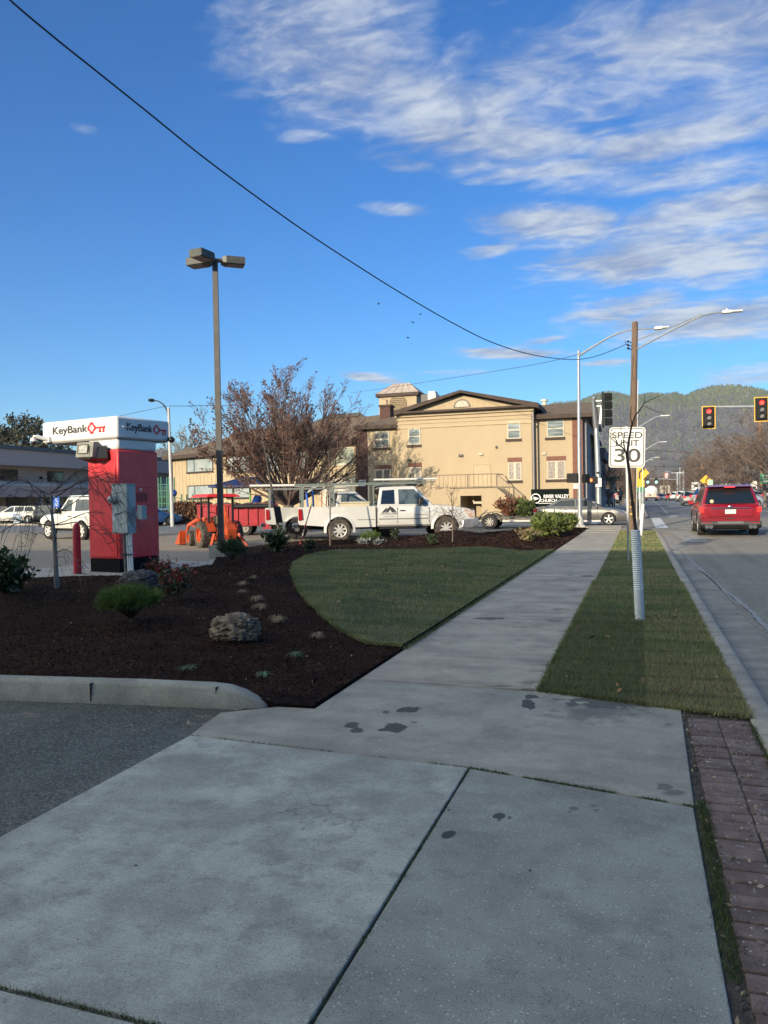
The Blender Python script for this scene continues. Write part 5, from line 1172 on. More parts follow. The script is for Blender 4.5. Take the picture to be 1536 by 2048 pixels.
def area_lamp():
    b = GM(443, 1112); t = thing('parking_lot_lamp', 'tall brown-grey square lamp post with three shoebox heads on a concrete base', 'lamp post', (b.x, b.y, .0))
    m_ = MB(); m_.box(-.24, .24, -.24, .24, -.2, .42); m_.build('base', mKerb, t, ang=None, bevel=.02)
    top = PL(430, 522, b, (CR.x, CR.y)); H_ = top.z; lean = (top.x - b.x, top.y - b.y)
    m_ = MB(); rot = math.radians(22)
    def sq(z, w, c): return [(c[0] + w * math.cos(rot + math.pi / 4 + i * math.pi / 2), c[1] + w * math.sin(rot + math.pi / 4 + i * math.pi / 2), z) for i in range(4)]
    m_.add(sq(.42, .105, (0, 0)) + sq(H_ + .05, .092, lean), [(0, 1, 5, 4), (1, 2, 6, 5), (2, 3, 7, 6), (3, 0, 4, 7), (4, 5, 6, 7)]); m_.box(-.17, .17, -.17, .17, .421, .45); m_.build('pole', mBronze, t, ang=None)
    # heads: one points toward the viewer's left, one left behind, one right behind
    tp = Vector((lean[0], lean[1], H_ + .02))
    for k, ang_ in enumerate((-118, 160, 20)):
        a = math.radians(ang_) + HEAD * 0; d = Vector((math.cos(a), math.sin(a), 0)); d = (CR * math.cos(a) + _fw * math.sin(a)); d.z = 0; d.normalize(); s = Vector((d.y, -d.x, 0))
        h = MB(); c = tp + d * .62 + Z3 * .02
        # tapered box
        V_ = []
        for (f, hw, za, zb) in ((.0, .14, -.06, .06), (.12, .20, -.09, .09), (.68, .20, -.09, .09)):
            for (sg, z) in ((-1, za), (1, za), (1, zb), (-1, zb)): V_.append(tp + d * (.16 + f * .86) + s * (sg * hw) + Z3 * z)
        h.add(V_, [(0, 1, 2, 3), (11, 10, 9, 8)] + [(i * 4 + j, i * 4 + (j + 1) % 4, (i + 1) * 4 + (j + 1) % 4, (i + 1) * 4 + j) for i in range(2) for j in range(4)])
        o = h.build('lamp_head', mat('shoebox_grey', (.06, .06, .05), .5, c2=(.09, .09, .075), scale=6), t, ang=None)
        h = MB(); h.obox(tp + d * .52 + Z3 * -.095, d, s, Z3, .22, .16, .012); h.build('lens', mat('lamp_lens_dark', (.05, .05, .045), .25), o, ang=None)
        h = MB(); h.beam(tp + d * .03, tp + d * .2, .09); h.build('arm', mBronze, o, ang=None)
area_lamp()
# ------------------------------------------------------------------ verge furniture
mWoodP = mat('weathered_pole_wood', (.12, .078, .055), .9, c2=(.21, .145, .10), scale=6, stretch=(6, 6, .35), bump=.7, bscale=30)
def speed_sign():
    V = 18.4; b = G(1257, 1123, 0); t = thing('speed_limit_sign', 'white speed limit 30 sign on a steel channel post in the grass verge', 'sign', (b.x, b.y, 0))
    V = b.y
    def at(px, py, dy=0): q = PY(px, py, V); return Vector((q.x - b.x, dy, q.z))
    tp = at(1252, 853); m_ = MB(); V_ = []
    m_.beam((0, .03, -.2), (tp.x, .03, tp.z + .0), .075, .045); m_.build('post', mGalv, t, ang=None)
    tl, tr, br, bl = at(1217, 855), at(1289, 854), at(1291, 933), at(1220, 937)
    ex = (tr - tl).normalized(); c = (tl + tr + br + bl) / 4; W_ = (tr - tl).length; H_ = ((tl - bl).length + (tr - br).length) / 2; ez = Vector((-ex.z, 0, ex.x))
    def rr(w, h, r, y, mb, th=.004):
        P_ = []
        for (sx, sz, a0) in ((1, 1, 0), (-1, 1, 90), (-1, -1, 180), (1, -1, 270)):
            for k in range(5):
                a = math.radians(a0 + k * 22.5); P_.append((sx * (w / 2 - r) + r * math.cos(a), sz * (h / 2 - r) + r * math.sin(a)))
        n = len(P_); vs = [c + ex * p + ez * q + Y3 * yy for yy in (y, y + th) for p, q in P_]; mb.add(vs, [tuple(range(n)), tuple(range(2 * n - 1, n - 1, -1))] + [(i, (i + 1) % n, n + (i + 1) % n, n + i) for i in range(n)])
    mb = MB(); rr(W_, H_, .07, -.004, mb); mb.build('panel', mat('sign_sheeting', (.70, .70, .67), .5, c2=(.64, .64, .61), scale=2), t, ang=None)
    # black border ring
    def ringpts(w, h, r):
        P_ = []
        for (sx, sz, a0) in ((1, 1, 0), (-1, 1, 90), (-1, -1, 180), (1, -1, 270)):
            for k in range(5):
                a = math.radians(a0 + k * 22.5); P_.append((sx * (w / 2 - r) + r * math.cos(a), sz * (h / 2 - r) + r * math.sin(a)))
        return P_
    A_, B_ = ringpts(W_ - .05, H_ - .05, .055), ringpts(W_ - .085, H_ - .085, .04); n = len(A_); mb = MB()
    mb.add([c + ex * p + ez * q + Y3 * -.0065 for p, q in A_ + B_], [(i, (i + 1) % n, n + (i + 1) % n, n + i) for i in range(n)]); mb.build('border', mBlackM, t, ang=None)
    mK = mat('sign_black', (.03, .03, .032), .55)
    o_ = Vector(t.location)
    for s_, q_, zz, bd, w_ in (('SPEED', .195, .27, .006, .655), ('LIMIT', .195, .09, .006, .50), ('30', .43, -.20, .010, .56)):
        text(s_, q_, mK, t, o_ + c + ez * zz + Y3 * -.0075, ex, ez, bold=bd * .55, ext=.001, width=w_)
    mb = MB()
    for z in (.42, -.42): mb.cyl(c + ez * z + Y3 * -.012, c + ez * z + Y3 * 0, .012, 8)
    mb.build('bolt', mGalv, t)
    return t
speed_sign()
def wrapped_tree():
    b = G(1279, 1241, 0); V = b.y; t = thing('young_street_tree', 'leafless young tree leaning in the verge, its trunk in white corrugated tubing', 'tree', (b.x, b.y, 0))
    def at(px, py, dy=0): q = PY(px, py, V + dy); return Vector((q.x - b.x, dy, q.z))
    pts = [at(1280, 1243), at(1277, 1180), at(1274, 1120), at(1271, 1060)]; P_ = []; rad = []
    n = 84
    for i in range(n + 1):
        f = i / n * 3; k = min(2, int(f)); p = pts[k].lerp(pts[k + 1], f - k); P_.append(p); rad.append(.050 + (.010 if i % 2 else 0))
    m_ = MB(); m_.tube(P_, rad, 18); m_.build('trunk_guard', mat('white_corrugated', (.80, .82, .83), .45, c2=(.72, .74, .74), scale=4), t, ang=75)
    m_ = MB()
    for k in range(60): a = random.uniform(0, 6.28); z = abs(random.gauss(0, .09)); m_.sphere((.057 * math.cos(a), .057 * math.sin(a) , z), random.uniform(.003, .008), 5, sc=(1.2, 1.2, .7))
    m_.build('mud_spatter', mDirt, t)
    m_ = MB(); R = lambda *q: [at(*a) for a in q]
    m_.tube(R((1272, 1065), (1268, 1030), (1263, 990), (1259, 950), (1256, 925), (1253, 905)), [.021, .020, .019, .018, .017, .016], 8)
    m_.tube(R((1254, 910), (1258, 880, .05), (1263, 852, .08), (1270, 832, .12), (1281, 818, .1), (1289, 806, .1)), [.015, .013, .011, .009, .007, .005], 7)
    m_.tube(R((1254, 908), (1245, 895, -.05), (1235, 888, -.08), (1222, 876, -.1), (1215, 866, -.12)), [.010, .008, .006, .004, .002], 6)
    m_.tube(R((1252, 908), (1247, 884, .05), (1246, 876, .06), (1242, 862, .06), (1241, 850, .1)), [.008, .006, .004, .003, .002], 5)
    m_.tube(R((1236, 888, -.08), (1232, 880), (1222, 868), (1212, 862)), [.006, .005, .003, .002], 4); m_.tube(R((1247, 884, .05), (1238, 890), (1228, 893), (1220, 893)), [.005, .004, .003, .002], 4)
    m_.tube(R((1289, 806, .1), (1300, 800, .15), (1320, 791, .2), (1338, 784, .2)), [.005, .004, .003, .002], 4); m_.tube(R((1289, 812, .1), (1302, 819), (1320, 825), (1338, 829)), [.004, .003, .003, .002], 4)
    m_.tube(R((1262, 856, .08), (1270, 845), (1280, 830)), [.006, .004, .003], 4); m_.tube(R((1263, 846, .08), (1261, 830), (1263, 812)), [.006, .004, .002], 4); m_.tube(R((1289, 806, .1), (1290, 795), (1288, 786)), [.004, .003, .002], 4)
    m_.build('branches', mat('dark_twig', (.055, .04, .035), .9), t, ang=60)
    m_ = MB(); 
    for k in range(26): a = 6.28 * k / 26; m_.sphere((.13 * math.cos(a) * random.uniform(.5, 1.3), .10 * math.sin(a) * random.uniform(.5, 1.3), .0), random.uniform(.02, .035), 6, sc=(1.3, 1.2, .5))
    m_.build('planting_soil', mDirt, t)
wrapped_tree()
def wood_pole():
    b = G(1263, 1063, .0); V = b.y; t = thing('wooden_utility_pole', 'brown wooden pole in the verge with three yellow strips and a long lamp arm', 'utility pole', (b.x, V, 0))
    def at(px, py, dy=0): q = PY(px, py, V + dy); return Vector((q.x - b.x, dy, q.z))
    m_ = MB(); top = at(1270, 646); m_.tube([(0, 0, -.4), at(1266, 860), top, top + Z3 * .05], [.185, .150, .125, .09], 14); m_.build('pole', mWoodP, t)
    for py in (1001, 1014, 1028): c = at(1264.5, py, -.2); r_ = MB(); r_.box(c.x - .085, c.x + .085, -.198, -.180, c.z - .03, c.z + .03); r_.build('reflector', mat('reflector_yellow', (.75, .48, .06), .4), t, ang=None)
    m_ = MB(); tip = at(1450, 624, -.3); m_.tube([at(1274, 698, -.1), at(1350, 657, -.2), at(1405, 631, -.25), at(1430, 625.5, -.28), tip], [.035, .035, .032, .03, .03], 7); m_.tube([at(1275, 680, -.1), at(1340, 655, -.2), at(1401, 630, -.25)], [.022, .022, .02], 6); m_.tube([at(1400, 628), at(1402, 634)], .05, 6); m_.build('lamp_arm', mGalv, t)
    m_ = MB(); d = (at(1480, 622, -.35) - tip).normalized(); c = (at(1447, 624, -.3) + at(1482, 622, -.35)) / 2; m_.obox(c + d * .12, d, Vector((0, 1, 0)), Vector((-d.z, 0, d.x)), .26, .12, .035); m_.obox(c - d * .2, d, Y3, Vector((-d.z, 0, d.x)), .18, .11, .06); m_.cyl(c - d * .2 + Z3 * .06, c - d * .2 + Z3 * .14, .045, 8); m_.build('lamp_head', mat('led_head_grey', (.55, .56, .55), .5), t, ang=None, bevel=.015)
    m_ = MB(); 
    for py in (683, 690, 697): q = at(1256, py, -.1); m_.sphere(q, .05, 8); m_.beam(q, at(1266, py + 3, 0), .03)
    m_.tube([at(1250, 681), at(1252, 688), at(1262, 700)], .012, 5); m_.build('insulator', mBlackM, t)
    m_ = MB(); m_.tube([(.2, -.05, -.3), at(1273, 960, -.03), at(1276, 760, -.02)], .022, 6); m_.build('conduit', mat('pale_conduit', (.6, .6, .58), .5), t)
    return t, top
WP, WPT = wood_pole()
def marker_post():
    a = G(1281, 1072, 0); t = thing('marker_post', 'short white plastic marker post in the grass beside the wooden pole', 'marker post', (a.x, a.y, 0))
    tp = PY(1286, 1008, a.y); m_ = MB(); m_.tube([(0, 0, -.1), (tp.x - a.x, 0, tp.z - .03), (tp.x - a.x, 0, tp.z)], [.065, .06, .05], 12); m_.build('tube', mat('marker_white', (.72, .72, .68), .45), t)
    q = PY(1285, 940, a.y); m_ = MB(); m_.beam((tp.x - a.x, 0, tp.z), (q.x - a.x, 0, q.z + .1), .02); m_.beam((tp.x - a.x - .07, 0, tp.z + .03), (tp.x - a.x + .02, 0, tp.z + .03), .02); m_.build('rod', mGalv, t, ang=None)
marker_post()
def lens(mb_root, c, d, r, on, name='lens'):
    pass
mSigBlk = mat('signal_black', (.009, .010, .010), .6, spec=.25); mSigYel = mat('signal_yellow_edge', (.75, .42, .02), .5)
mRedOn = mat('red_light_on', (.6, .02, .01), .4, emit=(1, .02, .015), estr=2.6); mLensOff = mat('lens_off', (.10, .095, .09), .3, c2=(.25, .24, .23), scale=30)
def signal_head(parent, c, right, up, w=.36, h=1.12, sections=3, front=Vector((0, -1, 0)), lit=0, back=True, bw=.62, bh=1.4):
    c = Vector(c); m_ = MB(); m_.obox(c, right, front, up, w / 2, .12, h / 2); hd = m_.build('signal_head', mSigBlk, parent, True, ang=None, bevel=.02)
    inv = parent.matrix_basis.inverted()
    if back:
        m_ = MB(); m_.obox(c - front * .05, right, front, up, bw / 2, .012, bh / 2); q = m_.build('backplate', mSigBlk, hd, ang=None); q.data.transform(inv)
        m_ = MB(); t_ = .05
        for (dx, dz, hx, hz) in ((0, bh / 2 - t_ / 2, bw / 2, t_ / 2), (0, -bh / 2 + t_ / 2, bw / 2, t_ / 2), (bw / 2 - t_ / 2, 0, t_ / 2, bh / 2 - t_), (-bw / 2 + t_ / 2, 0, t_ / 2, bh / 2 - t_)): m_.obox(c - front * .034 + right * dx + up * dz, right, front, up, hx, .003, hz)
        q = m_.build('border', mSigYel, hd, ang=None); q.data.transform(inv)
    for i in range(sections):
        z = h / 2 - h / sections * (i + .5); r = .135; cc = c + up * z + front * .121; m_ = MB(); m_.cyl(cc, cc + front * .02, r, 16)
        q = m_.build('lens', mRedOn if i == lit else mLensOff, hd); q.data.transform(inv)
        v = MB(); n = 10; A_ = []
        for k in range(n + 1):
            a = math.radians(-10 + 200 * k / n)
            for d_ in (0, .22): A_.append(cc + right * ((r + .012) * math.cos(a)) + up * ((r + .012) * math.sin(a)) + front * d_)
        v.add(A_, [(2 * k, 2 * k + 1, 2 * k + 3, 2 * k + 2) for k in range(n)]); q = v.build('visor', mSigBlk, hd, ang=None); q.data.transform(inv)
def signal_pole_a():
    b = GF(1160, 1053, lambda u, v: .055); V = b.y; t = thing('signal_lamp_pole', 'slim galvanised corner pole with a curved lamp arm and black pedestrian signals', 'signal pole', (b.x, V, .055))
    def at(px, py, dy=0): return PY(px, py, V + dy)
    top = at(1157, 704); m_ = MB(); m_.tube([b, at(1158, 880), top, top + Z3 * .12], [.115, .09, .065, .02], 12); m_.build('pole', mGalv, t, True)
    m_ = MB(); m_.box(-.26, .26, -.26, .26, -.05, .06); m_.tube([(0, 0, .06), (0, 0, .35), (0, 0, .5)], [.2, .16, .12], 12); m_.build('base', mat('pale_base', (.5, .49, .46), .6, c2=(.4, .39, .37), scale=4), t, ang=40)
    m_ = MB(); arm = [at(1158, 711), at(1185, 694), at(1215, 676), at(1240, 665), at(1262, 660), at(1290, 657.5), at(1312, 657)]; m_.tube(arm, [.055, .05, .045, .04, .035, .032, .03], 8); m_.tube([at(1157, 706), at(1160, 712)], .09, 8); m_.build('lamp_arm', mGalv, t, True)
    m_ = MB(); a, c = at(1308, 657), at(1338, 654); d = (c - a).normalized(); m_.obox((a + c) / 2, d, Y3, Vector((-d.z, 0, d.x)), (c - a).length / 2, .13, .04); m_.obox(a + d * .2, d, Y3, Vector((-d.z, 0, d.x)), .18, .14, .075); m_.build('lamp_head', mat('led_head_grey', (.55, .56, .55), .5), t, True, ang=None, bevel=.02)
    m_ = MB(); c = at(1145, 956, -.1); m_.obox(c, X3, Y3, Z3, .27, .12, .23); m_.beam(c, at(1160, 956), .06); m_.build('pedestrian_signal', mSigBlk, t, True, ang=None, bevel=.03)
    m_ = MB(); c = at(1172, 957, -.05); m_.obox(c, Vector((.7, .7, 0)), Vector((-.7, .7, 0)), Z3, .15, .12, .21); m_.beam(c, at(1160, 957), .06); m_.box(c.x + .1, c.x + .22, V - .1, V + .1, c.z + .0, c.z + .03); m_.build('pedestrian_signal', mSigBlk, t, True, ang=None, bevel=.03)
    m_ = MB(); c = at(1152, 972, -.12); m_.obox(c, X3, Y3, Z3, .14, .01, .14); m_.build('notice', mat('grey_notice', (.5, .5, .5), .5), t, True, ang=None)
    return top
SPT = signal_pole_a()
def signal_pole_b():
    b = GR(1198, 1036); V = b.y; t = thing('far_signal_pole', 'thick galvanised pole with a black signal head and an orange hand signal', 'signal pole', (b.x, V, b.z))
    def at(px, py, dy=0): return PY(px, py, V + dy)
    top = at(1192, 845); m_ = MB(); m_.tube([b - Z3 * .2, at(1196, 940), top], [.19, .17, .15], 12); m_.build('pole', mGalv, t, True)
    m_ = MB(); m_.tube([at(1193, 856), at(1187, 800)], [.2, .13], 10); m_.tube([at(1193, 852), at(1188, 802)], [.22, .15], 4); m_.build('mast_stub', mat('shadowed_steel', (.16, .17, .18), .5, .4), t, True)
    m_ = MB(); m_.beam(at(1189, 802), at(1210, 801), .08); m_.beam(at(1200, 848), at(1203, 815), .14); m_.sphere(at(1188, 797), .14, 8); m_.beam(at(1193, 812), at(1203, 812), .08); m_.build('bracket', mGalv, t, True)
    c = at(1213, 819); m_ = MB(); m_.obox(c + X3 * -.22, X3, Y3, Z3, .06, .42, 1.12)
    m_.build('backplate', mSigBlk, t, True, ang=None)
    m_ = MB()
    for k in range(4): z = c.z + .80 - k * .53; m_.obox((c.x + .10, V, z), X3, Y3, Z3, .22, .19, .23); m_.tube([(c.x + .0, V - .02, z), (c.x + .36, V - .02, z)], [.2, .2], 12)
    m_.build('signal_head', mat('signal_dark_green', (.008, .010, .010), .8, spec=.2), t, True, ang=40, bevel=.01)
    c = at(1185, 960, -.3); m_ = MB(); m_.obox(c, X3, Y3, Z3, .30, .14, .22); m_.beam(c, at(1196, 960), .07); o = m_.build('pedestrian_signal', mSigBlk, t, True, ang=None, bevel=.02); inv = t.matrix_basis.inverted()
    m_ = MB(); f = c + Vector((-.08, -.145, 0)); m_.obox(f + Z3 * -.05, X3, Y3, Z3, .055, .006, .06)
    for k, (dx, h) in enumerate(((-.045, .07), (-.015, .09), (.015, .085), (.045, .065))): m_.obox(f + X3 * dx + Z3 * (.01 + h / 2), X3, Y3, Z3, .011, .006, h / 2)
    m_.obox(f + X3 * .075 + Z3 * -.02, Vector((.7, 0, .7)), Y3, Vector((-.7, 0, .7)), .03, .006, .011)
    q = m_.build('hand_symbol', mat('hand_orange', (.8, .1, .02), .4, emit=(1, .12, .02), estr=2.2), o, ang=None); q.data.transform(inv)
    m_ = MB(); c = at(1197, 965, -.25); m_.obox(c, X3, Y3, Z3, .19, .01, .28); o = m_.build('notice', mat('pink_notice', (.68, .55, .55), .5, c2=(.75, .7, .7), scale=5), t, True, ang=None)
    m_ = MB(); c = at(1196, 945, -.22); m_.obox(c, X3, Y3, Z3, .09, .08, .05); m_.build('push_button', mSigBlk, t, True, ang=None)
signal_pole_b()
def mast_signals():
    V = 52.0; pr = PY(1640, 1030, V); t = thing('traffic_signal_mast', 'grey mast arm reaching in from the right with two yellow-bordered signals, both showing red', 'traffic signal', (pr.x, V, RZ(V)))
    def at(px, py, dy=0): return PY(px, py, V + dy)
    m_ = MB(); m_.tube([(pr.x, V, RZ(V) - .1), (pr.x, V, at(1640, 800).z)], [.2, .14], 12); m_.build('pole', mGalv, t, True)
    m_ = MB(); m_.tube([at(1640, 811), at(1530, 813), at(1411, 814)], [.13, .10, .07], 10); m_.build('mast_arm', mGalv, t, True)
    signal_head(t, at(1417.5, 835, -.25), X3, Z3, w=.5, h=1.12, bw=.78, bh=1.42); signal_head(t, at(1523, 818.5, -.25), X3, Z3, w=.5, h=1.18, bw=.80, bh=1.5)
mast_signals()
def rust_pole():
    q = PD(1525, 1004, 100); q.z = RZ(q.y) + .1; t = thing('rust_coloured_pole', 'orange-brown wooden pole standing under the right-hand red signal', 'utility pole', q)
    m_ = MB(); top = PL(1519, 800, q, (CR.x, CR.y)); m_.tube([(0, 0, -.3), Vector((top.x - q.x, top.y - q.y, top.z - q.z))], [.29, .2], 10); m_.build('pole', mat('orange_pole_wood', (.25, .11, .05), .9, c2=(.34, .17, .09), scale=3, stretch=(3, 3, .3)), t)
    m_ = MB(); m_.tube([(0, 0, .0), (0, 0, 2.0)], [.33, .31], 10); m_.build('dark_base', mat('dark_pole_wood', (.07, .055, .045), .9), t)
rust_pole()
def sign_on_post(name, label, px, py, w, h, dep, mm, base_py=None, rot=0, cat='sign', shape='rect', txt=None, tm=None, ts=.3, postm=None, group=None, sym=None):
    c = PD(px, py, dep); zb = RZ(c.y); t = thing(name, label, cat, (c.x, c.y, zb), group=group)
    m_ = MB(); m_.beam((0, .04, -.1), (0, .04, c.z - zb), .06 * max(1, dep / 50)); m_.build('post', postm or mGalv, t, ang=None)
    if shape == 'diamond': P_ = [(0, -h / 2), (w / 2, 0), (0, h / 2), (-w / 2, 0)]
    else: P_ = [(-w / 2, -h / 2), (w / 2, -h / 2), (w / 2, h / 2), (-w / 2, h / 2)]
    m_ = MB(); m_.prism(P_, -.02, .0, 'Y'); m_.v = [(x, y, z + c.z - zb) for x, y, z in m_.v]; m_.build('panel', mm, t, ang=None)
    if txt: text(txt, ts, tm or mWhite, t, (0, -.026, c.z - zb), X3, Z3, bold=.01, world=False)
    if sym:
        s_ = MB(); sym(s_, c.z - zb); s_.build('symbol', mBlackM, t, ang=None)
    return t
mSigY = mat('warning_yellow', (.78, .40, .01), .5); mGreen = mat('sign_green', (.01, .20, .11), .5); mBlue = mat('sign_blue', (.02, .13, .55), .5)
def arrow(mb, z):
    mb.prism([(-.05, z - .35), (.05, z - .35), (.05, z + .0), (.22, z + .18), (.30, z + .10), (.30, z + .36), (.06, z + .36), (.14, z + .27), (-.05, z + .06)], -.026, -.021, 'Y')
sign_on_post('warning_sign', 'yellow diamond curve warning sign just right of the wooden pole', 1279, 946, 1.1, 1.25, 46, mSigY, shape='diamond', sym=arrow)
c = sign_on_post('advisory_plate', 'small yellow plate hanging below the curve warning sign', 1279, 967, .55, .42, 45.9, mSigY)
sign_on_post('guide_sign', 'small green guide sign beneath the yellow plate at the wooden pole', 1280, 977, .55, .45, 52, mGreen)
t = sign_on_post('street_name_sign', 'green street name sign on a thin post behind the silver sedan', 1226, 958, 1.1, .34, 62, mGreen)
m_ = MB(); m_.box(-.2, .2, -.04, .0, 0, 0.9); m_.v = [(x, y, z + 1.6) for x, y, z in m_.v]; m_.build('lower_plate', mGalv, t, ang=None)
t = sign_on_post('warning_sign', 'yellow warning sign with a second plate, above the left side of the red SUV', 1412, 961, 1.15, 1.15, 78, mSigY, shape='diamond', sym=arrow)
m_ = MB(); z = PD(1412, 977, 78).z - t.location.z; m_.box(-.3, .3, -.02, 0, z - .3, z + .1); m_.build('lower_plate', mSigY, t, ang=None)
sign_on_post('guide_sign', 'pale green sign plate beside the yellow warning sign', 1421, 967, .45, .75, 76, mat('pale_green_sign', (.35, .55, .42), .5))
t = sign_on_post('regulatory_sign', 'small white sign with a black mark down the road, left of the yellow warning sign', 1392, 972, 1.0, .95, 92, mWhite, sym=lambda mb, z: mb.box(-.22, .22, -.026, -.021, z - .15, z + .2))
t = sign_on_post('guide_sign', 'large green place sign at the right edge beside the rust-coloured pole', 1540, 957, 1.5, .85, 64, mGreen)
m_ = MB(); z = PD(1540, 957, 64).z - t.location.z
for k in range(3): m_.box(-.55, .5 - .2 * k, -.026, -.021, z + .2 - k * .24, z + .30 - k * .24)
m_.build('lettering', mWhite, t, ang=None)
t = sign_on_post('accessible_parking_sign', 'blue accessible parking sign above the white off-roader left of the kiosk', 113, 1004, .42, .62, 46, mBlue)
z = PD(113, 1004, 46).z - t.location.z; m_ = MB(); m_.cyl((0, -.03, z + .2), (0, -.021, z + .2), .035, 8); m_.prism([(-.03, z + .15), (.02, z + .15), (.03, z + .06), (.10, z + .05), (.12, z - .03), (.07, z - .01), (.06, z + .01), (-.03, z + .02)], -.026, -.021, 'Y'); m_.box(-.13, .13, -.026, -.021, z - .14, z - .10); m_.box(-.1, .1, -.026, -.021, z - .22, z - .18); m_.build('symbol', mWhite, t, ang=None)
t = sign_on_post('notice_board', 'low blue notice board on the grass in front of the white wagon', 34, 1040, .78, 1.0, 62, mat('board_blue', (.10, .17, .28), .6, c2=(.25, .33, .42), scale=4))
m_ = MB(); z = PD(34, 1040, 62).z - t.location.z
for k in range(4): m_.box(-.28, .26 - .1 * (k % 2), -.026, -.021, z + .3 - k * .18, z + .34 - k * .18)
m_.build('lettering', mWhite, t, ang=None)
# far street lamps along the left side of the road
def street_lamp(label, px_head, py_head, px_base, dep, side=1, group='street lamps along the road', arm_l=3.2):
    c = PD(px_head, py_head, dep); zb = RZ(c.y); t = thing('street_lamp', label, 'street lamp', (c.x - arm_l, c.y, zb), group=group)
    H_ = c.z - zb; th = max(.09, dep * .0016)
    m_ = MB(); m_.tube([(0, 0, 0), (0, 0, H_ - 1.6)], [th * 1.3, th], 8); m_.build('pole', mGalv, t)
    m_ = MB(); m_.tube([(0, 0, H_ - 1.7), (arm_l * .45, 0, H_ - .75), (arm_l * .8, 0, H_ - .12), (arm_l, 0, H_)], [th * .7, th * .6, th * .5, th * .5], 6); m_.build('lamp_arm', mGalv, t)
    m_ = MB(); m_.box(arm_l - .1, arm_l + .95, -.16, .16, H_ - .05, H_ + .09); m_.build('lamp_head', mat('led_head_grey', (.55, .56, .55), .5), t, ang=None, bevel=.02)
street_lamp('highest and nearest of the street lamps behind the wooden pole', 1322, 832, 0, 92)
street_lamp('second street lamp beyond the wooden pole, at the speed sign upper corner', 1322, 884, 0, 135)
street_lamp('third street lamp down the road, beside the speed sign lower right corner', 1310, 915, 0, 185)
street_lamp('farthest street lamp, tiny above the tank truck', 1300, 920, 0, 240)
def left_street_lamp():
    b = GF(345, 1052, lambda u, v: .1); t = thing('street_lamp', 'pale street lamp with curved arm between the kiosk and the beige building', 'street lamp', b)
    top = PL(337, 815, b, (CR.x, CR.y)) - b; m_ = MB(); m_.tube([(0, 0, -.1), top], [.13, .085], 10); m_.build('pole', mat('pale_grey_steel', (.52, .52, .50), .5, c2=(.45, .45, .44), scale=2), t)
    R_ = lambda px, py: PL(px, py, b, (CR.x, CR.y)) - b
    m_ = MB(); m_.tube([R_(337, 838), R_(334, 820), R_(326, 808), R_(316, 802), R_(308, 801)], [.05, .05, .045, .04, .04], 8); m_.tube([R_(337, 826), R_(332, 816), R_(328, 810)], .035, 6); m_.build('lamp_arm', mBlackM, t)
    m_ = MB(); a, c = R_(309, 801), R_(296, 800); d = (c - a).normalized(); m_.tube([a, a + d * .15, c - d * .1, c], [.07, .12, .10, .03], 8); m_.build('lamp_head', mSigBlk, t)
    m_ = MB(); c = R_(337, 880); m_.sphere(c, .01, 6)
left_street_lamp()
# distant poles
for i, (px, y0, y1, dep, mm, lb) in enumerate(((1360, 935, 1000, 130, mGalv, 'distant grey steel pole left of the white sign, left one of a close pair'), (1367, 940, 1000, 140, mGalv, 'distant grey pole, right one of a close pair beside the white sign'), (1379, 934, 975, 150, mWoodP, 'short pale pole top above the parked cars'), (1403, 924, 990, 120, mat('sunlit_pole_wood', (.30, .19, .11), .9), 'tall sunlit wooden pole behind the yellow warning sign'),
      (1328, 945, 985, 190, mWoodP, 'distant pole with a red and white flag over the box truck'), (1334, 950, 985, 200, mWoodP, 'distant dark pole behind the box truck'))):
    a, b_ = PD(px, y0, dep), PD(px, y1, dep); t = thing('utility_pole', lb, 'utility pole', (b_.x, b_.y, RZ(b_.y)), group='distant poles along the road'); m_ = MB(); m_.tube([(0, 0, -.2), (a.x - b_.x, a.y - b_.y, a.z - RZ(b_.y))], dep * .0011, 6); m_.build('pole', mm, t)
    m_ = MB(); h = a.z - RZ(b_.y)
    if i in (0, 3): m_.beam((-1.3, 0, h - .9), (1.3, 0, h - .9), .15); m_.build('crossarm', mm, t, ang=None)
    if i == 4: m_.box(.1, 1.0, -.02, .02, h - 1.4, h - .1); m_.build('flag', mat('flag_red', (.5, .1, .1), .8, c2=(.7, .65, .65), scale=3), t, ang=None)
# distant mast arm with green lights
t0 = PD(1355, 1000, 130); t = thing('distant_traffic_signal', 'distant signal mast arm across the far crossing with two green lights', 'traffic signal', (t0.x, t0.y, RZ(t0.y))); D = lambda px, py: PL(px, py, t0, (1, 0))
m_ = MB(); m_.tube([(t0.x, t0.y, RZ(t0.y)), D(1355, 946)], .16, 8); m_.build('pole', mGalv, t, True)
m_ = MB(); m_.tube([D(1355, 959), D(1294, 957)], .09, 6); m_.tube([D(1355, 948), D(1342, 944), D(1330, 943)], .07, 6); m_.build('mast_arm', mGalv, t, True)
for px in (1295.5, 1312.5):
    c = D(px, 961); m_ = MB(); m_.obox(c, X3, Y3, Z3, .25, .15, .5); o = m_.build('signal_head', mSigBlk, t, True, ang=None); m_ = MB(); m_.cyl(c + Vector((0, -.16, -.28)), c + Vector((0, -.19, -.28)), .2, 10); q = m_.build('lens', mat('green_light_on', (.1, .6, .4), .4, emit=(.25, 1, .75), estr=3), o); q.data.transform(t.matrix_basis.inverted())
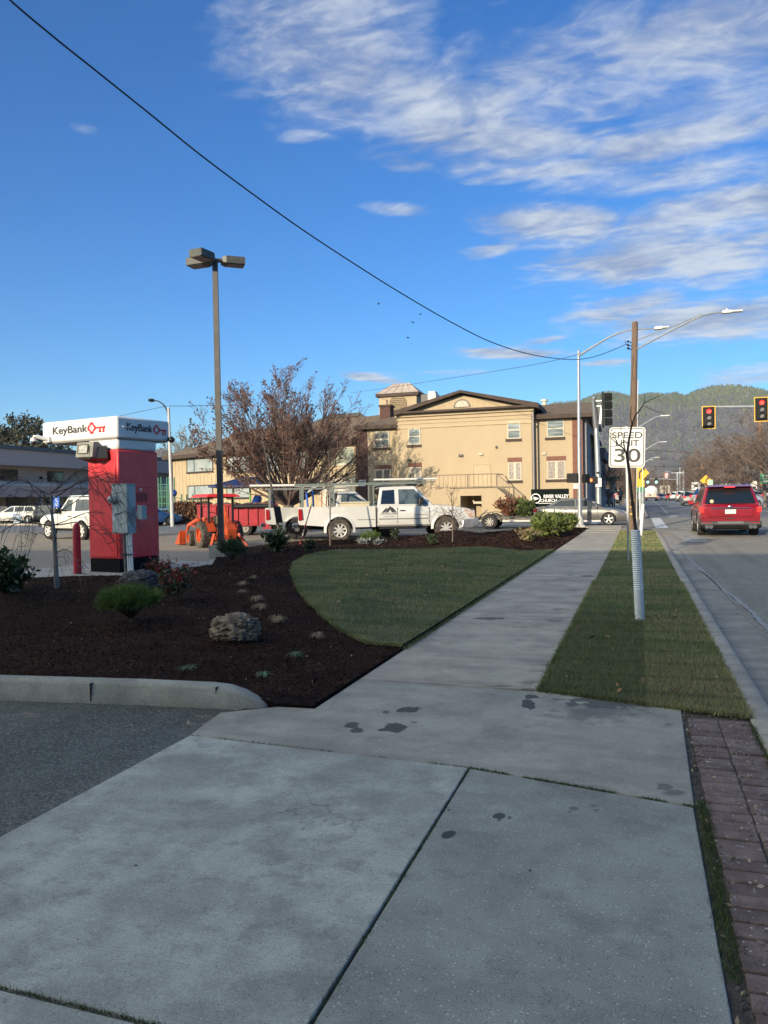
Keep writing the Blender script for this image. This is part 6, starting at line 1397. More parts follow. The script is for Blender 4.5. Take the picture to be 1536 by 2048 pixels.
# ------------------------------------------------------------------ wires and birds
mWire = mat('wire_black', (.012, .012, .014), .6)
def wire(name, label, pts, A_, B_, r):
    d = (B_ - A_); d.z = 0; d.normalize(); P_ = [PL(px, py, A_, d) for px, py in pts]
    # smooth with Catmull-Rom
    Q = []
    for i in range(len(P_) - 1):
        p0, p1, p2, p3 = P_[max(i - 1, 0)], P_[i], P_[i + 1], P_[min(i + 2, len(P_) - 1)]
        for k in range(6): u = k / 6; Q.append(.5 * ((2 * p1) + (p2 - p0) * u + (2 * p0 - 5 * p1 + 4 * p2 - p3) * u * u + (3 * p1 - p0 - 3 * p2 + p3) * u ** 3))
    Q.append(P_[-1]); o = MB().tube(Q, r, 6).build(name, mWire, None); tag(o, label, 'wire'); return o
wa = Vector((WP.location.x, WP.location.y, 0)) + Vector((WPT.x, 0, 0)); na_ = PD(20, 0, 9.5)
wire('overhead_cable', 'thick black overhead cable sweeping from the top left corner down to the wooden pole', [(-60, -80), (20, 0), (110, 76), (200, 148), (300, 228), (400, 309), (500, 384), (600, 456), (700, 522), (800, 585), (900, 643), (980, 683), (1050, 706), (1105, 716), (1155, 719), (1200, 710), (1254, 688)], wa, na_, .0125)
wire('thin_overhead_wire', 'thin overhead wire running from above the church tower up to the curved lamp arm pole', [(700, 786), (780, 775), (870, 761), (980, 744), (1080, 727), (1157, 709)], SPT, PD(700, 786, 75), .013)
wire('thin_overhead_wire', 'faint wire from the left street lamp toward the bare tree', [(338, 812), (380, 812), (420, 811), (500, 812)], PD(338, 812, 55), PD(500, 812, 70), .02)
wire('thin_overhead_wire', 'faint wire between the kiosk canopy and the left street lamp', [(150, 850), (235, 833), (290, 821), (334, 812)], PD(334, 812, 55.5), PD(150, 850, 90), .018)
wire('thin_overhead_wire', 'thin wire crossing the mountain right of the speed sign', [(1285, 900), (1340, 903), (1400, 906), (1440, 907)], PD(1285, 900, 110), PD(1440, 907, 90), .03)
wire('thin_overhead_wire', 'lower thin wire crossing in front of the far trees', [(1285, 932), (1340, 933), (1400, 933), (1450, 935)], PD(1285, 932, 120), PD(1450, 935, 110), .035)
for i, (px, py, a) in enumerate(((757, 608, .3), (840, 629, 1.2), (826, 645, -.5), (816, 676, .1))):
    c = PD(px, py, 45); t = thing('bird', ['small dark bird in the blue sky, highest and leftmost of the four', 'small dark bird, rightmost of the four in the sky', 'small dark bird just below the rightmost one', 'small dark bird, lowest of the four in the sky'][i], 'bird', c, a, 'birds in flight')
    m_ = MB(); m_.tube([(-.09, 0, 0), (-.04, 0, .0), (.03, 0, 0), (.07, 0, .01), (.1, 0, 0)], [.004, .022, .026, .016, .003], 6)
    for s in (-1, 1): m_.add([(-.04, s * .02, .01), (.04, s * .02, .01), (.02, s * .11, .06), (-.03, s * .11, .055), (-.05, s * .2, .03)], [(0, 1, 2, 3), (3, 2, 4)])
    m_.build('body', mBlackM, t, ang=60)
# ------------------------------------------------------------------ vehicles (local +X forward, origin on the ground at the middle)
mTyre = mat('tyre_rubber', (.018, .018, .018), .85, c2=(.035, .033, .03), scale=12)
mTyreDusty = mat('dusty_tyre', (.04, .034, .028), .9, c2=(.10, .085, .065), scale=9)
mRim = mat('alloy_rim', (.55, .55, .54), .35, .7); mWell = mat('wheel_well_black', (.008, .008, .008), .9)
mGlassC = mat('car_glass', (.012, .016, .018), .05, spec=1.0); mGlassL = mat('car_glass_light', (.10, .13, .12), .08, c2=(.02, .025, .03), scale=1.1, spec=1.0, lo=.4, hi=.55)
mTrimB = mat('black_trim', (.015, .015, .016), .5); mChrome = mat('chrome', (.6, .6, .6), .15, 1.0)
mTailR = mat('tail_lamp_red', (.35, .012, .012), .2, spec=.9); mBrakeOn = mat('brake_light_on', (.6, .02, .02), .3, emit=(1, .04, .03), estr=.35); mAmber = mat('amber_lamp', (.5, .12, .02), .2); mHeadL = mat('headlamp_clear', (.5, .52, .54), .12, spec=.9, c2=(.25, .26, .28), scale=12)
mPlate = mat('licence_plate', (.60, .62, .60), .5, c2=(.45, .5, .5), scale=14)
mCarWhite = mat('car_white', (.68, .675, .63), .3, c2=(.61, .60, .55), scale=1.5, coat=.6); mUnder = mat('underbody', (.012, .012, .012), .9)
def paint(name, c, rough=.3, metal=.3, c2=None): return mat(name, c, rough, metal, c2=c2, scale=1.5, coat=.8)
def wheel(root, x, y, r, w, side, rim='alloy', tyre=None, spokes=6, dia=.62, rimmat=None):
    # side = +1 outer face toward +Y, -1 toward -Y
    t = MB(); n = 28; prof = [(dia * r, -w / 2), (.93 * r, -w / 2), (r, -w * .36), (r, w * .36), (.93 * r, w / 2), (dia * r, w / 2)]
    vs = [(x + a * math.cos(2 * math.pi * k / n), y + b, r + a * math.sin(2 * math.pi * k / n)) for a, b in prof for k in range(n)]
    t.add(vs, [(i * n + k, i * n + (k + 1) % n, (i + 1) * n + (k + 1) % n, (i + 1) * n + k) for i in range(5) for k in range(n)])
    # tread blocks
    for k in range(n * 1):
        a = 2 * math.pi * k / n; t.obox((x + r * 1.003 * math.cos(a), y, r + r * 1.003 * math.sin(a)), (-math.sin(a), 0, math.cos(a)), (0, 1, 0), (math.cos(a), 0, math.sin(a)), .035 * r / .35, w * .36, .006)
    wo = t.build('wheel', tyre or mTyre, root, ang=50)
    R = dia * r; yo = y + side * w * .34; m_ = MB(); m_.cyl((x, y + side * w * .02, r), (x, y + side * w * .10, r), R, 20); m_.build('hub_back', mWell, wo)
    m_ = MB(); 
    vs = [(x + a * math.cos(2 * math.pi * k / n), y + side * b, r + a * math.sin(2 * math.pi * k / n)) for a, b in ((R * 1.02, w * .49), (R * 1.02, w * .1), (R * .9, w * .1), (R * .9, w * .42), (R * 1.02, w * .49)) for k in range(n)]
    m_.add(vs, [(i * n + k, i * n + (k + 1) % n, (i + 1) * n + (k + 1) % n, (i + 1) * n + k) for i in range(4) for k in range(n)])
    m_.cyl((x, yo - side * .03, r), (x, yo + side * .02, r), R * .27, 14)
    if rim == 'steel':
        m_.cyl((x, yo - side * .06, r), (x, yo - side * .03, r), R * .92, 20)
    else:
        for k in range(spokes):
            a = 2 * math.pi * k / spokes + .3; d = Vector((math.cos(a), 0, math.sin(a))); s = Vector((-math.sin(a), 0, math.cos(a))); c = Vector((x, yo, r)); w0, w1 = R * .20, R * .26 if rim != 'thin' else R * .14
            p = [c + d * R * .2 + s * w0 * .6, c + d * R * .2 - s * w0 * .6, c + d * R * .93 - s * w1 * .6, c + d * R * .93 + s * w1 * .6]
            m_.add([q + Y3 * side * .004 for q in p] + [q - Y3 * side * .04 for q in p], [(0, 1, 2, 3), (4, 5, 6, 7), (0, 1, 5, 4), (1, 2, 6, 5), (2, 3, 7, 6), (3, 0, 4, 7)])
    m_.build('rim', rimmat or mRim, wo, ang=40)
    return wo
def boolcut(o, cutters, well=None):
    cs = []
    for i, (x, y0, y1, r, zc) in enumerate(cutters):
        c = MB().tube([(x, y0, zc), (x, y1, zc)], r, 28).build('tmpcut', well or mWell, None, ang=None); c.parent = o.parent; cs.append(c)
        md = o.modifiers.new('b%d' % i, 'BOOLEAN'); md.operation = 'DIFFERENCE'; md.object = c; md.solver = 'EXACT'
    dg = bpy.context.evaluated_depsgraph_get(); dg.update(); me = bpy.data.meshes.new_from_object(o.evaluated_get(dg)); o.modifiers.clear(); me.name = o.data.name; o.data = me
    for c in cs: bpy.data.objects.remove(c)
    me.polygons.foreach_set('use_smooth', [True] * len(me.polygons)); me.set_sharp_from_angle(angle=math.radians(32))
    return o
def shell(name, mt, root, L, W_, top, bot, taper=.10, crown=.02, nst=40, side=None, wells=None, well_r=.38, xr=None, flat=.97):
    # lofted lower body: top/bot are lists of (x, z)
    x0, x1 = -L / 2, L / 2; m_ = MB(); rings = []
    for i in range(nst + 1):
        f = i / nst; x = x0 + (x1 - x0) * (f - .0 + .02 * math.sin(2 * math.pi * f) * -1); x = max(x0, min(x1, x))
        zt = interp(x, [p[0] for p in top], [p[1] for p in top]); zb = interp(x, [p[0] for p in bot], [p[1] for p in bot])
        e = 1 - taper * (max(0, abs(2 * x / L) - .72) / .28) ** 2.2; w = W_ / 2 * e; h = zt - zb
        prof = [(0, zb), (.80 * w, zb), (.93 * w, zb + .05 * h), (.985 * w, zb + .25 * h), (w, zb + .5 * h), (.992 * w, zb + .72 * h), (flat * w, zb + .90 * h), (flat * w - .05, zb + .985 * h), (.6 * w, zt + crown * .6), (0, zt + crown)]
        ring = [(x, y, z) for y, z in prof] + [(x, -y, z) for y, z in prof[-2:0:-1]]; rings.append(ring)
    k = len(rings[0]); vs = [v for r in rings for v in r]
    m_.add(vs, [(i * k + j, i * k + (j + 1) % k, (i + 1) * k + (j + 1) % k, (i + 1) * k + j) for i in range(nst) for j in range(k)] + [tuple(range(k - 1, -1, -1)), tuple(nst * k + j for j in range(k))])
    o = m_.build(name, [mt, mWell], root, ang=32)
    if wells:
        cut = []
        for x in wells:
            for s in (-1, 1): cut.append((x, s * (W_ / 2 - .34), s * (W_ / 2 + .2), well_r, well_r * .86))
        boolcut(o, cut)
    return o
def cabin(root, P, wl, wu, mt, glass=mGlassC, name='cabin', wins=(), inset=.05, roofmat=None, frontglass=True, rearglass=True, zc=.03):
    # P: (x,z) corners rear-bottom, rear-top, front-top, front-bottom
    zb = P[0][1]; zt = P[1][1]
    def hw(z): return wl + (wu - wl) * max(0, min(1, (z - zb) / (zt - zb)))
    m_ = MB(); vs = []
    for s in (1, -1):
        for (x, z) in P: vs.append((x, s * hw(z) , z))
    xm = (P[1][0] + P[2][0]) / 2
    vs += [(P[1][0], 0, P[1][1] + zc), (P[2][0], 0, P[2][1] + zc)]
    m_.add(vs, [(0, 1, 2, 3), (7, 6, 5, 4), (0, 4, 5, 8, 1), (3, 2, 9, 6, 7), (1, 8, 9, 2), (8, 5, 6, 9), (0, 3, 7, 4)])
    o = m_.build(name, mt, root, ang=None, bevel=.05)
    for poly in wins:
        for s in (1, -1):
            g = MB(); g.add([(x, s * (hw(z) + .005), z) for x, z in poly] + [(x, s * (hw(z) - .03), z) for x, z in poly], [tuple(range(len(poly))), tuple(range(2 * len(poly) - 1, len(poly) - 1, -1))] + [(i, (i + 1) % len(poly), len(poly) + (i + 1) % len(poly), len(poly) + i) for i in range(len(poly))])
            g.build('side_window', glass, o, ang=None)
    def endglass(a, b, nm, out):
        (xa, za), (xb, zb_) = a, b; f0, f1 = .10, .93; d = Vector((xb - xa, 0, zb_ - za)); nrm = Vector((d.z, 0, -d.x)).normalized() * out
        q = [];
        for f in (f0, f1):
            x = xa + (xb - xa) * f; z = za + (zb_ - za) * f; w = hw(z) - .07
            for s in (-1, 1): q.append(Vector((x, s * w, z)) + nrm * .006)
        mid = [(q[0] + q[1]) / 2 + nrm * .01, (q[2] + q[3]) / 2 + nrm * .01]
        g = MB(); g.add([q[0], q[1], q[3], q[2]] + [p - nrm * .02 for p in (q[0], q[1], q[3], q[2])], [(0, 1, 2, 3), (4, 5, 6, 7), (0, 1, 5, 4), (1, 2, 6, 5), (2, 3, 7, 6), (3, 0, 4, 7)]); return g.build(nm, glass, o, ang=None)
    if frontglass: endglass(P[3], P[2], 'windscreen', 1)
    if rearglass: endglass(P[0], P[1], 'rear_window', -1)
    return o
def mirror(root, x, y, z, mt, s=1.0):
    for sg in (-1, 1):
        m_ = MB(); m_.obox((x, sg * (y + .12), z), X3, Y3, Z3, .05 * s, .10 * s, .08 * s); m_.beam((x, sg * y, z - .05), (x, sg * (y + .1), z - .02), .04); m_.build('side_mirror', mt, root, ang=None, bevel=.02)
def doorlines(root, xs, W_, z0, z1, handle_z, hx, mt=mTrimB, hm=None):
    m_ = MB()
    for x in xs:
        for s in (-1, 1): m_.box(x - .006, x + .006, s * (W_ / 2 + .001) - .004, s * (W_ / 2 + .001) + .004, z0, z1)
    m_.build('door_gap', mt, root, ang=None)
    for x in hx:
        for s in (-1, 1): m_ = MB(); m_.box(x - .09, x + .09, s * (W_ / 2) - .02, s * (W_ / 2) + .02, handle_z - .018, handle_z + .018); m_.build('door_handle', hm or mt, root, ang=None, bevel=.008)
def red_suv():
    root = thing('red_suv', 'red SUV seen from behind with a round yellow sticker on its rear window', 'car', (0, 0, 0)); L, W_, H_ = 4.95, 2.0, 1.78
    R = paint('suv_red', (.33, .012, .028), .28, .35, (.27, .010, .022))
    shell('body', R, root, L, W_, [(-2.475, .95), (-2.38, 1.10), (-1.0, 1.12), (.9, 1.10), (1.2, 1.06), (2.2, .95), (2.475, .80)], [(-2.475, .42), (-2.2, .30), (2.0, .28), (2.475, .36)], taper=.07, wells=(-1.45, 1.45), well_r=.44)
    cabin(root, [(-2.40, 1.08), (-2.02, 1.71), (.35, 1.73), (1.15, 1.08)], .93, .74, R, wins=([(-2.05, 1.17), (-1.88, 1.60), (-1.35, 1.62), (-1.25, 1.15)], [(-1.15, 1.14), (-1.22, 1.62), (-.32, 1.65), (-.28, 1.14)], [(-.2, 1.14), (-.24, 1.65), (.28, 1.64), (.85, 1.14)]), rearglass=False)
    g = MB(); q = [(-2.405, -.80, 1.12), (-2.405, .80, 1.12), (-2.08, .67, 1.63), (-2.08, -.67, 1.63)]; g.add([Vector(v) + Vector((-.03, 0, .0)) for v in q] + [Vector(v) + Vector((.03, 0, 0)) for v in q], [(0, 1, 2, 3), (4, 5, 6, 7), (0, 1, 5, 4), (1, 2, 6, 5), (2, 3, 7, 6), (3, 0, 4, 7)]); rw = g.build('rear_window', mGlassC, root, ang=None)
    g = MB(); g.cyl((-2.445, .58, 1.20), (-2.425, .58, 1.205), .062, 16); g.build('round_sticker', mat('sticker_yellow', (.7, .5, .18), .6, c2=(.75, .7, .5), scale=25), rw)
    m_ = MB(); m_.prism([(-2.30, 1.70), (-1.95, 1.77), (-1.6, 1.77), (-1.6, 1.71), (-2.0, 1.68)], -.68, .68, 'Y'); sp = m_.build('roof_spoiler', R, root, ang=None, bevel=.015)
    m_ = MB(); m_.box(-2.33, -2.28, -.17, .17, 1.665, 1.705); m_.build('brake_light', mBrakeOn, sp, ang=None)
    for s in (-1, 1):
        m_ = MB(); m_.tube([(-1.9, s * .70, 1.76), (-1.6, s * .70, 1.83), (.1, s * .70, 1.83), (.35, s * .70, 1.77)], .025, 6); m_.build('roof_rail', mTrimB, root)
        m_ = MB(); m_.prism([(s * .82, .99), (s * .97, 1.02), (s * .975, .85), (s * .93, .80), (s * .83, .82)], -2.50, -2.10, 'X'); tl = m_.build('tail_light', mBrakeOn, root, ang=None, bevel=.02)
        m_ = MB(); m_.box(-2.507, -2.49, min(s * .82, s * .93), max(s * .82, s * .93), .895, .91); m_.build('lamp_bar', mTailR, tl, ang=None)
        m_ = MB(); m_.box(-2.525, -2.49, min(s * .62, s * .90), max(s * .62, s * .90), .435, .475); m_.build('reflector', mTailR, root, ang=None)
        m_ = MB(); m_.tube([(-2.56, s * .62, .33), (-2.35, s * .62, .33)], [.07, .07], 12); m_.tube([(-2.56, s * .75, .33), (-2.35, s * .75, .33)], [.07, .07], 12); m_.build('exhaust', mChrome, root)
    m_ = MB(); m_.prism([(-2.52, .52), (-2.53, .38), (-2.40, .27), (-1.95, .27), (-1.95, .40), (-2.3, .50)], -.97, .97, 'Y'); m_.build('bumper', mat('suv_grey_bumper', (.02, .02, .022), .5), root, ang=None, bevel=.03)
    m_ = MB(); m_.prism([(-2.545, .52), (-2.55, .41), (-2.47, .34), (-2.40, .34), (-2.40, .52)], -.42, .42, 'Y'); m_.build('skid_plate', mat('satin_silver', (.10, .10, .10), .4, .5), root, ang=None, bevel=.015)
    m_ = MB(); m_.prism([(-2.52, .93), (-2.50, .66), (-2.3, .66), (-2.3, .93)], -.72, .72, 'Y'); m_.build('tailgate', R, root, ang=None, bevel=.03)
    m_ = MB(); m_.box(-2.535, -2.505, -.62, .62, .945, .975); m_.build('chrome_strip', mChrome, root, ang=None, bevel=.006)
    m_ = MB(); m_.box(-2.535, -2.52, -.17, .17, .77, .92); m_.build('number_plate', mPlate, root, ang=None)
    m_ = MB(); m_.sphere((-2.51, 0, 1.02), .07, 12, sc=(.3, 1.2, .5)); m_.build('badge', mChrome, root)
    m_ = MB(); m_.box(-2.528, -2.50, -.12, .12, .60, .63); m_.box(-2.515, -2.49, -.95, .95, .625, .632); m_.build('seam', mTrimB, root, ang=None)
    for x in (-1.45, 1.45):
        for s in (-1, 1): wheel(root, x, s * .85, .375, .26, s, spokes=5)
    doorlines(root, (-1.2, -.25, .95), W_, .45, 1.05, .98, (-.95, 0), hm=R); mirror(root, .85, .93, 1.15, R)
    m_ = MB(); m_.box(-2.3, 2.3, -.8, .8, .22, .32); m_.build('underbody', mUnder, root, ang=None)
    return root
s = red_suv(); c = GR(1462, 1073); place(s, (c.x - .02, c.y + 2.55, RZ(c.y + 2) ), math.radians(90), 1.06)
def sedan(name, label, mt, L=4.82, W_=1.82, glass=mGlassC, rimk='alloy', detail=True):
    root = thing(name, label, 'car'); h = L / 2
    shell('body', mt, root, L, W_, [(-h, .80), (-h + .12, .98), (-h + .7, 1.00), (-.9, .97), (1.0, .93), (1.25, .92), (h - .5, .80), (h - .12, .68), (h, .58)], [(-h, .36), (-h + .35, .24), (h - .35, .20), (h, .27)], taper=.14, wells=(-1.38, 1.40), well_r=.375)
    cabin(root, [(-1.95, .93), (-1.02, 1.40), (.18, 1.42), (1.22, .90)], .83, .62, mt, glass=glass, wins=([(-1.55, 1.02), (-1.02, 1.31), (-.30, 1.345), (-.28, 1.0)], [(-.2, 1.0), (-.22, 1.345), (.22, 1.34), (.92, .99)]), zc=.03)
    for s in (-1, 1):
        m_ = MB(); m_.prism([(-h - .015, .90), (-h + .42, .92), (-h + .40, .78), (-h - .01, .72)], s * W_ * .43 - .06, s * W_ * .43 + .06 + (.015 if s > 0 else 0), 'Y'); m_.build('tail_light', mTailR, root, ang=None, bevel=.02)
        m_ = MB(); m_.prism([(h - .42, .74), (h - .08, .66), (h - .06, .58), (h - .34, .62)], s * W_ * .415 - .08, s * W_ * .415 + .08, 'Y'); m_.build('headlight', mHeadL, root, ang=None, bevel=.02)
    for x in (-1.38, 1.40):
        for s in (-1, 1): wheel(root, x, s * (W_ / 2 - .13), .335, .22, s, spokes=5 if rimk == 'alloy' else 7, dia=.70)
    doorlines(root, (-1.0, -.25, .85), W_, .35, .93, .83, (-.75, .1), hm=mt); mirror(root, .82, .80, 1.0, mt, .9)
    m_ = MB(); m_.box(-1.0, 1.0, -W_ / 2 + .01, W_ / 2 - .01, .20, .27); m_.build('sill_trim', mat('satin_chrome', (.5, .5, .5), .3, .8), root, ang=None)
    m_ = MB(); m_.box(h - .06, h + .01, -.55, .55, .32, .52); m_.build('grille', mTrimB, root, ang=None, bevel=.01)
    m_ = MB(); m_.box(-h - .012, -h + .04, -.22, .22, .66, .79); m_.build('number_plate', mPlate, root, ang=None)
    return root
sl_ = sedan('silver_sedan', 'silver-grey sedan crossing the intersection side-on behind the slim signal pole', paint('sedan_silver', (.19, .18, .165), .3, .5, (.16, .155, .145)))
c = GR(1160, 1051); place(sl_, (c.x + .05, c.y + .6, RZ(c.y + .6)), math.radians(0), 4.82 / 4.82 * .99)
def pickup_bed(root, mt, x0, x1, W_, zf, zr, well, well_r=.46, wall=.07):
    for s in (-1, 1):
        m_ = MB(); y0, y1 = (s * W_ / 2 - (wall if s > 0 else 0), s * W_ / 2 + (wall if s < 0 else 0)); prof = [(x0, .55), (x0, zr), (x1, zr), (x1, .50)]
        m_.prism([(x0, .62), (x0, zr), (x1, zr), (x1, .50), (well + well_r + .1, .50), (well - well_r - .1, .55)], y0, y1, 'Y'); o = m_.build('bed_side', [mt, mWell], root, ang=None); boolcut(o, [(well, -3, 3, well_r, .42)])
        n = 16; fl = MB(); A_ = []
        for k in range(n + 1):
            a = math.pi * (-.06 + 1.12 * k / n)
            for r_, o_ in ((well_r, .0), (well_r, .022), (well_r + .06, .022), (well_r + .09, .0)): A_.append((well + r_ * math.cos(a), s * (W_ / 2 + o_), .42 + r_ * math.sin(a)))
        fl.add(A_, [(4 * k + j, 4 * k + j + 1, 4 * k + j + 5, 4 * k + j + 4) for k in range(n) for j in range(3)]); fl.build('fender_lip', mt, root, ang=40)
    m_ = MB(); m_.box(x0 + .02, x1, -W_ / 2 + wall + .001, W_ / 2 - wall - .001, .70, .78); m_.box(x1 - .05, x1 - .001, -W_ / 2 + wall, W_ / 2 - wall, .78, zr - .02); m_.build('bed_floor', mTrimB, root, ang=None)
    m_ = MB(); m_.box(x0 - .02, x0 + .06, -W_ / 2 + wall + .01, W_ / 2 - wall - .01, .66, zr); m_.build('tailgate', mt, root, ang=None, bevel=.015)
    for s in (-1, 1):
        m_ = MB(); m_.prism([(x0 - .012, zr - .06), (x0 + .10, zr - .06), (x0 + .13, zr - .42), (x0 - .012, zr - .45)], s * (W_ / 2 + .004) - .05, s * (W_ / 2 + .004) + .006 * s + .0 if s > 0 else s * (W_ / 2 + .004) + .05, 'Y'); tl = m_.build('tail_light', mTailR, root, ang=None)
        m_ = MB(); m_.box(x0 - .016, x0 + .11, min(s * (W_ / 2 - .02), s * (W_ / 2 + .014)), max(s * (W_ / 2 - .02), s * (W_ / 2 + .014)), zr - .29, zr - .18); m_.build('amber_lens', mat('amber_pale', (.7, .4, .12), .25), tl, ang=None)
    m_ = MB(); m_.box(x0 - .22, x0 - .04, -W_ / 2 + .05, W_ / 2 - .05, .50, .64); m_.build('rear_bumper', mChrome, root, ang=None, bevel=.02)
def pickup_main():
    root = thing('white_pickup_truck', 'white pickup with mountain logo on its door and a grey-green ladder rack', 'pickup truck'); L, W_ = 6.25, 2.0; Wt = mCarWhite; h = L / 2
    # cab + hood lower body from x=-.45 to the front
    x0 = -.42
    m_ = MB(); rings = []; top = [(x0, 1.20), (1.25, 1.20), (1.45, 1.22), (2.3, 1.16), (2.9, 1.05), (3.05, .95)]; bot = [(x0, .50), (2.7, .50), (3.05, .56)]; nst = 26
    for i in range(nst + 1):
        x = x0 + (3.05 - x0) * i / nst; zt = interp(x, *zip(*top)); zb = interp(x, *zip(*bot)); w = W_ / 2 * (1 - .09 * max(0, (x - 2.2) / .85) ** 2); hh = zt - zb
        prof = [(0, zb), (.9 * w, zb), (.97 * w, zb + .06), (w, zb + .3 * hh), (w, zb + .62 * hh), (.975 * w, zb + .9 * hh), (.93 * w, zt), (.5 * w, zt + (.04 if x > 1.3 else 0)), (0, zt + (.055 if x > 1.3 else 0))]
        rings.append([(x, y, z) for y, z in prof] + [(x, -y, z) for y, z in prof[-2:0:-1]])
    k = len(rings[0]); m_.add([v for r in rings for v in r], [(i * k + j, i * k + (j + 1) % k, (i + 1) * k + (j + 1) % k, (i + 1) * k + j) for i in range(nst) for j in range(k)] + [tuple(range(k - 1, -1, -1)), tuple(nst * k + j for j in range(k))])
    o = m_.build('body', [Wt, mWell], root, ang=32); boolcut(o, [(2.02, .62, 1.3, .46, .42), (2.02, -1.3, -.62, .46, .42)])
    for s in (-1, 1):
        n = 16; fl = MB(); A_ = []
        for q in range(n + 1):
            a = math.pi * (-.02 + 1.04 * q / n)
            for r_, o_ in ((.46, -.03), (.46, .02), (.51, .02), (.55, -.01)): A_.append((2.02 + r_ * math.cos(a), s * (W_ / 2 + o_), .42 + r_ * math.sin(a)))
        fl.add(A_, [(4 * q + j, 4 * q + j + 1, 4 * q + j + 5, 4 * q + j + 4) for q in range(n) for j in range(3)]); fl.build('fender_lip', Wt, root, ang=40)
    cabin(root, [(-.40, 1.18), (-.28, 1.88), (.95, 1.90), (1.62, 1.20)], .93, .78, Wt, glass=mGlassC, wins=([(-.28, 1.28), (-.20, 1.76), (.22, 1.78), (.22, 1.28)],), zc=.02)
    for s in (-1, 1):
        g = MB(); P_ = [(.36, 1.27), (.36, 1.79), (.92, 1.79), (1.38, 1.27)]; hw = lambda z: .93 + (.78 - .93) * (z - 1.18) / .72
        g.add([(x, s * (hw(z) + .008), z) for x, z in P_] + [(x, s * (hw(z) - .03), z) for x, z in P_], [(0, 1, 2, 3), (4, 5, 6, 7), (0, 1, 5, 4), (1, 2, 6, 5), (2, 3, 7, 6), (3, 0, 4, 7)]); g.build('side_window', mGlassL, root, ang=None)
    pickup_bed(root, Wt, -3.12, -.47, W_, .6, 1.22, -1.72)
    for x, d_ in ((-1.72, 0), (2.02, 0)):
        for s in (-1, 1): wheel(root, x, s * .86, .40, .27, s, spokes=8, dia=.60, tyre=mTyreDusty, rimmat=mat('pale_rim', (.62, .60, .55), .4, .3))
    doorlines(root, (-.41, .30, 1.42), W_ - .005, .62, 1.16, 1.05, (.48,), hm=mTrimB)
    m_ = MB()
    for s in (-1, 1): m_.box(-.35, 1.38, s * (W_ / 2 + .004) - .008, s * (W_ / 2 + .004) + .008, .745, .785); m_.box(-1.1, -.5, s * (W_ / 2 + .003) - .005, s * (W_ / 2 + .003) + .005, .745, .77)
    m_.build('rub_strip', mat('grey_rubber', (.20, .21, .20), .6), root, ang=None)
    mirror(root, 1.12, .93, 1.38, mTrimB, 1.5)
    # front end
    m_ = MB(); m_.box(2.98, 3.10, -.52, .52, .74, 1.02); m_.build('grille', mat('grille_dark', (.04, .035, .035), .4), root, ang=None, bevel=.01)
    m_ = MB(); m_.box(3.10, 3.13, -.56, .56, .99, 1.05); m_.box(3.10, 3.13, -.56, .56, .71, .75); m_.box(3.10, 3.13, -.56, -.52, .75, .99); m_.box(3.10, 3.13, .52, .56, .75, .99); m_.build('grille_frame', mChrome, root, ang=None, bevel=.008)
    text('GMC', .16, mat('logo_red', (.5, .02, .02), .4), root, (3.112, 0, .87), Y3, Z3, bold=.008, world=False, name='badge')
    for s in (-1, 1):
        m_ = MB(); m_.prism([(2.68, 1.04), (3.06, 1.00), (3.07, .76), (2.74, .78)], s * .80 - .155, s * .80 + .155, 'Y'); hl = m_.build('headlight', mat('amber_headlamp', (.50, .30, .22), .2, c2=(.6, .55, .5), scale=5, spec=.9), root, ang=None, bevel=.02)
    m_ = MB(); m_.prism([(2.62, .70), (3.16, .72), (3.22, .60), (3.20, .48), (2.95, .38), (2.55, .40)], -.99, .99, 'Y'); bp_ = m_.build('bumper', mat('dusty_chrome', (.45, .45, .46), .35, .7, c2=(.35, .35, .36), scale=7), root, ang=None, bevel=.04)
    m_ = MB(); m_.box(3.18, 3.225, -.2, .2, .52, .64); m_.build('number_plate', mPlate, bp_, ang=None)
    # lettering and mountain logo on the cab door (both sides are the same decal)
    for s in (-1, 1):
        ex = X3 * (1 if s < 0 else -1); y = s * (W_ / 2 + .003); m_ = MB(); cx = .0; cz = .99; pp = [(-.25, 0), (-.10, .16), (-.06, .13), (-.16, 0)], [(-.13, 0), (.02, .21), (.06, .21), (.22, 0), (.10, 0), (.045, .10), (.02, .10), (-.04, 0)], [(.09, .17), (.13, .17), (.27, 0), (.235, 0)]
        for P_ in pp: m_.prism([(cx + ex.x * a, cz + b) for a, b in P_], y - .003, y + .003, 'Y')
        m_.build('logo', mText, root, ang=None)
        text('KINGSCAPE', .085, mText, root, (cx, y + s * .003, .94), ex, Z3, world=False, width=.56, ext=.001); m_ = MB(); [m_.box(cx - .2 + k * .034 + (.012 if k > 2 else 0) + (.012 if k > 5 else 0), cx - .176 + k * .034 + (.012 if k > 2 else 0) + (.012 if k > 5 else 0), y - .003, y + .003, .83, .865) for k in range(11)]; m_.build('faint_number', mat('letter_grey', (.35, .35, .33), .5), root, ang=None)
    m_ = MB(); m_.box(.9, 1.32, -W_ / 2 - .003, -W_ / 2 + .002, .89, .905); m_.build('door_badge', mTrimB, root, ang=None)
    # ladder rack
    mRack = mat('rack_green_grey', (.13, .17, .15), .5, c2=(.18, .21, .19), scale=5); rk = MB()
    for s in (-1, 1):
        for x in (-3.0, -1.9, -.52): rk.beam((x, s * .9, 1.22), (x, s * .86, 2.0), .05)
        rk.beam((-3.25, s * .86, 2.0), (1.65, s * .86, 2.04), .045)
    for x in (-3.0, -1.9, -.52): rk.beam((x, -.86, 2.0), (x, .86, 2.0), .06)
    rk.beam((-.52, -.86, 1.9), (-.25, -.86, 1.98), .05); rk.build('ladder_rack', mRack, root, ang=None)
    ch = MB(); ch.box(-.5, -.1, -.6, .6, .78, 1.0); ch.build('bed_clutter', mTrimB, root, ang=None)
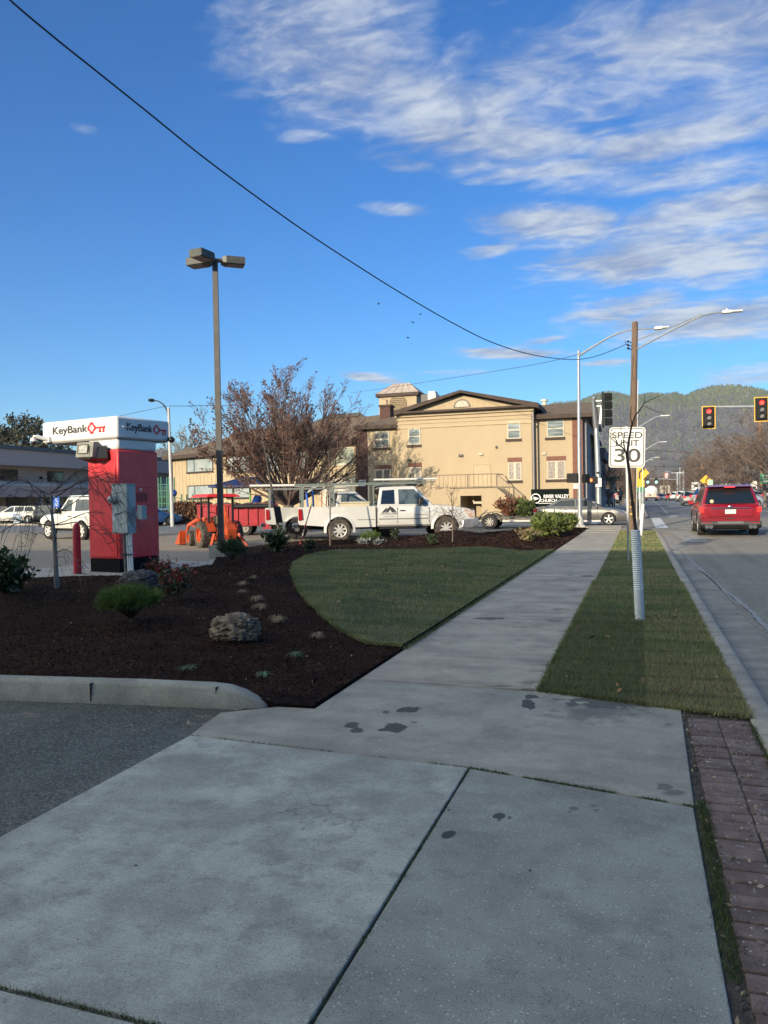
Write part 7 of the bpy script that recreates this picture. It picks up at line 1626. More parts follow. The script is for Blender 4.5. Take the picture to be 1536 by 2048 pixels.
    m_ = MB(); m_.box(-.3, 1.35, -.95, .95, .40, .49); m_.box(-3.0, 2.7, -.55, .55, .42, .6); m_.build('underbody', mUnder, root, ang=None)
    m_ = MB(); m_.box(-.35, 1.35, -1.02, -.90, .42, .46); m_.build('side_step', mTrimB, root, ang=None)
    return root
pk = pickup_main(); r_w = GL(680, 1084); f_w = GL(893, 1079)
mid = (r_w + f_w) / 2; yaw = math.atan2(f_w.y - r_w.y, f_w.x - r_w.x); sc_ = (f_w - r_w).length / 3.74
lat = Vector((-math.sin(yaw), math.cos(yaw), 0)); c = mid + lat * .98 * sc_ - Vector((math.cos(yaw), math.sin(yaw), 0)) * .15 * sc_; place(pk, (c.x, c.y, LZ(c.y)), yaw, sc_)
print('pickup yaw', math.degrees(yaw), 'scale', sc_)
for (dx, dy, z, L_, lb, mm) in ((.9, -.78, 2.10, 4.6, 'long white pipe lying along the ladder rack of the white pickup with the logo', mat('pvc_white', (.72, .70, .62), .5)),):
    t = thing('pipe', lb, 'pipe', pk.matrix_basis @ Vector((dx, dy, z)), yaw); MB().cyl((-1.5, 0, .04), (.9, 0, .05), .04, 10).build('tube', mm, t)
t = thing('storage_box', 'cream plastic box standing in the bed of the white pickup behind its cab', 'box', pk.matrix_basis @ Vector((-1.15, -.45, .79)), yaw)
MB().box(-.55, .55, -.25, .25, 0, .58).build('bin', mat('cream_plastic', (.62, .56, .38), .5, c2=(.55, .48, .32), scale=6), t, ang=None, bevel=.02); MB().box(-.58, .58, -.28, .28, .582, .64).build('lid', mat('cream_plastic', (.6, .5, .3)), t, ang=None, bevel=.02)
def pickup_second():
    root = thing('white_work_truck', 'older white work pickup parked behind, with pipes on its rack and a dark steel wheel', 'pickup truck'); Wt = mat('work_truck_white', (.52, .52, .49), .4, c2=(.44, .43, .39), scale=2, coat=.3); W_ = 1.95
    pickup_bed(root, Wt, -2.9, -.3, W_, .6, 1.22, -1.75)
    m_ = MB(); m_.prism([(-.26, .5), (-.26, 1.2), (1.3, 1.18), (2.5, 1.08), (2.65, .9), (2.65, .5)], -W_ / 2, W_ / 2, 'Y'); o = m_.build('body', [Wt, mWell], root, ang=None, bevel=.03); o.modifiers.clear(); boolcut(o, [(1.8, .6, 1.3, .44, .4), (1.8, -1.3, -.6, .44, .4)])
    cabin(root, [(-.26, 1.17), (-.12, 1.80), (.55, 1.82), (1.28, 1.18)], .88, .72, Wt, wins=([(-.05, 1.27), (.0, 1.70), (.50, 1.72), (.98, 1.27)],), glass=mGlassL)
    for x in (-1.75, 1.8):
        for s in (-1, 1): wo = wheel(root, x, s * .83, .39, .25, s, rim='steel', dia=.56, tyre=mTyre, rimmat=mat('rusty_rim', (.06, .035, .03), .7))
    m_ = MB(); m_.cyl((-1.75, -.97, .39), (-1.75, -.92, .39), .09, 12); m_.build('hub_cap', mat('hub_cream', (.6, .55, .45), .5), root)
    rk = MB(); mR2 = mat('rack_dull_grey', (.18, .19, .18), .6)
    for s in (-1, 1):
        for x in (-2.75, -1.5, -.35): rk.beam((x, s * .88, 1.22), (x, s * .84, 1.95), .06)
        rk.beam((-2.9, s * .84, 1.95), (.4, s * .84, 1.95), .04)
    for x in (-2.75, -1.5, -.35): rk.beam((x, -.84, 1.95), (x, .84, 1.95), .06)
    rk.build('ladder_rack', mR2, root, ang=None)
    m_ = MB(); m_.box(-2.7, 2.5, -.5, .5, .4, .58); m_.build('underbody', mUnder, root, ang=None); mirror(root, .95, .88, 1.32, mTrimB, 1.2)
    return root
p2 = pickup_second(); w2 = GL(596, 1082); yaw2 = yaw + math.radians(3)
ax = Vector((math.cos(yaw2), math.sin(yaw2), 0)); lt = Vector((-ax.y, ax.x, 0)); c = w2 + ax * 1.75 * sc_ + lt * (.95 * sc_ + 0.0)
# its rear wheel shows left of the first truck; it stands one truck-width further back
c = PD(596, 1040, 31.2); c.z = 0; c = c + ax * 1.75 * 1.03 + lt * .9; place(p2, (c.x, c.y, LZ(c.y)), yaw2, 1.06)
for (lb, dx, dy, dz, L_, mm, r_) in (('long cream pipe on the rack of the work truck, sticking out over the dump trailer', -1.9, -.8, 2.03, 3.4, MATS['pvc_white'], .05), ('second pale pipe on the rack of the work truck, lying behind the first', -.5, -.3, 2.02, 2.6, MATS['pvc_white'], .06)):
    t = thing('pipe', lb, 'pipe', p2.matrix_basis @ Vector((dx, dy, dz)), yaw2); MB().cyl((-L_ / 2, 0, .05), (L_ / 2, 0, .05), r_, 10).build('tube', mm, t)
for i, (dx, mm, lb) in enumerate(((-1.25, mBlue, 'blue handled tool standing upright in the work truck bed, left one'), (-1.05, mBlue, 'blue handled tool standing upright in the work truck bed, right one'), (-.75, mat('orange_plastic', (.75, .16, .03), .5), 'orange handled tool standing in the work truck bed'), (-.60, mat('handle_wood', (.25, .14, .07), .7), 'brown wooden handle leaning in the work truck bed'))):
    t = thing('garden_tool', lb, 'tool', p2.matrix_basis @ Vector((dx, -.4, .85)), yaw2, group='tools in the work truck bed'); MB().tube([(0, 0, 0), (.06 * (i - 1.5), .05, 1.05)], .022 if i > 1 else .045, 6).build('handle', mm, t); MB().box(-.08, .08, -.02, .02, -.02, .2).build('blade', mTrimB, t, ang=None)
# leaning red pole and camera-trailer pole
a = GM(600, 1089); b_ = PL(622, 1012, a, (CR.x, CR.y)); t = thing('leaning_pole', 'thin red and white striped pole leaning against the back of the white trucks', 'pole', a)
for i in range(5):
    f0, f1 = i / 5, (i + 1) / 5 - .004; d = b_ - a; MB().tube([d * f0, d * f1], .022, 8).build('band', mat('stick_red', (.55, .06, .04), .5) if i % 2 == 0 else mat('stick_pale', (.6, .55, .5), .5), t)
MB().tube([b_ - a, (b_ - a) * 1.06], .028, 8).build('cap', mat('stick_green', (.2, .4, .15), .5), t)
a = GM(563, 1092); b_ = PL(524, 868, a, (CR.x, CR.y)) - a; t = thing('leaning_post', 'dark slim post leaning left with a black box on it, behind the round laurel shrub', 'post', a)
MB().tube([(0, 0, 0), b_ * .5, b_], [.055, .035, .012], 8).build('post', mat('post_dark', (.07, .065, .055), .6), t)
q = PL(557, 1029, a, (CR.x, CR.y)) - a; e = b_.normalized(); MB().obox(q + _fw * -.05, CR, _fw, e, .10, .06, .26).build('box', mBlackM, t, ang=None, bevel=.02)
def trailer():
    w = GL(977, 1059); root = thing('flatbed_trailer', 'low rusty-brown flatbed equipment trailer with round fenders parked in front of the pickup', 'trailer'); mT = mat('trailer_steel', (.10, .09, .07), .7, c2=(.19, .165, .12), scale=3)
    m_ = MB(); m_.box(-1.6, 1.1, -1.05, 1.05, .46, .58); m_.prism([(1.1, .58), (1.1, .46), (3.3, .30), (3.3, .36)], -1.0, 1.0, 'Y'); m_.build('deck', mT, root, ang=None)
    for s in (-1, 1):
        m_ = MB(); n = 14; A_ = []
        for k in range(n + 1):
            a = math.pi * k / n
            for y in (.90, 1.22): A_ += [(.46 * math.cos(a) * 1.25, s * y, .37 + .46 * math.sin(a)), (.43 * math.cos(a) * 1.25, s * y, .37 + .43 * math.sin(a))]
        m_.add(A_, [(4 * k, 4 * k + 2, 4 * k + 6, 4 * k + 4) for k in range(n)] + [(4 * k + 2, 4 * k + 3, 4 * k + 7, 4 * k + 6) for k in range(n)] + [(4 * k, 4 * k + 1, 4 * k + 5, 4 * k + 4) for k in range(n)]); m_.build('fender', mT, root, ang=40)
        wheel(root, 0, s * 1.08, .37, .22, s, spokes=8, dia=.55, rimmat=mat('dull_rim', (.30, .28, .25), .5, .3))
    m_ = MB(); m_.beam((-.9, -.3, .6), (-1.15, -.3, .95), .05); m_.beam((-.6, -.3, .6), (-.2, -.3, .92), .05); m_.beam((-1.5, 0, .6), (-1.5, 0, .9), .06); m_.build('ramp_bracket', mT, root, ang=None)
    m_ = MB()
    for s in (-1, 1): m_.prism([(1.12, .60), (1.12, .50), (3.2, .18), (3.25, .22)], s * .62 - .22, s * .62 + .22, 'Y')
    m_.build('ramp', mat('dark_ramp', (.07, .06, .05), .8), root, ang=None)
    m_ = MB(); m_.box(.6, 2.6, -1.08, -1.04, .36, .43); m_.build('side_rail', mat('pale_rail', (.55, .53, .48), .5), root, ang=None)
    place(root, (w.x, w.y + 1.1, LZ(w.y)), math.radians(3), 1.02)
trailer()
def dump_trailer():
    c = GL(515, 1072); root = thing('red_dump_trailer', 'dark red steel dump trailer between the orange tractor and the white trucks', 'trailer'); R = mat('trailer_red', (.42, .018, .03), .5, c2=(.33, .016, .024), scale=2)
    m_ = MB(); m_.box(-2.2, 1.3, -1.0, 1.0, .45, .55); 
    for s in (-1, 1): m_.box(-2.2, 1.3, s * .98 - .03, s * .98 + .03, .552, 1.42)
    m_.box(1.24, 1.3, -.94, .94, .552, 1.42); m_.box(-2.2, -2.14, -.94, .94, .552, 1.42); m_.build('body', R, root, ang=None, bevel=.01)
    m_ = MB()
    for x in (-2.1, -1.45, -.9, -.45, .0, .45, 1.0): m_.box(x, x + .12, -1.07, -1.012, .50, 1.40)
    m_.box(-2.22, 1.32, -1.09, -1.011, 1.401, 1.47); m_.box(-2.2, 1.3, 1.011, 1.09, 1.40, 1.47); m_.build('rib', R, root, ang=None)
    m_ = MB(); m_.cyl((-.55, -1.08, 1.36), (1.35, -1.08, 1.36), .11, 12); m_.build('rolled_cover', mBlackM, root)
    m_ = MB(); m_.box(.8, 1.6, -1.1, -.9, .30, .40); m_.tube([(.8, -1.1, .45), (.85, -1.12, .6), (1.3, -1.12, .6)], .04, 6); m_.cyl((1.0, -1.12, .5), (1.0, -1.0, .5), .10, 12); m_.build('jack', R, root)
    m_ = MB()
    for k in range(40): m_.sphere((random.uniform(-1.9, 1.0), random.uniform(-.8, .8), 1.30 + random.uniform(0, .18)), random.uniform(.1, .22), 6, sc=(1.3, 1.3, .7))
    m_.build('soil_load', mat('load_soil', (.10, .06, .04), .95, c2=(.16, .10, .06), scale=5), root)
    for x in (-.9, -.05):
        for s in (-1, 1): wheel(root, x, s * .84, .34, .22, s, rim='steel', dia=.55, rimmat=mat('dull_rim', (.3, .28, .25)))
    m_ = MB(); m_.box(1.3, 2.3, -.06, .06, .42, .54); m_.build('drawbar', R, root, ang=None)
    place(root, (c.x - 1.1, c.y + 1.2, LZ(c.y)), yaw + math.radians(-4), 1.0)
dump_trailer()
def tractor():
    root = thing('orange_tractor', 'orange compact tractor with red canopy, front loader bucket and rear backhoe frame', 'tractor'); O = mat('tractor_orange', (.55, .075, .015), .5, c2=(.40, .06, .015), scale=3)
    Rd = mat('canopy_red', (.68, .03, .02), .5)
    m_ = MB(); m_.prism([(.35, .62), (.35, 1.12), (.6, 1.20), (1.55, 1.08), (1.62, .95), (1.62, .62)], -.27, .27, 'Y'); m_.build('hood', O, root, ang=None, bevel=.05)
    m_ = MB(); m_.box(-.7, 1.6, -.16, .16, .36, .62); m_.box(-.55, .3, -.40, .40, .60, .68); m_.build('chassis', mTrimB, root, ang=None)
    for s in (-1, 1):
        m_ = MB(); n = 12; A_ = []
        for k in range(n + 1):
            a = math.radians(15 + 150 * k / n)
            for y in (.34, .66): A_.append((-.45 + .56 * math.cos(a), s * y, .50 + .56 * math.sin(a)))
        m_.add(A_, [(2 * k, 2 * k + 1, 2 * k + 3, 2 * k + 2) for k in range(n)]); m_.build('fender', O, root, ang=40)
        w = MB(); r, wd, x = .50, .34, -.45; y = s * .68
        wo = wheel(root, x, y, r, wd, s, rim='steel', dia=.58, tyre=mTyreDusty, rimmat=O)
        lg = MB()
        for k in range(20):
            a = 2 * math.pi * k / 20
            for sg in (-1, 1):
                a2 = a + (.08 if sg > 0 else -.08); lg.obox((x + (r + .012) * math.cos(a2), y + sg * wd * .22, r + (r + .012) * math.sin(a2)), (-math.sin(a2) * .8, sg * .6, math.cos(a2) * .8), (math.sin(a2) * .6 * sg, .8, -math.cos(a2) * .6 * sg), (math.cos(a2), 0, math.sin(a2)), .022, wd * .26, .022)
        lg.build('tread_lug', mTyreDusty, wo, ang=None)
        wheel(root, 1.22, s * .58, .32, .22, s, rim='steel', dia=.58, tyre=mTyreDusty, rimmat=O)
        m_ = MB(); m_.beam((.55, s * .42, .65), (.62, s * .45, 1.12), .10); m_.beam((.60, s * .46, 1.12), (1.75, s * .46, .85), .09, .13); m_.beam((1.75, s * .46, .88), (2.05, s * .46, .35), .09, .13); m_.beam((.7, s * .46, .75), (1.5, s * .46, .88), .05); m_.build('loader_arm', O, root, ang=None, bevel=.01)
    m_ = MB(); m_.prism([(2.02, .05), (2.0, .60), (2.06, .62), (2.14, .12), (2.62, .06), (2.62, .03)], -.75, .75, 'Y'); 
    for s in (-1, 1): m_.prism([(2.02, .05), (2.0, .60), (2.62, .05)], s * .75 - .02, s * .75 + .02, 'Y')
    m_.build('bucket', O, root, ang=None)
    m_ = MB(); m_.box(-.55, -.15, -.24, .24, .80, .90); m_.box(-.60, -.52, -.24, .24, .88, 1.25); m_.build('seat', mat('seat_tan', (.30, .25, .13), .7), root, ang=None, bevel=.03)
    m_ = MB(); m_.tube([(.32, 0, .95), (.18, 0, 1.22)], .025, 6); n = 14
    for k in range(n):
        a0, a1 = 2 * math.pi * k / n, 2 * math.pi * (k + 1) / n; c = Vector((.17, 0, 1.24)); u = Vector((.45, 0, .9)).normalized() ; m_.tube([c + Y3 * .17 * math.cos(a0) + u * .17 * math.sin(a0), c + Y3 * .17 * math.cos(a1) + u * .17 * math.sin(a1)], .015, 5)
    m_.build('steering_wheel', mTrimB, root)
    m_ = MB()
    for s in (-1, 1):
        m_.beam((-.70, s * .50, .6), (-.70, s * .50, 2.05), .07); m_.beam((.30, s * .46, .7), (.22, s * .46, 2.05), .05)
    m_.beam((-.7, -.5, 1.98), (-.7, .5, 1.98), .06); m_.build('roll_frame', mBlackM, root, ang=None)
    m_ = MB(); m_.add([(-1.05, -.68, 2.04), (.75, -.68, 2.04), (.75, .68, 2.04), (-1.05, .68, 2.04), (-.9, -.55, 2.12), (.6, -.55, 2.12), (.6, .55, 2.12), (-.9, .55, 2.12), (-1.1, -.72, 1.99), (.8, -.72, 1.99), (.8, .72, 1.99), (-1.1, .72, 1.99)], [(0, 1, 5, 4), (1, 2, 6, 5), (2, 3, 7, 6), (3, 0, 4, 7), (4, 5, 6, 7), (8, 9, 1, 0), (9, 10, 2, 1), (10, 11, 3, 2), (11, 8, 0, 3), (8, 9, 10, 11)]); m_.build('canopy', Rd, root, ang=None, bevel=.03)
    # backhoe frame at the rear
    m_ = MB(); m_.box(-1.25, -1.0, -.40, .40, .32, .48); m_.beam((-1.25, -.5, .55), (-1.5, -.75, .05), .10); m_.beam((-1.25, .5, .55), (-1.5, .75, .05), .10); m_.beam((-1.3, 0, .5), (-1.25, .05, 1.65), .09, .13); m_.beam((-1.25, .05, 1.65), (-1.7, .1, .95), .07, .10); m_.beam((-1.2, .1, .7), (-1.05, .1, 1.5), .07); m_.prism([(-1.75, .95), (-2.0, .75), (-1.95, .5), (-1.65, .55)], -.12, .25, 'Y')
    for k in range(5): m_.tube([(-1.0, -.3 + k * .15, .5), (-1.15, -.3 + k * .14, 1.0 + .05 * (k % 2)), (-1.3, -.1, .6)], .02, 5)
    m_.build('backhoe', O, root, ang=None)
    m_ = MB(); m_.sphere((-.1, .55, 1.38), .1, 8); m_.sphere((-.1, .55, 1.2), .14, 8, sc=(1, 1, 1.4)); 
    m_ = MB(); m_.tube([(1.2, .1, 1.1), (1.2, .1, 1.5)], .035, 8); m_.build('exhaust', mBlackM, root)
    c = GL(408, 1096); place(root, (c.x - .05, c.y + .8, LZ(c.y)), math.radians(142), .87)
tractor()
def offroader():
    root = thing('white_offroader', 'small white two-door off-roader with black side mirror, half hidden behind the kiosk', 'car'); Wt = mCarWhite
    shell('body', Wt, root, 3.9, 1.68, [(-1.95, 1.0), (-1.85, 1.06), (.4, 1.05), (.6, 1.04), (1.6, .98), (1.95, .85)], [(-1.95, .50), (-1.6, .42), (1.7, .42), (1.95, .48)], taper=.08, wells=(-1.2, 1.2), well_r=.42)
    cabin(root, [(-1.80, 1.04), (-1.72, 1.66), (-.05, 1.68), (.60, 1.04)], .78, .68, Wt, wins=([(-1.62, 1.14), (-1.60, 1.57), (-.66, 1.58), (-.64, 1.12)], [(-.42, 1.12), (-.42, 1.58), (-.08, 1.58), (.35, 1.12)]))
    m_ = MB(); m_.box(-1.7, -.1, -.66, .66, 1.70, 1.74); m_.build('roof_panel', mat('roof_pale_blue', (.55, .62, .68), .4), root, ang=None)
    for x in (-1.2, 1.2):
        for s in (-1, 1): wheel(root, x, s * .76, .36, .22, s, spokes=6, dia=.64, rimmat=mat('white_rim', (.65, .64, .6), .4))
    m_ = MB(); m_.box(1.82, 2.08, -.8, .8, .50, .66); m_.build('bumper', mTrimB, root, ang=None, bevel=.03)
    for s in (-1, 1): m_ = MB(); m_.cyl((1.9, s * .55, .85), (1.97, s * .55, .85), .1, 14); m_.build('headlight', mHeadL, root)
    mirror(root, .35, .80, 1.12, mTrimB, 1.2); doorlines(root, (-.5, .5), 1.68, .5, 1.02, .92, (-.35,)); m_ = MB(); m_.box(-1.7, 1.7, -.6, .6, .34, .46); m_.build('underbody', mUnder, root, ang=None)
    c = GL(104, 1078); c2 = GL(170, 1080)
    y_ = math.atan2(c.y - c2.y, c.x - c2.x); print('offroad yaw', math.degrees(y_), (c - c2).length)
    s_ = (c - c2).length / 2.4; ax = Vector((math.cos(y_), math.sin(y_), 0)); lt = Vector((-ax.y, ax.x, 0)); m0 = (c + c2) / 2; far = lt if lt.dot(_fw) > 0 else -lt
    place(root, (m0.x + far.x * .8, m0.y + far.y * .8, LZ(m0.y)), y_, max(.95, min(1.15, s_)))
offroader()
def wagon(name, label, mt, L=4.7, W_=1.8, H_=1.5, glass=mGlassC, lod=0, cat='car', group=None):
    root = thing(name, label, cat, group=group); h = L / 2; k = H_ / 1.5
    shell('body', mt, root, L, W_, [(-h, .85 * k), (-h + .1, .98 * k), (1.0, .93 * k), (h - .5, .82 * k), (h, .62 * k)], [(-h, .36), (-h + .3, .25), (h - .3, .22), (h, .3)], taper=.12, wells=(-L * .29, L * .30), well_r=.38, nst=24)
    cabin(root, [(-h + .12, .93 * k), (-h + .55, H_ - .04), (.15, H_ - .02), (1.15, .90 * k)], .82 * W_ / 1.8, .66 * W_ / 1.8, mt, glass=glass, wins=([(-h + .5, 1.02 * k), (-h + .72, (H_ - .12)), (-1.05, H_ - .10), (-1.0, 1.02 * k)], [(-.92, 1.02 * k), (-.96, H_ - .10), (-.2, H_ - .09), (-.17, 1.0 * k)], [(-.09, 1.0 * k), (-.11, H_ - .09), (.15, H_ - .1), (.80, .98 * k)]))
    for x in (-L * .29, L * .30):
        for s in (-1, 1): wheel(root, x, s * (W_ / 2 - .13), .33, .22, s, spokes=6, dia=.68)
    for s in (-1, 1):
        m_ = MB(); m_.box(-h - .015, -h + .12, min(s * W_ * .32, s * W_ * .455), max(s * W_ * .32, s * W_ * .455), .78 * k, .98 * k); m_.build('tail_light', mBrakeOn, root, ang=None, bevel=.02)
        m_ = MB(); m_.box(h - .22, h - .02, min(s * W_ * .30, s * W_ * .44), max(s * W_ * .30, s * W_ * .44), .60 * k, .74 * k); m_.build('headlight', mHeadL, root, ang=None, bevel=.02)
    m_ = MB(); m_.box(-h - .02, -h + .05, -.2, .2, .68 * k, .80 * k); m_.build('number_plate', mPlate, root, ang=None)
    m_ = MB(); m_.box(-h - .05, -h + .1, -W_ * .44, W_ * .44, .36, .52); m_.build('bumper', mTrimB, root, ang=None, bevel=.02)
    doorlines(root, (-1.0, -.13, .95), W_, .35, .9, .84, (-.75, .15), hm=mt)
    return root
# parked cars on the far left
for (nm, lb, mm, px, py, rz) in (('white_wagon', 'sunlit white estate car parked side-on before the flat-roofed building', mCarWhite, 34, 1047, 180), ('black_hatchback', 'dark parked car right of the white estate car', paint('car_black', (.02, .02, .025), .3, .2), 96, 1046, 150), ('dark_van', 'black car cut by the left edge of the photo', MATS['car_black'], -16, 1046, 175)):
    o = wagon(nm, lb, mm); c = GR(px, py); rzz = math.radians(rz) + HEAD; place(o, (c.x, c.y, RZ(c.y)), rzz, 1.0 if nm != 'white_wagon' else .98)
# cars down the road
pSil = paint('car_silver', (.38, .37, .36), .35, .4); pWh = mCarWhite; pRed = paint('car_red', (.35, .03, .025), .3, .2); pBlu = paint('car_blue_grey', (.10, .13, .18), .3, .3); pBlk = MATS['car_black']
def road_car(nm, lb, mm, px, py_top, dep, H_=1.5, rz=90, W_=1.8, grp='cars on the road ahead'):
    o = wagon(nm, lb, mm, H_=H_, W_=W_, group=grp); q = PD(px, py_top, dep); place(o, (q.x, q.y + 2.2, RZ(q.y)), math.radians(rz)); return o
road_car('silver_car', 'silver car just ahead of the red SUV, its left tail light showing past the SUV', pSil, 1384, 984, 76, 1.5)
road_car('white_suv', 'white car in the queue to the left of the silver car, right one of two', pWh, 1364, 985, 125, 1.75)
road_car('white_suv', 'white car farther up the queue, left one of the two white cars', pWh, 1349, 985, 150, 1.8)
road_car('red_car', 'small red car in the queue beside the white cars', pRed, 1340, 987, 165, 1.6)
road_car('dark_blue_car', 'dark blue car right of the tank truck', pBlu, 1324, 988, 150, 1.5)
road_car('dark_car', 'black car between the white queue and the silver car', pBlk, 1374, 988, 110, 1.5)
road_car('red_car', 'dark red car small behind the silver car', pRed, 1376, 986, 135, 1.5)
for i, (px, dep, mm, lb) in enumerate(((1448, 60, pWh, 'white car hidden behind the left part of the red SUV roof'), (1475, 58, pWh, 'white van roof showing above the red SUV roof, middle'), (1497, 70, pSil, 'silver car behind the right part of the red SUV roof'), (1527, 88, pWh, 'white car parked beyond the grass at the right edge'), (1462, 100, pBlk, 'black car far behind the red SUV roof'))):
    o = wagon('parked_car', lb, mm, H_=1.75 if i < 2 else 1.5, group='cars on the right side beyond the SUV'); q = PD(px, 985, dep); place(o, (q.x, q.y, RZ(q.y) + .1), math.radians(15 + 40 * i))
o = wagon('blue_van', 'blue and white car parked by the grey building behind the far signal pole', pBlu, H_=1.8); q = PD(1206, 1000, 75); place(o, (q.x, q.y, RZ(q.y) + .1), math.radians(100))
o = wagon('white_van', 'white van parked left of the pedestrian under the street name sign', pWh, H_=2.1, W_=1.95); q = PD(1227, 995, 100); place(o, (q.x - .4, q.y + 2, RZ(q.y) + .1), math.radians(95))
def tank_truck():
    root = thing('tank_truck', 'white round-tanked truck seen from behind in the left lane down the road', 'truck'); q = PD(1303, 985, 155); mTk = mat('tank_white', (.66, .66, .66), .4, c2=(.55, .55, .56), scale=1)
    m_ = MB(); m_.tube([(-.3, 0, 1.95), (0, 0, 1.95), (.25, 0, 1.95), (5, 0, 1.95), (5.4, 0, 1.95)], [.3, .95, 1.15, 1.15, .6], 24); m_.build('tank', mTk, root)
    m_ = MB(); m_.box(-.9, 6, -1.2, 1.2, .85, 1.0); m_.build('deck', mat('deck_cream', (.6, .55, .45), .5), root, ang=None)
    m_ = MB(); m_.sphere((-.45, .55, 1.25), .38, 10); m_.box(-.7, -.2, -.9, -.3, 1.0, 1.4); m_.build('hose_reel', mat('reel_tan', (.55, .38, .28), .6), root)
    m_ = MB(); m_.box(6.0, 8.0, -1.2, 1.2, .8, 2.7); m_.build('cab', mTk, root, ang=None, bevel=.1)
    m_ = MB(); m_.box(-.85, 6, -1.1, 1.1, .5, .84); m_.build('chassis', mTrimB, root, ang=None)
    m_ = MB()
    for s in (-1, 1): m_.box(-.92, -.88, s * 1.0 - .15, s * 1.0 + .15, .70, .82)
    m_.build('tail_light', mTailR, root, ang=None)
    for x in (.9, 2.1, 6.8):
        for s in (-1, 1): wheel(root, x, s * .98, .48, .4, s, rim='steel')
    place(root, (q.x, q.y, RZ(q.y)), math.radians(90))
tank_truck()
def box_truck():
    root = thing('box_truck', 'pale beige box truck far ahead right of the tank truck', 'truck'); q = PD(1330, 980, 215)
    m_ = MB(); m_.box(0, 7, -1.3, 1.3, 1.1, 3.9); m_.build('cargo_box', mat('box_beige', (.45, .42, .34), .7, c2=(.4, .37, .3), scale=.7), root, ang=None, bevel=.03)
    m_ = MB(); m_.box(.1, 8, -1.0, 1.0, .5, 1.09); m_.build('chassis', mTrimB, root, ang=None)
    m_ = MB(); m_.box(7.1, 9, -1.2, 1.2, .6, 2.7); m_.build('cab', mCarWhite, root, ang=None, bevel=.1)
    for x in (1.2, 2.4, 8):
        for s in (-1, 1): wheel(root, x, s * 1.0, .48, .4, s, rim='steel')
    place(root, (q.x, q.y, RZ(q.y)), math.radians(90))
box_truck()
# shop fronts far right
for (px0, px1, y0, dep, lb, cc) in ((1440, 1470, 966, 150, 'low white shop building behind the trees above the SUV roof', (.62, .58, .52)), (1475, 1512, 962, 140, 'white shop building with pale gables behind the trees near the right edge', (.66, .62, .56)), (1398, 1425, 950, 210, 'distant building with a brown roof behind the yellow sign', (.25, .16, .11)), (1200, 1240, 975, 140, 'low building with a reddish roof behind the street name sign', (.32, .25, .22))):
    a, b_ = PD(px0, y0, dep), PD(px1, y0, dep); t = thing('shop_building', lb, 'building', ((a.x + b_.x) / 2, a.y, RZ(a.y))); w = abs(b_.x - a.x) / 2; h = a.z - RZ(a.y); MB().box(-w, w, 0, 8, 0, h).build('wall', mat('shop_%d' % px0, cc, .8), t, ang=None)
    m_ = MB()
    m_.prism([(-w - .4, h), (w + .4, h), (0, h + w * .3)], -.4, 8.4, 'Y'); m_.build('roof', mat('shop_roof', (.2, .13, .10), .8), t, ang=None)
    for k in range(3): MB().box(-w + .5 + k * w * .62, -w + .5 + k * w * .62 + w * .35, -.03, .0, .8, h * .7).build('window', mPaneD, t, ang=None)
# ------------------------------------------------------------------ planting bed
mNeedle = mat('pine_needles', (.07, .13, .015), .6, c2=(.14, .22, .035), scale=4, island=.55, trans=.15)
mNeedleD = mat('dark_pine_needles', (.03, .07, .02), .6, c2=(.055, .10, .03), scale=4, island=.5, trans=.1)
mLaurel = mat('laurel_leaves', (.035, .065, .018), .35, c2=(.065, .10, .028), scale=3, island=.5, trans=.15, spec=.5)
mStem = mat('shrub_stem', (.10, .075, .05), .9); mRedLeaf = mat('nandina_red_leaves', (.26, .035, .03), .6, island=.5, trans=.2); mNanG = mat('nandina_green_leaves', (.05, .07, .03), .5, island=.5, trans=.15)
mDry = mat('dry_grass_blades', (.50, .37, .24), .8, island=.45, trans=.2)
def pine(label, px, py, W_, H_, name='dwarf_pine', n=150, flat=.55, mt=None, per=70, seed=1, nl=.07, group=None, trunk=.1):
    b = GM(px, py); t = thing(name, label, 'shrub', b, group=group); r2 = np.random.default_rng(seed); C = []; D = []
    st = MB(); 
    for k in range(n):
        a = r2.uniform(0, 6.28); rr = math.sqrt(r2.random()) * W_ / 2; top = H_ * (flat + (1 - flat) * math.sqrt(max(0, 1 - (rr / (W_ / 2)) ** 2)) ) * r2.uniform(.82, 1.1)
        base = np.array([rr * .35 * math.cos(a), rr * .35 * math.sin(a), trunk + .25 * H_ * rr / W_]); tip = np.array([rr * math.cos(a), rr * math.sin(a), top])
        if k % 3 == 0: st.tube([(0, 0, trunk * .5), tuple(base), tuple(base * .3 + tip * .7)], [.008, .006, .003], 4, cap=False)
        f = r2.uniform(.35, 1.0, per)[:, None]; C.append(base + (tip - base) * f); D.append(np.repeat(((tip - base) / np.linalg.norm(tip - base))[None], per, 0))
    st.tube([(0, 0, -.05), (0, 0, trunk + .05)], [.022, .018], 7); st.build('stem', mStem, t)
    C = np.concatenate(C); D = np.concatenate(D); m_ = len(C); e = r2.normal(size=(m_, 3)); e += D * 1.1; e /= np.linalg.norm(e, axis=1)[:, None]; L = nl * r2.uniform(.7, 1.2, m_)
    s = np.cross(e, r2.normal(size=(m_, 3))); s /= np.linalg.norm(s, axis=1)[:, None]; s *= .0022 * max(1, W_ / .8)
    V = np.stack([C - s, C + s, C + e * L[:, None]], 1).reshape(-1, 3); fastmesh('needles', V, np.arange(3 * m_).reshape(m_, 3), mt or mNeedle, t); return t
pine('bright green dwarf pine spreading in front of the dark rock, nearest shrub of the bed', 262, 1246, .76, .42, n=170, flat=.62, per=75, seed=5, nl=.085)
pine('dark green upright dwarf pine at the foot of the parking lot lamp', 463, 1128, .74, .62, n=120, flat=.35, mt=mNeedleD, per=70, seed=6, nl=.09, trunk=.14)
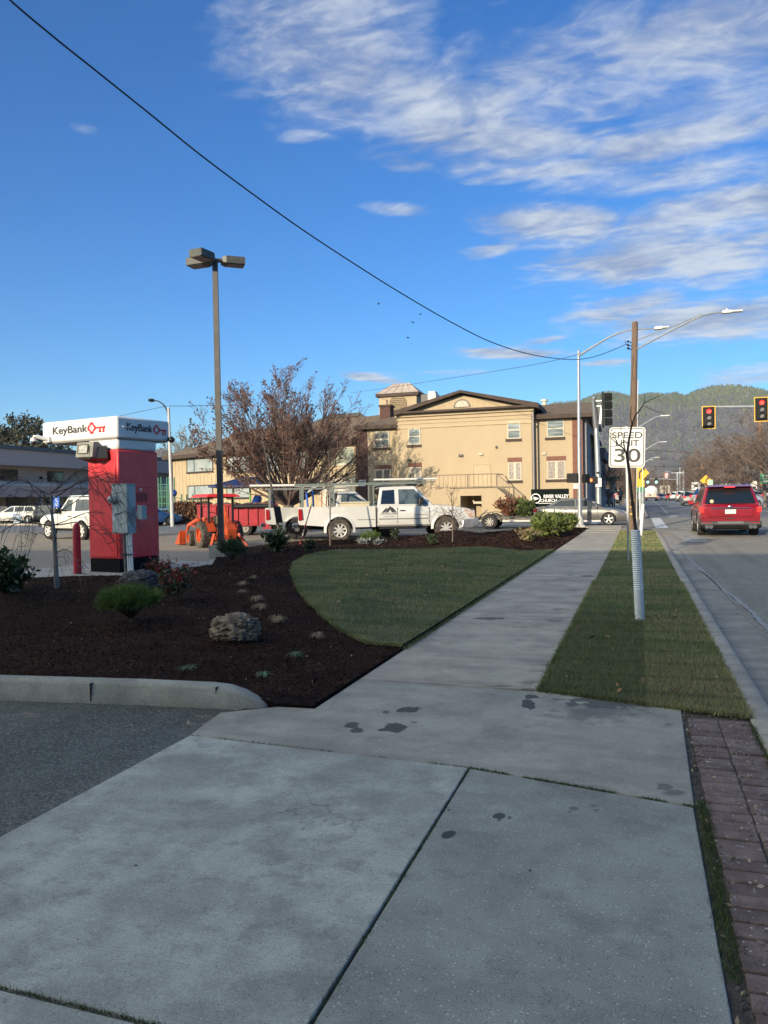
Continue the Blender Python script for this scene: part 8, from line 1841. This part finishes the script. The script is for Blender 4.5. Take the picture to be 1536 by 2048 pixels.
pine('small bright dwarf pine in front of the pickup between its wheels', 741, 1087, .75, .42, n=70, flat=.5, per=45, seed=7, nl=.09)
def leafy(label, px, py, W_, H_, n, size, mt, name='laurel_shrub', cat='shrub', stems=26, seed=2, group=None, base=None, low=.06, elong=2.2, z=None):
    b = base or GM(px, py); t = thing(name, label, cat, b, group=group); r2 = np.random.default_rng(seed); st = MB(); C = []
    for k in range(stems):
        a = r2.uniform(0, 6.28); rr = math.sqrt(r2.random()) * W_ / 2; tp = Vector((rr * math.cos(a), rr * math.sin(a), H_ * r2.uniform(.65, 1.0) * (1 - .35 * (2 * rr / W_) ** 2)))
        m0 = Vector((tp.x * .45, tp.y * .45, tp.z * .4)); st.tube([(tp.x * .12, tp.y * .12, -.03), m0, tp], [.008 * W_, .007 * W_, .003 * W_], 4, cap=False)
        for q in range(n // stems):
            f = r2.uniform(.15, 1.02); p = Vector((tp.x * .12, tp.y * .12, 0)).lerp(m0, f * 2) if f < .5 else m0.lerp(tp, f * 2 - 1); C.append((p.x + r2.normal() * W_ * .05, p.y + r2.normal() * W_ * .05, max(low, p.z + r2.normal() * H_ * .03)))
    st.build('stem', mStem, t); leafmesh('leaves', np.array(C), size, mt, t, up=.7, elong=elong); return t
leafy('dark green upright laurel shrub at the left edge of the photo beside the weeping tree', 14, 1186, .78, .66, 1500, .05, mLaurel, seed=11, stems=34)
leafy('round dark green laurel shrub at the foot of the dark leaning post', 553, 1102, .76, .66, 1300, .055, mLaurel, seed=12, stems=30)
leafy('small sparse shrub in front of the rear wheel of the pickup', 618, 1102, .36, .42, 260, .045, mNanG, seed=13, stems=12, name='young_shrub')
leafy('small shrub with reddish tips in front of the pickup door', 790, 1080, .42, .40, 260, .05, mNanG, seed=14, stems=12, name='young_shrub')
leafy('small grey-green shrub in front of the pickup front wheel, beside the mulch mound', 865, 1089, .40, .36, 240, .05, mNanG, seed=15, stems=12, name='young_shrub')
leafy('low silvery groundcover plant left of the small bright pine', 726, 1088, .42, .14, 240, .05, mat('silvery_leaves', (.22, .24, .23), .7, island=.4), seed=16, stems=16, name='silver_plant', low=.02)
leafy('low silvery groundcover plant right of the small bright pine', 757, 1089, .42, .14, 240, .05, mat('silvery_leaves', (.22, .24, .23)), seed=17, stems=16, name='silver_plant', low=.02)
mHedge = mat('yellow_green_leaves', (.12, .165, .035), .5, c2=(.17, .20, .06), scale=2, island=.5, trans=.25)
leafy('leafy yellow-green shrub at the corner of the bed, leftmost and largest of the row', 1088, 1073, 1.1, .88, 1700, .10, mHedge, seed=18, stems=46, name='corner_shrub', group='yellow-green shrubs at the end of the bed', elong=2.6)
leafy('leafy yellow-green shrub at the corner of the bed, middle of the row', 1113, 1066, 1.0, .85, 1400, .10, mHedge, seed=19, stems=40, name='corner_shrub', group='yellow-green shrubs at the end of the bed', elong=2.6)
leafy('leafy yellow-green shrub at the bed corner, nearest the slim signal pole', 1134, 1060, .85, .75, 1100, .10, mHedge, seed=20, stems=36, name='corner_shrub', group='yellow-green shrubs at the end of the bed', elong=2.6)
leafy('low pale reddish plant at the near foot of the corner shrubs', 1056, 1081, .8, .45, 500, .07, mat('blush_leaves', (.30, .20, .12), .7, c2=(.16, .17, .06), scale=4, island=.4, trans=.2), seed=21, stems=24, name='blush_shrub')
def nandina(label, px, py, W_, H_, seed, red=.6):
    b = GM(px, py); t = thing('nandina', label, 'shrub', b, group='red-tipped nandinas beside the kiosk'); r2 = np.random.default_rng(seed); st = MB(); A_ = []; B_ = []
    for k in range(24):
        a = r2.uniform(0, 6.28); rr = math.sqrt(r2.random()) * W_ / 2; tp = Vector((rr * math.cos(a), rr * math.sin(a), H_ * r2.uniform(.6, 1.0))); st.tube([(tp.x * .15, tp.y * .15, -.03), (tp.x * .5, tp.y * .5, tp.z * .5), tp], [.005, .004, .002], 4, cap=False)
        for q in range(34):
            f = r2.uniform(.3, 1.05); p = tp * f; p = Vector((tp.x * (.15 + .85 * f), tp.y * (.15 + .85 * f), tp.z * f)); c = (p.x + r2.normal() * .035, p.y + r2.normal() * .035, max(.03, p.z + r2.normal() * .02))
            (A_ if (f > .72 and r2.random() < red) or r2.random() < .12 else B_).append(c)
    st.build('stem', mStem, t); leafmesh('red_leaves', np.array(A_), .030, mRedLeaf, t, elong=2.4); leafmesh('green_leaves', np.array(B_), .03, mNanG, t, elong=2.4)
nandina('nandina with bright red top leaves, the larger one right of the dark rock', 352, 1203, .52, .52, 31, .5); nandina('darker nandina with few red leaves against the kiosk base', 318, 1160, .5, .36, 32, .45)
def tuft(label, px, py, W_, n, mt, H_=.12, name='dry_grass_tuft', grp='dry grass tufts in the mulch', droop=1.0, cat='grass tuft'):
    b = GM(px, py); t = thing(name, label, cat, b, group=grp); m_ = MB()
    for k in range(n):
        a = random.uniform(0, 6.28); r_ = W_ / 2 * random.uniform(.5, 1.1); h = H_ * random.uniform(.5, 1.1); d = Vector((math.cos(a), math.sin(a), 0)); s = Vector((-d.y, d.x, 0)) * .0026
        P_ = [d * .01, d * r_ * .35 + Z3 * h, d * r_ * .75 + Z3 * h * .9, d * r_ + Z3 * h * (1 - .6 * droop)]
        m_.add([p - s * (1.2 - i * .3) for i, p in enumerate(P_)] + [p + s * (1.2 - i * .3) for i, p in enumerate(P_)], [(i, i + 1, i + 5, i + 4) for i in range(3)])
    m_.build('blades', mt, t, ang=None, clean=False)
for i, (px, py, lb) in enumerate(((508, 1158, 'tiny straw-coloured grass tuft, farthest of the line in the mulch'), (488, 1172, 'straw-coloured grass tuft, second from the far end of the line'), (486, 1186, 'small flat straw-coloured tuft, third from the far end'), (514, 1204, 'straw-coloured grass tuft, the fuller upper one of the middle pair'), (521, 1221, 'straw-coloured grass tuft, the lower one of the middle pair'), (556, 1246, 'spreading straw-coloured grass tuft right of the pale rock'), (635, 1278, 'straw-coloured grass tuft nearest the camera, by the lawn corner'))):
    tuft(lb, px, py, [.2, .24, .2, .26, .26, .28, .22][i], [30, 45, 30, 60, 50, 55, 30][i], mDry, H_=[.06, .08, .05, .09, .09, .09, .07][i])
mGreenBl = mat('grey_green_blades', (.12, .22, .10), .6, c2=(.20, .30, .16), scale=8, island=.4)
for i, (px, py, lb) in enumerate(((378, 1340, 'flat green daylily sprout just behind the concrete kerb, leftmost of three'), (528, 1352, 'flat green daylily sprout behind the tapered end of the kerb'), (592, 1315, 'grey-green upright sprout near the sidewalk corner of the bed'))):
    tuft(lb, px, py, .20, 34, mGreenBl, H_=[.035, .035, .06][i], name='green_sprout', grp='green sprouts in the mulch', cat='plant')
def rock(label, px, py, W_, H_, D_, mt, seed, sink=.05, rot=0):
    b = GM(px, py); t = thing('rock', label, 'rock', (b.x, b.y + D_ * .4, HB(b.x, b.y)), rot); bm = bmesh.new(); bmesh.ops.create_icosphere(bm, subdivisions=5, radius=1)
    for v in bm.verts:
        d = v.co.normalized(); n1 = mnoise.fractal(d * 1.6 + Vector((seed, 0, 0)), 1, 2, 4); n2 = mnoise.fractal(d * 5 + Vector((0, seed, 0)), 1, 2.1, 4); rid = abs(mnoise.noise(Vector((d.x * 3, d.y * 3, d.z * 8 + seed)))); n3 = mnoise.noise(d * 22)
        k = 1 + .14 * n1 + .09 * n2 - .18 * (1 - min(1, rid * 5)) + .015 * n3
        dd = Vector((math.copysign(abs(d.x) ** .9, d.x), math.copysign(abs(d.y) ** .9, d.y), math.copysign(abs(d.z) ** .82, d.z))); v.co = Vector((dd.x * W_ / 2 * k, dd.y * D_ / 2 * k, dd.z * H_ / 2 * k + H_ / 2 - sink))
    me = bpy.data.meshes.new('stone'); bm.to_mesh(me); bm.free(); me.materials.append(mt); me.polygons.foreach_set('use_smooth', [True] * len(me.polygons)); o = bpy.data.objects.new('stone', me); col.objects.link(o); o.parent = t
mRock = mat('pale_rock', (.15, .11, .075), .95, c2=(.34, .275, .20), scale=9, detail=8, bump=1.0, bscale=45, lo=.38, hi=.66)
rock('pale brown craggy boulder in the middle of the mulch bed', 456, 1284, .52, .30, .34, mRock, 3.3, .04, .1)
rock('dark grey mossy boulder at the foot of the meter conduits', 266, 1180, .66, .34, .42, mat('dark_rock', (.065, .06, .06), .95, c2=(.15, .14, .14), scale=9, detail=8, bump=1.0, bscale=40), 8.1, .05, .3)
# the weeping tree on the left
def weeping():
    b = GM(114, 1176); t = thing('weeping_tree', 'small leafless weeping tree with arching drooping branches in front of the red kiosk', 'tree', b); random.seed(5)
    R_ = lambda px, py, o=0: PL(px, py, b + _fw * o, (CR.x, CR.y)) - b
    m_ = MB(); m_.tube([Vector((0, 0, -.1)), R_(111, 1120), R_(109, 1080), R_(107, 1055)], [.045, .034, .031, .028], 10); m_.tube([R_(107, 1056), R_(104, 1030), R_(103, 1000), R_(100, 985)], [.027, .022, .018, .015], 8); m_.build('trunk', mat('pale_grey_bark', (.22, .20, .175), .9, c2=(.30, .28, .25), scale=14), t, ang=60)
    bm_ = MB(); mk = mat('weeping_twigs', (.085, .06, .05), .85, c2=(.13, .10, .085), scale=4)
    def arch(p0, az_, up, reach, drop, r, lvl=0):
        d = Vector((math.cos(az_), math.sin(az_), 0)); P_ = []; n = 10
        for i in range(n + 1):
            f = i / n; z = up * math.sin(min(1, f * 1.5) * math.pi / 2) - drop * max(0, f - .35) ** 1.6 * 1.9
            wig = Vector((mnoise.noise(Vector((f * 3, az_ * 5, up * 9))), mnoise.noise(Vector((f * 3 + 9, az_ * 5, up * 9))), mnoise.noise(Vector((f * 3 + 5, az_ * 5, 2)))) ) * .09 * reach
            P_.append(p0 + d * reach * (f ** .85) + Z3 * z + wig * min(1, f * 3))
        bm_.tube(P_, [r * (1 - .8 * i / n) + .0009 for i in range(n + 1)], 5 if lvl == 0 else 4, cap=False)
        if lvl < 2:
            for k in range(6 if lvl == 0 else 2):
                i = random.randint(2, n - 1); a2 = az_ + random.gauss(0, .8); arch(P_[i], a2, random.uniform(.0, .10) * reach, reach * random.uniform(.25, .5), drop * random.uniform(.35, .7), r * .5, lvl + 1)
    tops = [(R_(100, 987), .16), (R_(103, 1005), .10), (R_(104, 1028), .05), (R_(107, 1050), .02), (R_(110, 1085), -.02), (R_(111, 1105), -.05)]
    base_a = math.atan2(CR.y, CR.x)
    for k in range(11):
        p, u = tops[k % 6]; a = base_a + (k * 2.399); arch(p, a, random.uniform(.12, .42) + u, random.uniform(.65, 1.25) * (1 if k % 6 < 4 else .55), random.uniform(.45, .95), .007)
    # main limbs read from the view: long arches to both sides
    for (p, s, up, rc, dr) in ((R_(100, 987), 0, .30, 1.35, .95), (R_(101, 990), math.pi, .34, 1.25, .7), (R_(103, 1000), .15, .42, 1.05, .9), (R_(103, 1010), math.pi - .3, .20, 1.0, .9), (R_(107, 1052), math.pi + .2, .10, 1.25, 1.0), (R_(106, 1050), .2, .03, .9, .5), (R_(100, 987), .5, .5, 1.0, .75)):
        arch(p, base_a + s, up, rc, dr, .010)
    bm_.build('branches', mk, t, ang=60)
weeping()
def young(label, px, py, ptop, seed, W_=.5, n=9, mk=None, name='young_tree'):
    b = GM(px, py); t = thing(name, label, 'tree', b); random.seed(seed); top = PL(ptop[0], ptop[1], b, (CR.x, CR.y)) - b; H_ = top.z
    m_ = MB(); m_.tube([Vector((0, 0, -.05)), top * .5 + Vector((.03, 0, 0)), top], [.022, .016, .006], 6); m_.build('trunk', mat('young_bark', (.16, .12, .10), .9), t)
    m_ = MB(); tips = []; P_ = dict(steps=5, up=[.5, .3], wob=[.12, .15], kids=[3], ang=[35], len=[.5], rmin=.003, taper=.3)
    for k in range(n): f = random.uniform(.35, .97); a = random.uniform(0, 6.28); grow(m_, top * f, Vector((math.cos(a), math.sin(a), .7)).normalized(), W_ * (1.2 - f * .6) * random.uniform(.6, 1.1), .007, 0, P_, tips)
    m_.build('branches', mk or mat('young_twigs', (.11, .08, .065), .9), t, ang=60)
young('thin leafless sapling standing before the rear half of the pickup', 660, 1092, (657, 905), 3, .9, 14)
young('small leafless weeping sapling on the mulch mound before the pickup front wheel', 905, 1084, (902, 985), 4, .75, 16)
def moundtwigs():
    b = GM(902, 1080); t = thing('twig_shrub', 'tangle of red-brown twigs on the mulch mound hiding the pickup front wheel', 'shrub', b); random.seed(9); m_ = MB(); tips = []; P_ = dict(steps=6, up=[-.1, -.6], wob=[.18, .2], kids=[5], ang=[45], len=[.6], rmin=.003, taper=.3)
    for k in range(26): a = random.uniform(0, 6.28); grow(m_, Vector((0, 0, random.uniform(.5, 1.0))), Vector((math.cos(a), math.sin(a), .2)).normalized(), random.uniform(.35, .65), .006, 0, P_, tips)
    m_.build('twigs', mTwigR, t, ang=60)
moundtwigs()
# low twiggy plant in front of the lamp
def fan(label, px, py, W_, H_, seed, mt):
    b = GM(px, py); t = thing('bare_twig_plant', label, 'plant', b); random.seed(seed); m_ = MB()
    for k in range(40): a = random.uniform(0, 6.28); r_ = W_ / 2 * random.random(); m_.tube([(0, 0, 0), (r_ * math.cos(a) * .6, r_ * math.sin(a) * .6, H_ * .6), (r_ * math.cos(a), r_ * math.sin(a), H_ * random.uniform(.7, 1))], [.003, .0025, .001], 3, cap=False)
    m_.build('twigs', mt, t, ang=None)
fan('faint bare twiggy plant between the dwarf pine and the laurel', 512, 1112, .6, .35, 2, MATS['young_twigs'])
# bushes by the church and street
mRedBush = mat('red_bush_leaves', (.20, .06, .035), .7, c2=(.12, .07, .035), scale=2, island=.5, trans=.15)
def bush(label, px, py, dep, W_, H_, mt, seed, name='bush', n=1400, size=.14, group=None):
    q = PD(px, py, dep); leafy(label, 0, 0, W_, H_, n, size, mt, name=name, cat='bush', stems=34, seed=seed, base=Vector((q.x, q.y, RZ(q.y) + .1)), low=.1, group=group)
bush('red-brown bush against the stair of the church', 1018, 1030, 51, 1.9, 1.55, mRedBush, 41); bush('round green bush between the red bush and the church sign', 1046, 1030, 50.5, 1.6, 1.3, mat('green_bush_leaves', (.07, .11, .03), .6, c2=(.11, .14, .04), scale=2, island=.5, trans=.15), 42)
def hedge(label, px, py, dep, W_, H_, seed, D_=1.1):
    q = PD(px, py, dep); t = thing('clipped_hedge', label, 'hedge', (q.x, q.y, .1), HEAD, 'clipped red-brown hedges before the beige wing'); r2 = np.random.default_rng(seed); n = 2200
    C = r2.uniform(-.5, .5, (n, 3)); ax = r2.integers(0, 3, n); C[np.arange(n), ax] = np.sign(C[np.arange(n), ax]) * .5; C *= np.array([W_, D_, H_]); C[:, 2] += H_ / 2 + .02; C += r2.normal(size=C.shape) * .05; C[:, 2] = np.maximum(.05, C[:, 2]); leafmesh('leaves', C, .13, mat('hedge_leaves', (.17, .075, .04), .8, c2=(.10, .06, .035), scale=2, island=.5), t)
    MB().box(-W_ / 2 + .12, W_ / 2 - .12, -D_ / 2 + .12, D_ / 2 - .12, -.1, H_ - .12).build('core', mat('hedge_core', (.05, .03, .02), .9), t, ang=None)
hedge('clipped red-brown hedge right of the pale street lamp, left one', 365, 1035, 55, 1.15, 1.35, 1); hedge('clipped red-brown hedge block just left of the tractor canopy post', 402, 1035, 55, 1.2, 1.35, 2); hedge('small orange-brown bush at the foot of the pale street lamp', 334, 1040, 56, .9, .6, 3)
# pile of leaves etc. on the beige side: low kerb wall already part of the street kerb
# ------------------------------------------------------------------ playground
def playground():
    mG = mat('playground_green', (.06, .20, .13), .6); mB = mat('playground_blue', (.02, .06, .30), .45); mT = mat('playground_tan', (.55, .5, .3), .5)
    q = PD(327, 1030, 62); t = thing('climbing_frame', 'green and blue playground climbing frame between the kiosk and the pale street lamp', 'climbing frame', (q.x, q.y, .1), HEAD); m_ = MB(); bl = MB()
    for x in (-.6, .1, .7, 1.7, 2.6):
        for y in (-.8, .8): m_.cyl((x, y, 0), (x, y, 3.6 if x < 1 else 2.2), .055, 8)
    for z in (1.0, 1.5, 2.0, 2.5, 3.0): m_.beam((-.6, -.8, z), (.7, -.8, z), .05)
    for k in range(9): m_.beam((-.5 + k * .14, -.82, 1.2), (-.5 + k * .14, -.82, 2.9), .03)
    m_.beam((.7, -.8, 2.2), (3.2, -.8, 1.2), .05); m_.beam((.7, -.8, 1.5), (3.2, -.8, .5), .05)
    for k in range(7): x = .9 + k * .33; z = 2.1 - k * .13; m_.beam((x, -.8, z - .7), (x, -.8, z), .03)
    m_.build('frame', mG, t, ang=None); bl.box(-.6, .7, -.8, .8, 1.0, 1.12); bl.tube([(-.7, -.9, .3), (-1.1, -1.0, .8), (-1.2, -.9, 1.6)], .28, 10); bl.sphere((1.1, -.85, 2.3), .28, 10); bl.build('panel', mB, t, ang=None)
    q = PD(565, 1030, 56); q = PD(505, 1030, 56); t = thing('playground_shelter', 'dark blue pyramid-roofed playground shelter on green posts behind the tractor', 'shelter', (q.x, q.y, .1), HEAD)
    m_ = MB(); zr = PD(505, 972, 56).z - .1; zt = PD(505, 954, 56).z - .1; hw = 2.6
    m_.add([(-hw, -hw, zr), (hw, -hw, zr), (hw, hw, zr), (-hw, hw, zr), (-.5, -.5, zt), (.5, -.5, zt), (.5, .5, zt), (-.5, .5, zt), (-hw, -hw, zr - .12), (hw, -hw, zr - .12), (hw, hw, zr - .12), (-hw, hw, zr - .12)], [(0, 1, 5, 4), (1, 2, 6, 5), (2, 3, 7, 6), (3, 0, 4, 7), (4, 5, 6, 7), (8, 9, 10, 11), (0, 1, 9, 8), (1, 2, 10, 9), (2, 3, 11, 10), (3, 0, 8, 11)]); m_.build('roof', mat('shelter_blue', (.012, .028, .13), .5, c2=(.02, .035, .10), scale=1), t, ang=None)
    m_ = MB(); 
    for x in (-1.1, .1, 1.4, 2.0): m_.cyl((x, -1.4, 0), (x, -1.4, zr - .13 if abs(x) < 1.8 else 1.6), .07, 8)
    for z in (.7, 1.1, 1.4): m_.beam((-1.1, -1.4, z), (1.4, -1.4, z), .05)
    m_.build('post', mat('post_lime', (.20, .42, .12), .5), t, ang=None)
    m_ = MB(); m_.tube([(.5, -1.5, .1), (.5, -1.5, 1.3), (.5, -.6, 1.7)], .32, 10); m_.tube([(1.7, -1.7, .1), (1.7, -1.6, 1.2), (1.6, -.8, 1.6)], .32, 10); m_.build('slide', mB, t)
    q = PD(322, 1020, 50); t = thing('blue_car', 'blue parked car mostly hidden behind the kiosk, left of the playground frame', 'car', (0, 0, 0))
playground()
for o in [o for o in bpy.data.objects if o.get('label', '').startswith('blue parked car mostly')]: bpy.data.objects.remove(o)
o = wagon('blue_car', 'blue parked car showing between the kiosk and the pale street lamp', paint('car_blue', (.03, .12, .30), .3, .2), H_=1.45); q = PD(290, 1030, 52); place(o, (q.x, q.y, LZ(q.y)), math.radians(60))
def railing():
    a = PD(352, 1010, 58); b_ = PD(445, 1005, 58); t = thing('handrail_fence', 'thin grey-green handrail in front of the beige wing', 'railing', (a.x, a.y, .1)); d = Vector((b_.x - a.x, b_.y - a.y, 0)); m_ = MB(); n = 22
    for z in (.25, 1.15): m_.beam(Z3 * z, d + Z3 * z, .05)
    for k in range(n + 1): m_.beam(d * (k / n) + Z3 * .2, d * (k / n) + Z3 * 1.15, .03)
    m_.build('rails', mat('rail_green', (.10, .17, .13), .6), t, ang=None)
railing()
# ------------------------------------------------------------------ pedestrian
def pedestrian():
    q = PD(1241, 1020, 78); t = thing('person', 'person in dark clothes with a teal backpack walking away beside the wooden pole', 'person', (q.x, q.y, RZ(q.y) + .1), math.radians(10))
    bm = bmesh.new(); J = {}; sk = {}
    pts = dict(pel=((0, 0, .98), .15), sp=((0, 0, 1.2), .15), ch=((0, 0, 1.42), .17), nk=((0, .01, 1.56), .06), hd=((0, .02, 1.68), .095), tp=((0, .02, 1.79), .07), hl=((-.09, 0, .93), .10), kl=((-.10, .06, .50), .065), al=((-.10, -.06, .09), .045), tl=((-.11, .10, .04), .04), hr=((.09, 0, .93), .10), kr=((.10, .10, .52), .065), ar=((.10, .14, .10), .045), tr=((.11, .30, .06), .04),
               sl=((-.19, 0, 1.46), .065), el=((-.24, -.05, 1.18), .048), wl=((-.22, .10, .95), .034), sr=((.19, 0, 1.46), .065), er=((.24, -.08, 1.18), .048), wr=((.23, .02, .93), .034), hdl=((-.21, .14, .86), .035), hdr=((.23, .04, .84), .035))
    ed = [('pel', 'sp'), ('sp', 'ch'), ('ch', 'nk'), ('nk', 'hd'), ('hd', 'tp'), ('pel', 'hl'), ('hl', 'kl'), ('kl', 'al'), ('al', 'tl'), ('pel', 'hr'), ('hr', 'kr'), ('kr', 'ar'), ('ar', 'tr'), ('ch', 'sl'), ('sl', 'el'), ('el', 'wl'), ('wl', 'hdl'), ('ch', 'sr'), ('sr', 'er'), ('er', 'wr'), ('wr', 'hdr')]
    names = list(pts); me = bpy.data.meshes.new('body'); me.from_pydata([pts[n][0] for n in names], [(names.index(a), names.index(b_)) for a, b_ in ed], []); o = bpy.data.objects.new('body', me); col.objects.link(o)
    sm = o.modifiers.new('s', 'SKIN'); 
    for i, n in enumerate(names): me.skin_vertices[0].data[i].radius = (pts[n][1], pts[n][1] * .85)
    me.skin_vertices[0].data[0].use_root = True; o.modifiers.new('u', 'SUBSURF').levels = 1; o.modifiers['u'].render_levels = 1
    dg = bpy.context.evaluated_depsgraph_get(); dg.update(); nm = bpy.data.meshes.new_from_object(o.evaluated_get(dg)); o.modifiers.clear(); o.data = nm
    nm.materials.clear(); nm.materials.append(mat('dark_clothes', (.018, .025, .03), .9)); nm.materials.append(mat('skin', (.4, .25, .18), .6))
    for p in nm.polygons: p.material_index = 1 if (p.center.z < .9 and p.center.z > .80 and abs(p.center.x) > .18) else 0; p.use_smooth = True
    o.parent = t
    m_ = MB(); m_.sphere((0, -.20, 1.28), .18, 12, sc=(1.0, .6, 1.4)); m_.build('backpack', mat('teal_pack', (.03, .10, .12), .8), t)
    m_ = MB(); m_.sphere((0, .01, 1.70), .115, 12, sc=(1, 1, 1.15)); m_.build('hood', MATS['dark_clothes'], t)
    m_ = MB(); m_.box(-.17, .17, -.12, .13, .60, 1.0); m_.build('jacket_hem', MATS['dark_clothes'], t, ang=None, bevel=.05)
    m_ = MB(); m_.tube([(-.16, -.1, 1.1), (0, -.17, 1.06), (.16, -.1, 1.1)], .02, 6); m_.build('waist_strap', mat('strap_pale', (.45, .45, .42), .8), t)
pedestrian()
for me in bpy.data.meshes:
    if me.users == 0: bpy.data.meshes.remove(me)
scene.cycles.use_denoising = True
scene.cycles.max_bounces = 6; scene.cycles.diffuse_bounces = 3; scene.cycles.glossy_bounces = 3; scene.cycles.transmission_bounces = 2; scene.cycles.caustics_reflective = False; scene.cycles.caustics_refractive = False
print('objects', len(bpy.data.objects), 'verts', sum(len(m_.vertices) for m_ in bpy.data.meshes))
for o in bpy.data.objects:
    l = o.get('label')
    if l and not 4 <= len(l.replace('-', ' ').split()) <= 16: print('LBL', len(l.split()), len(l.replace('-', ' ').split()), l)
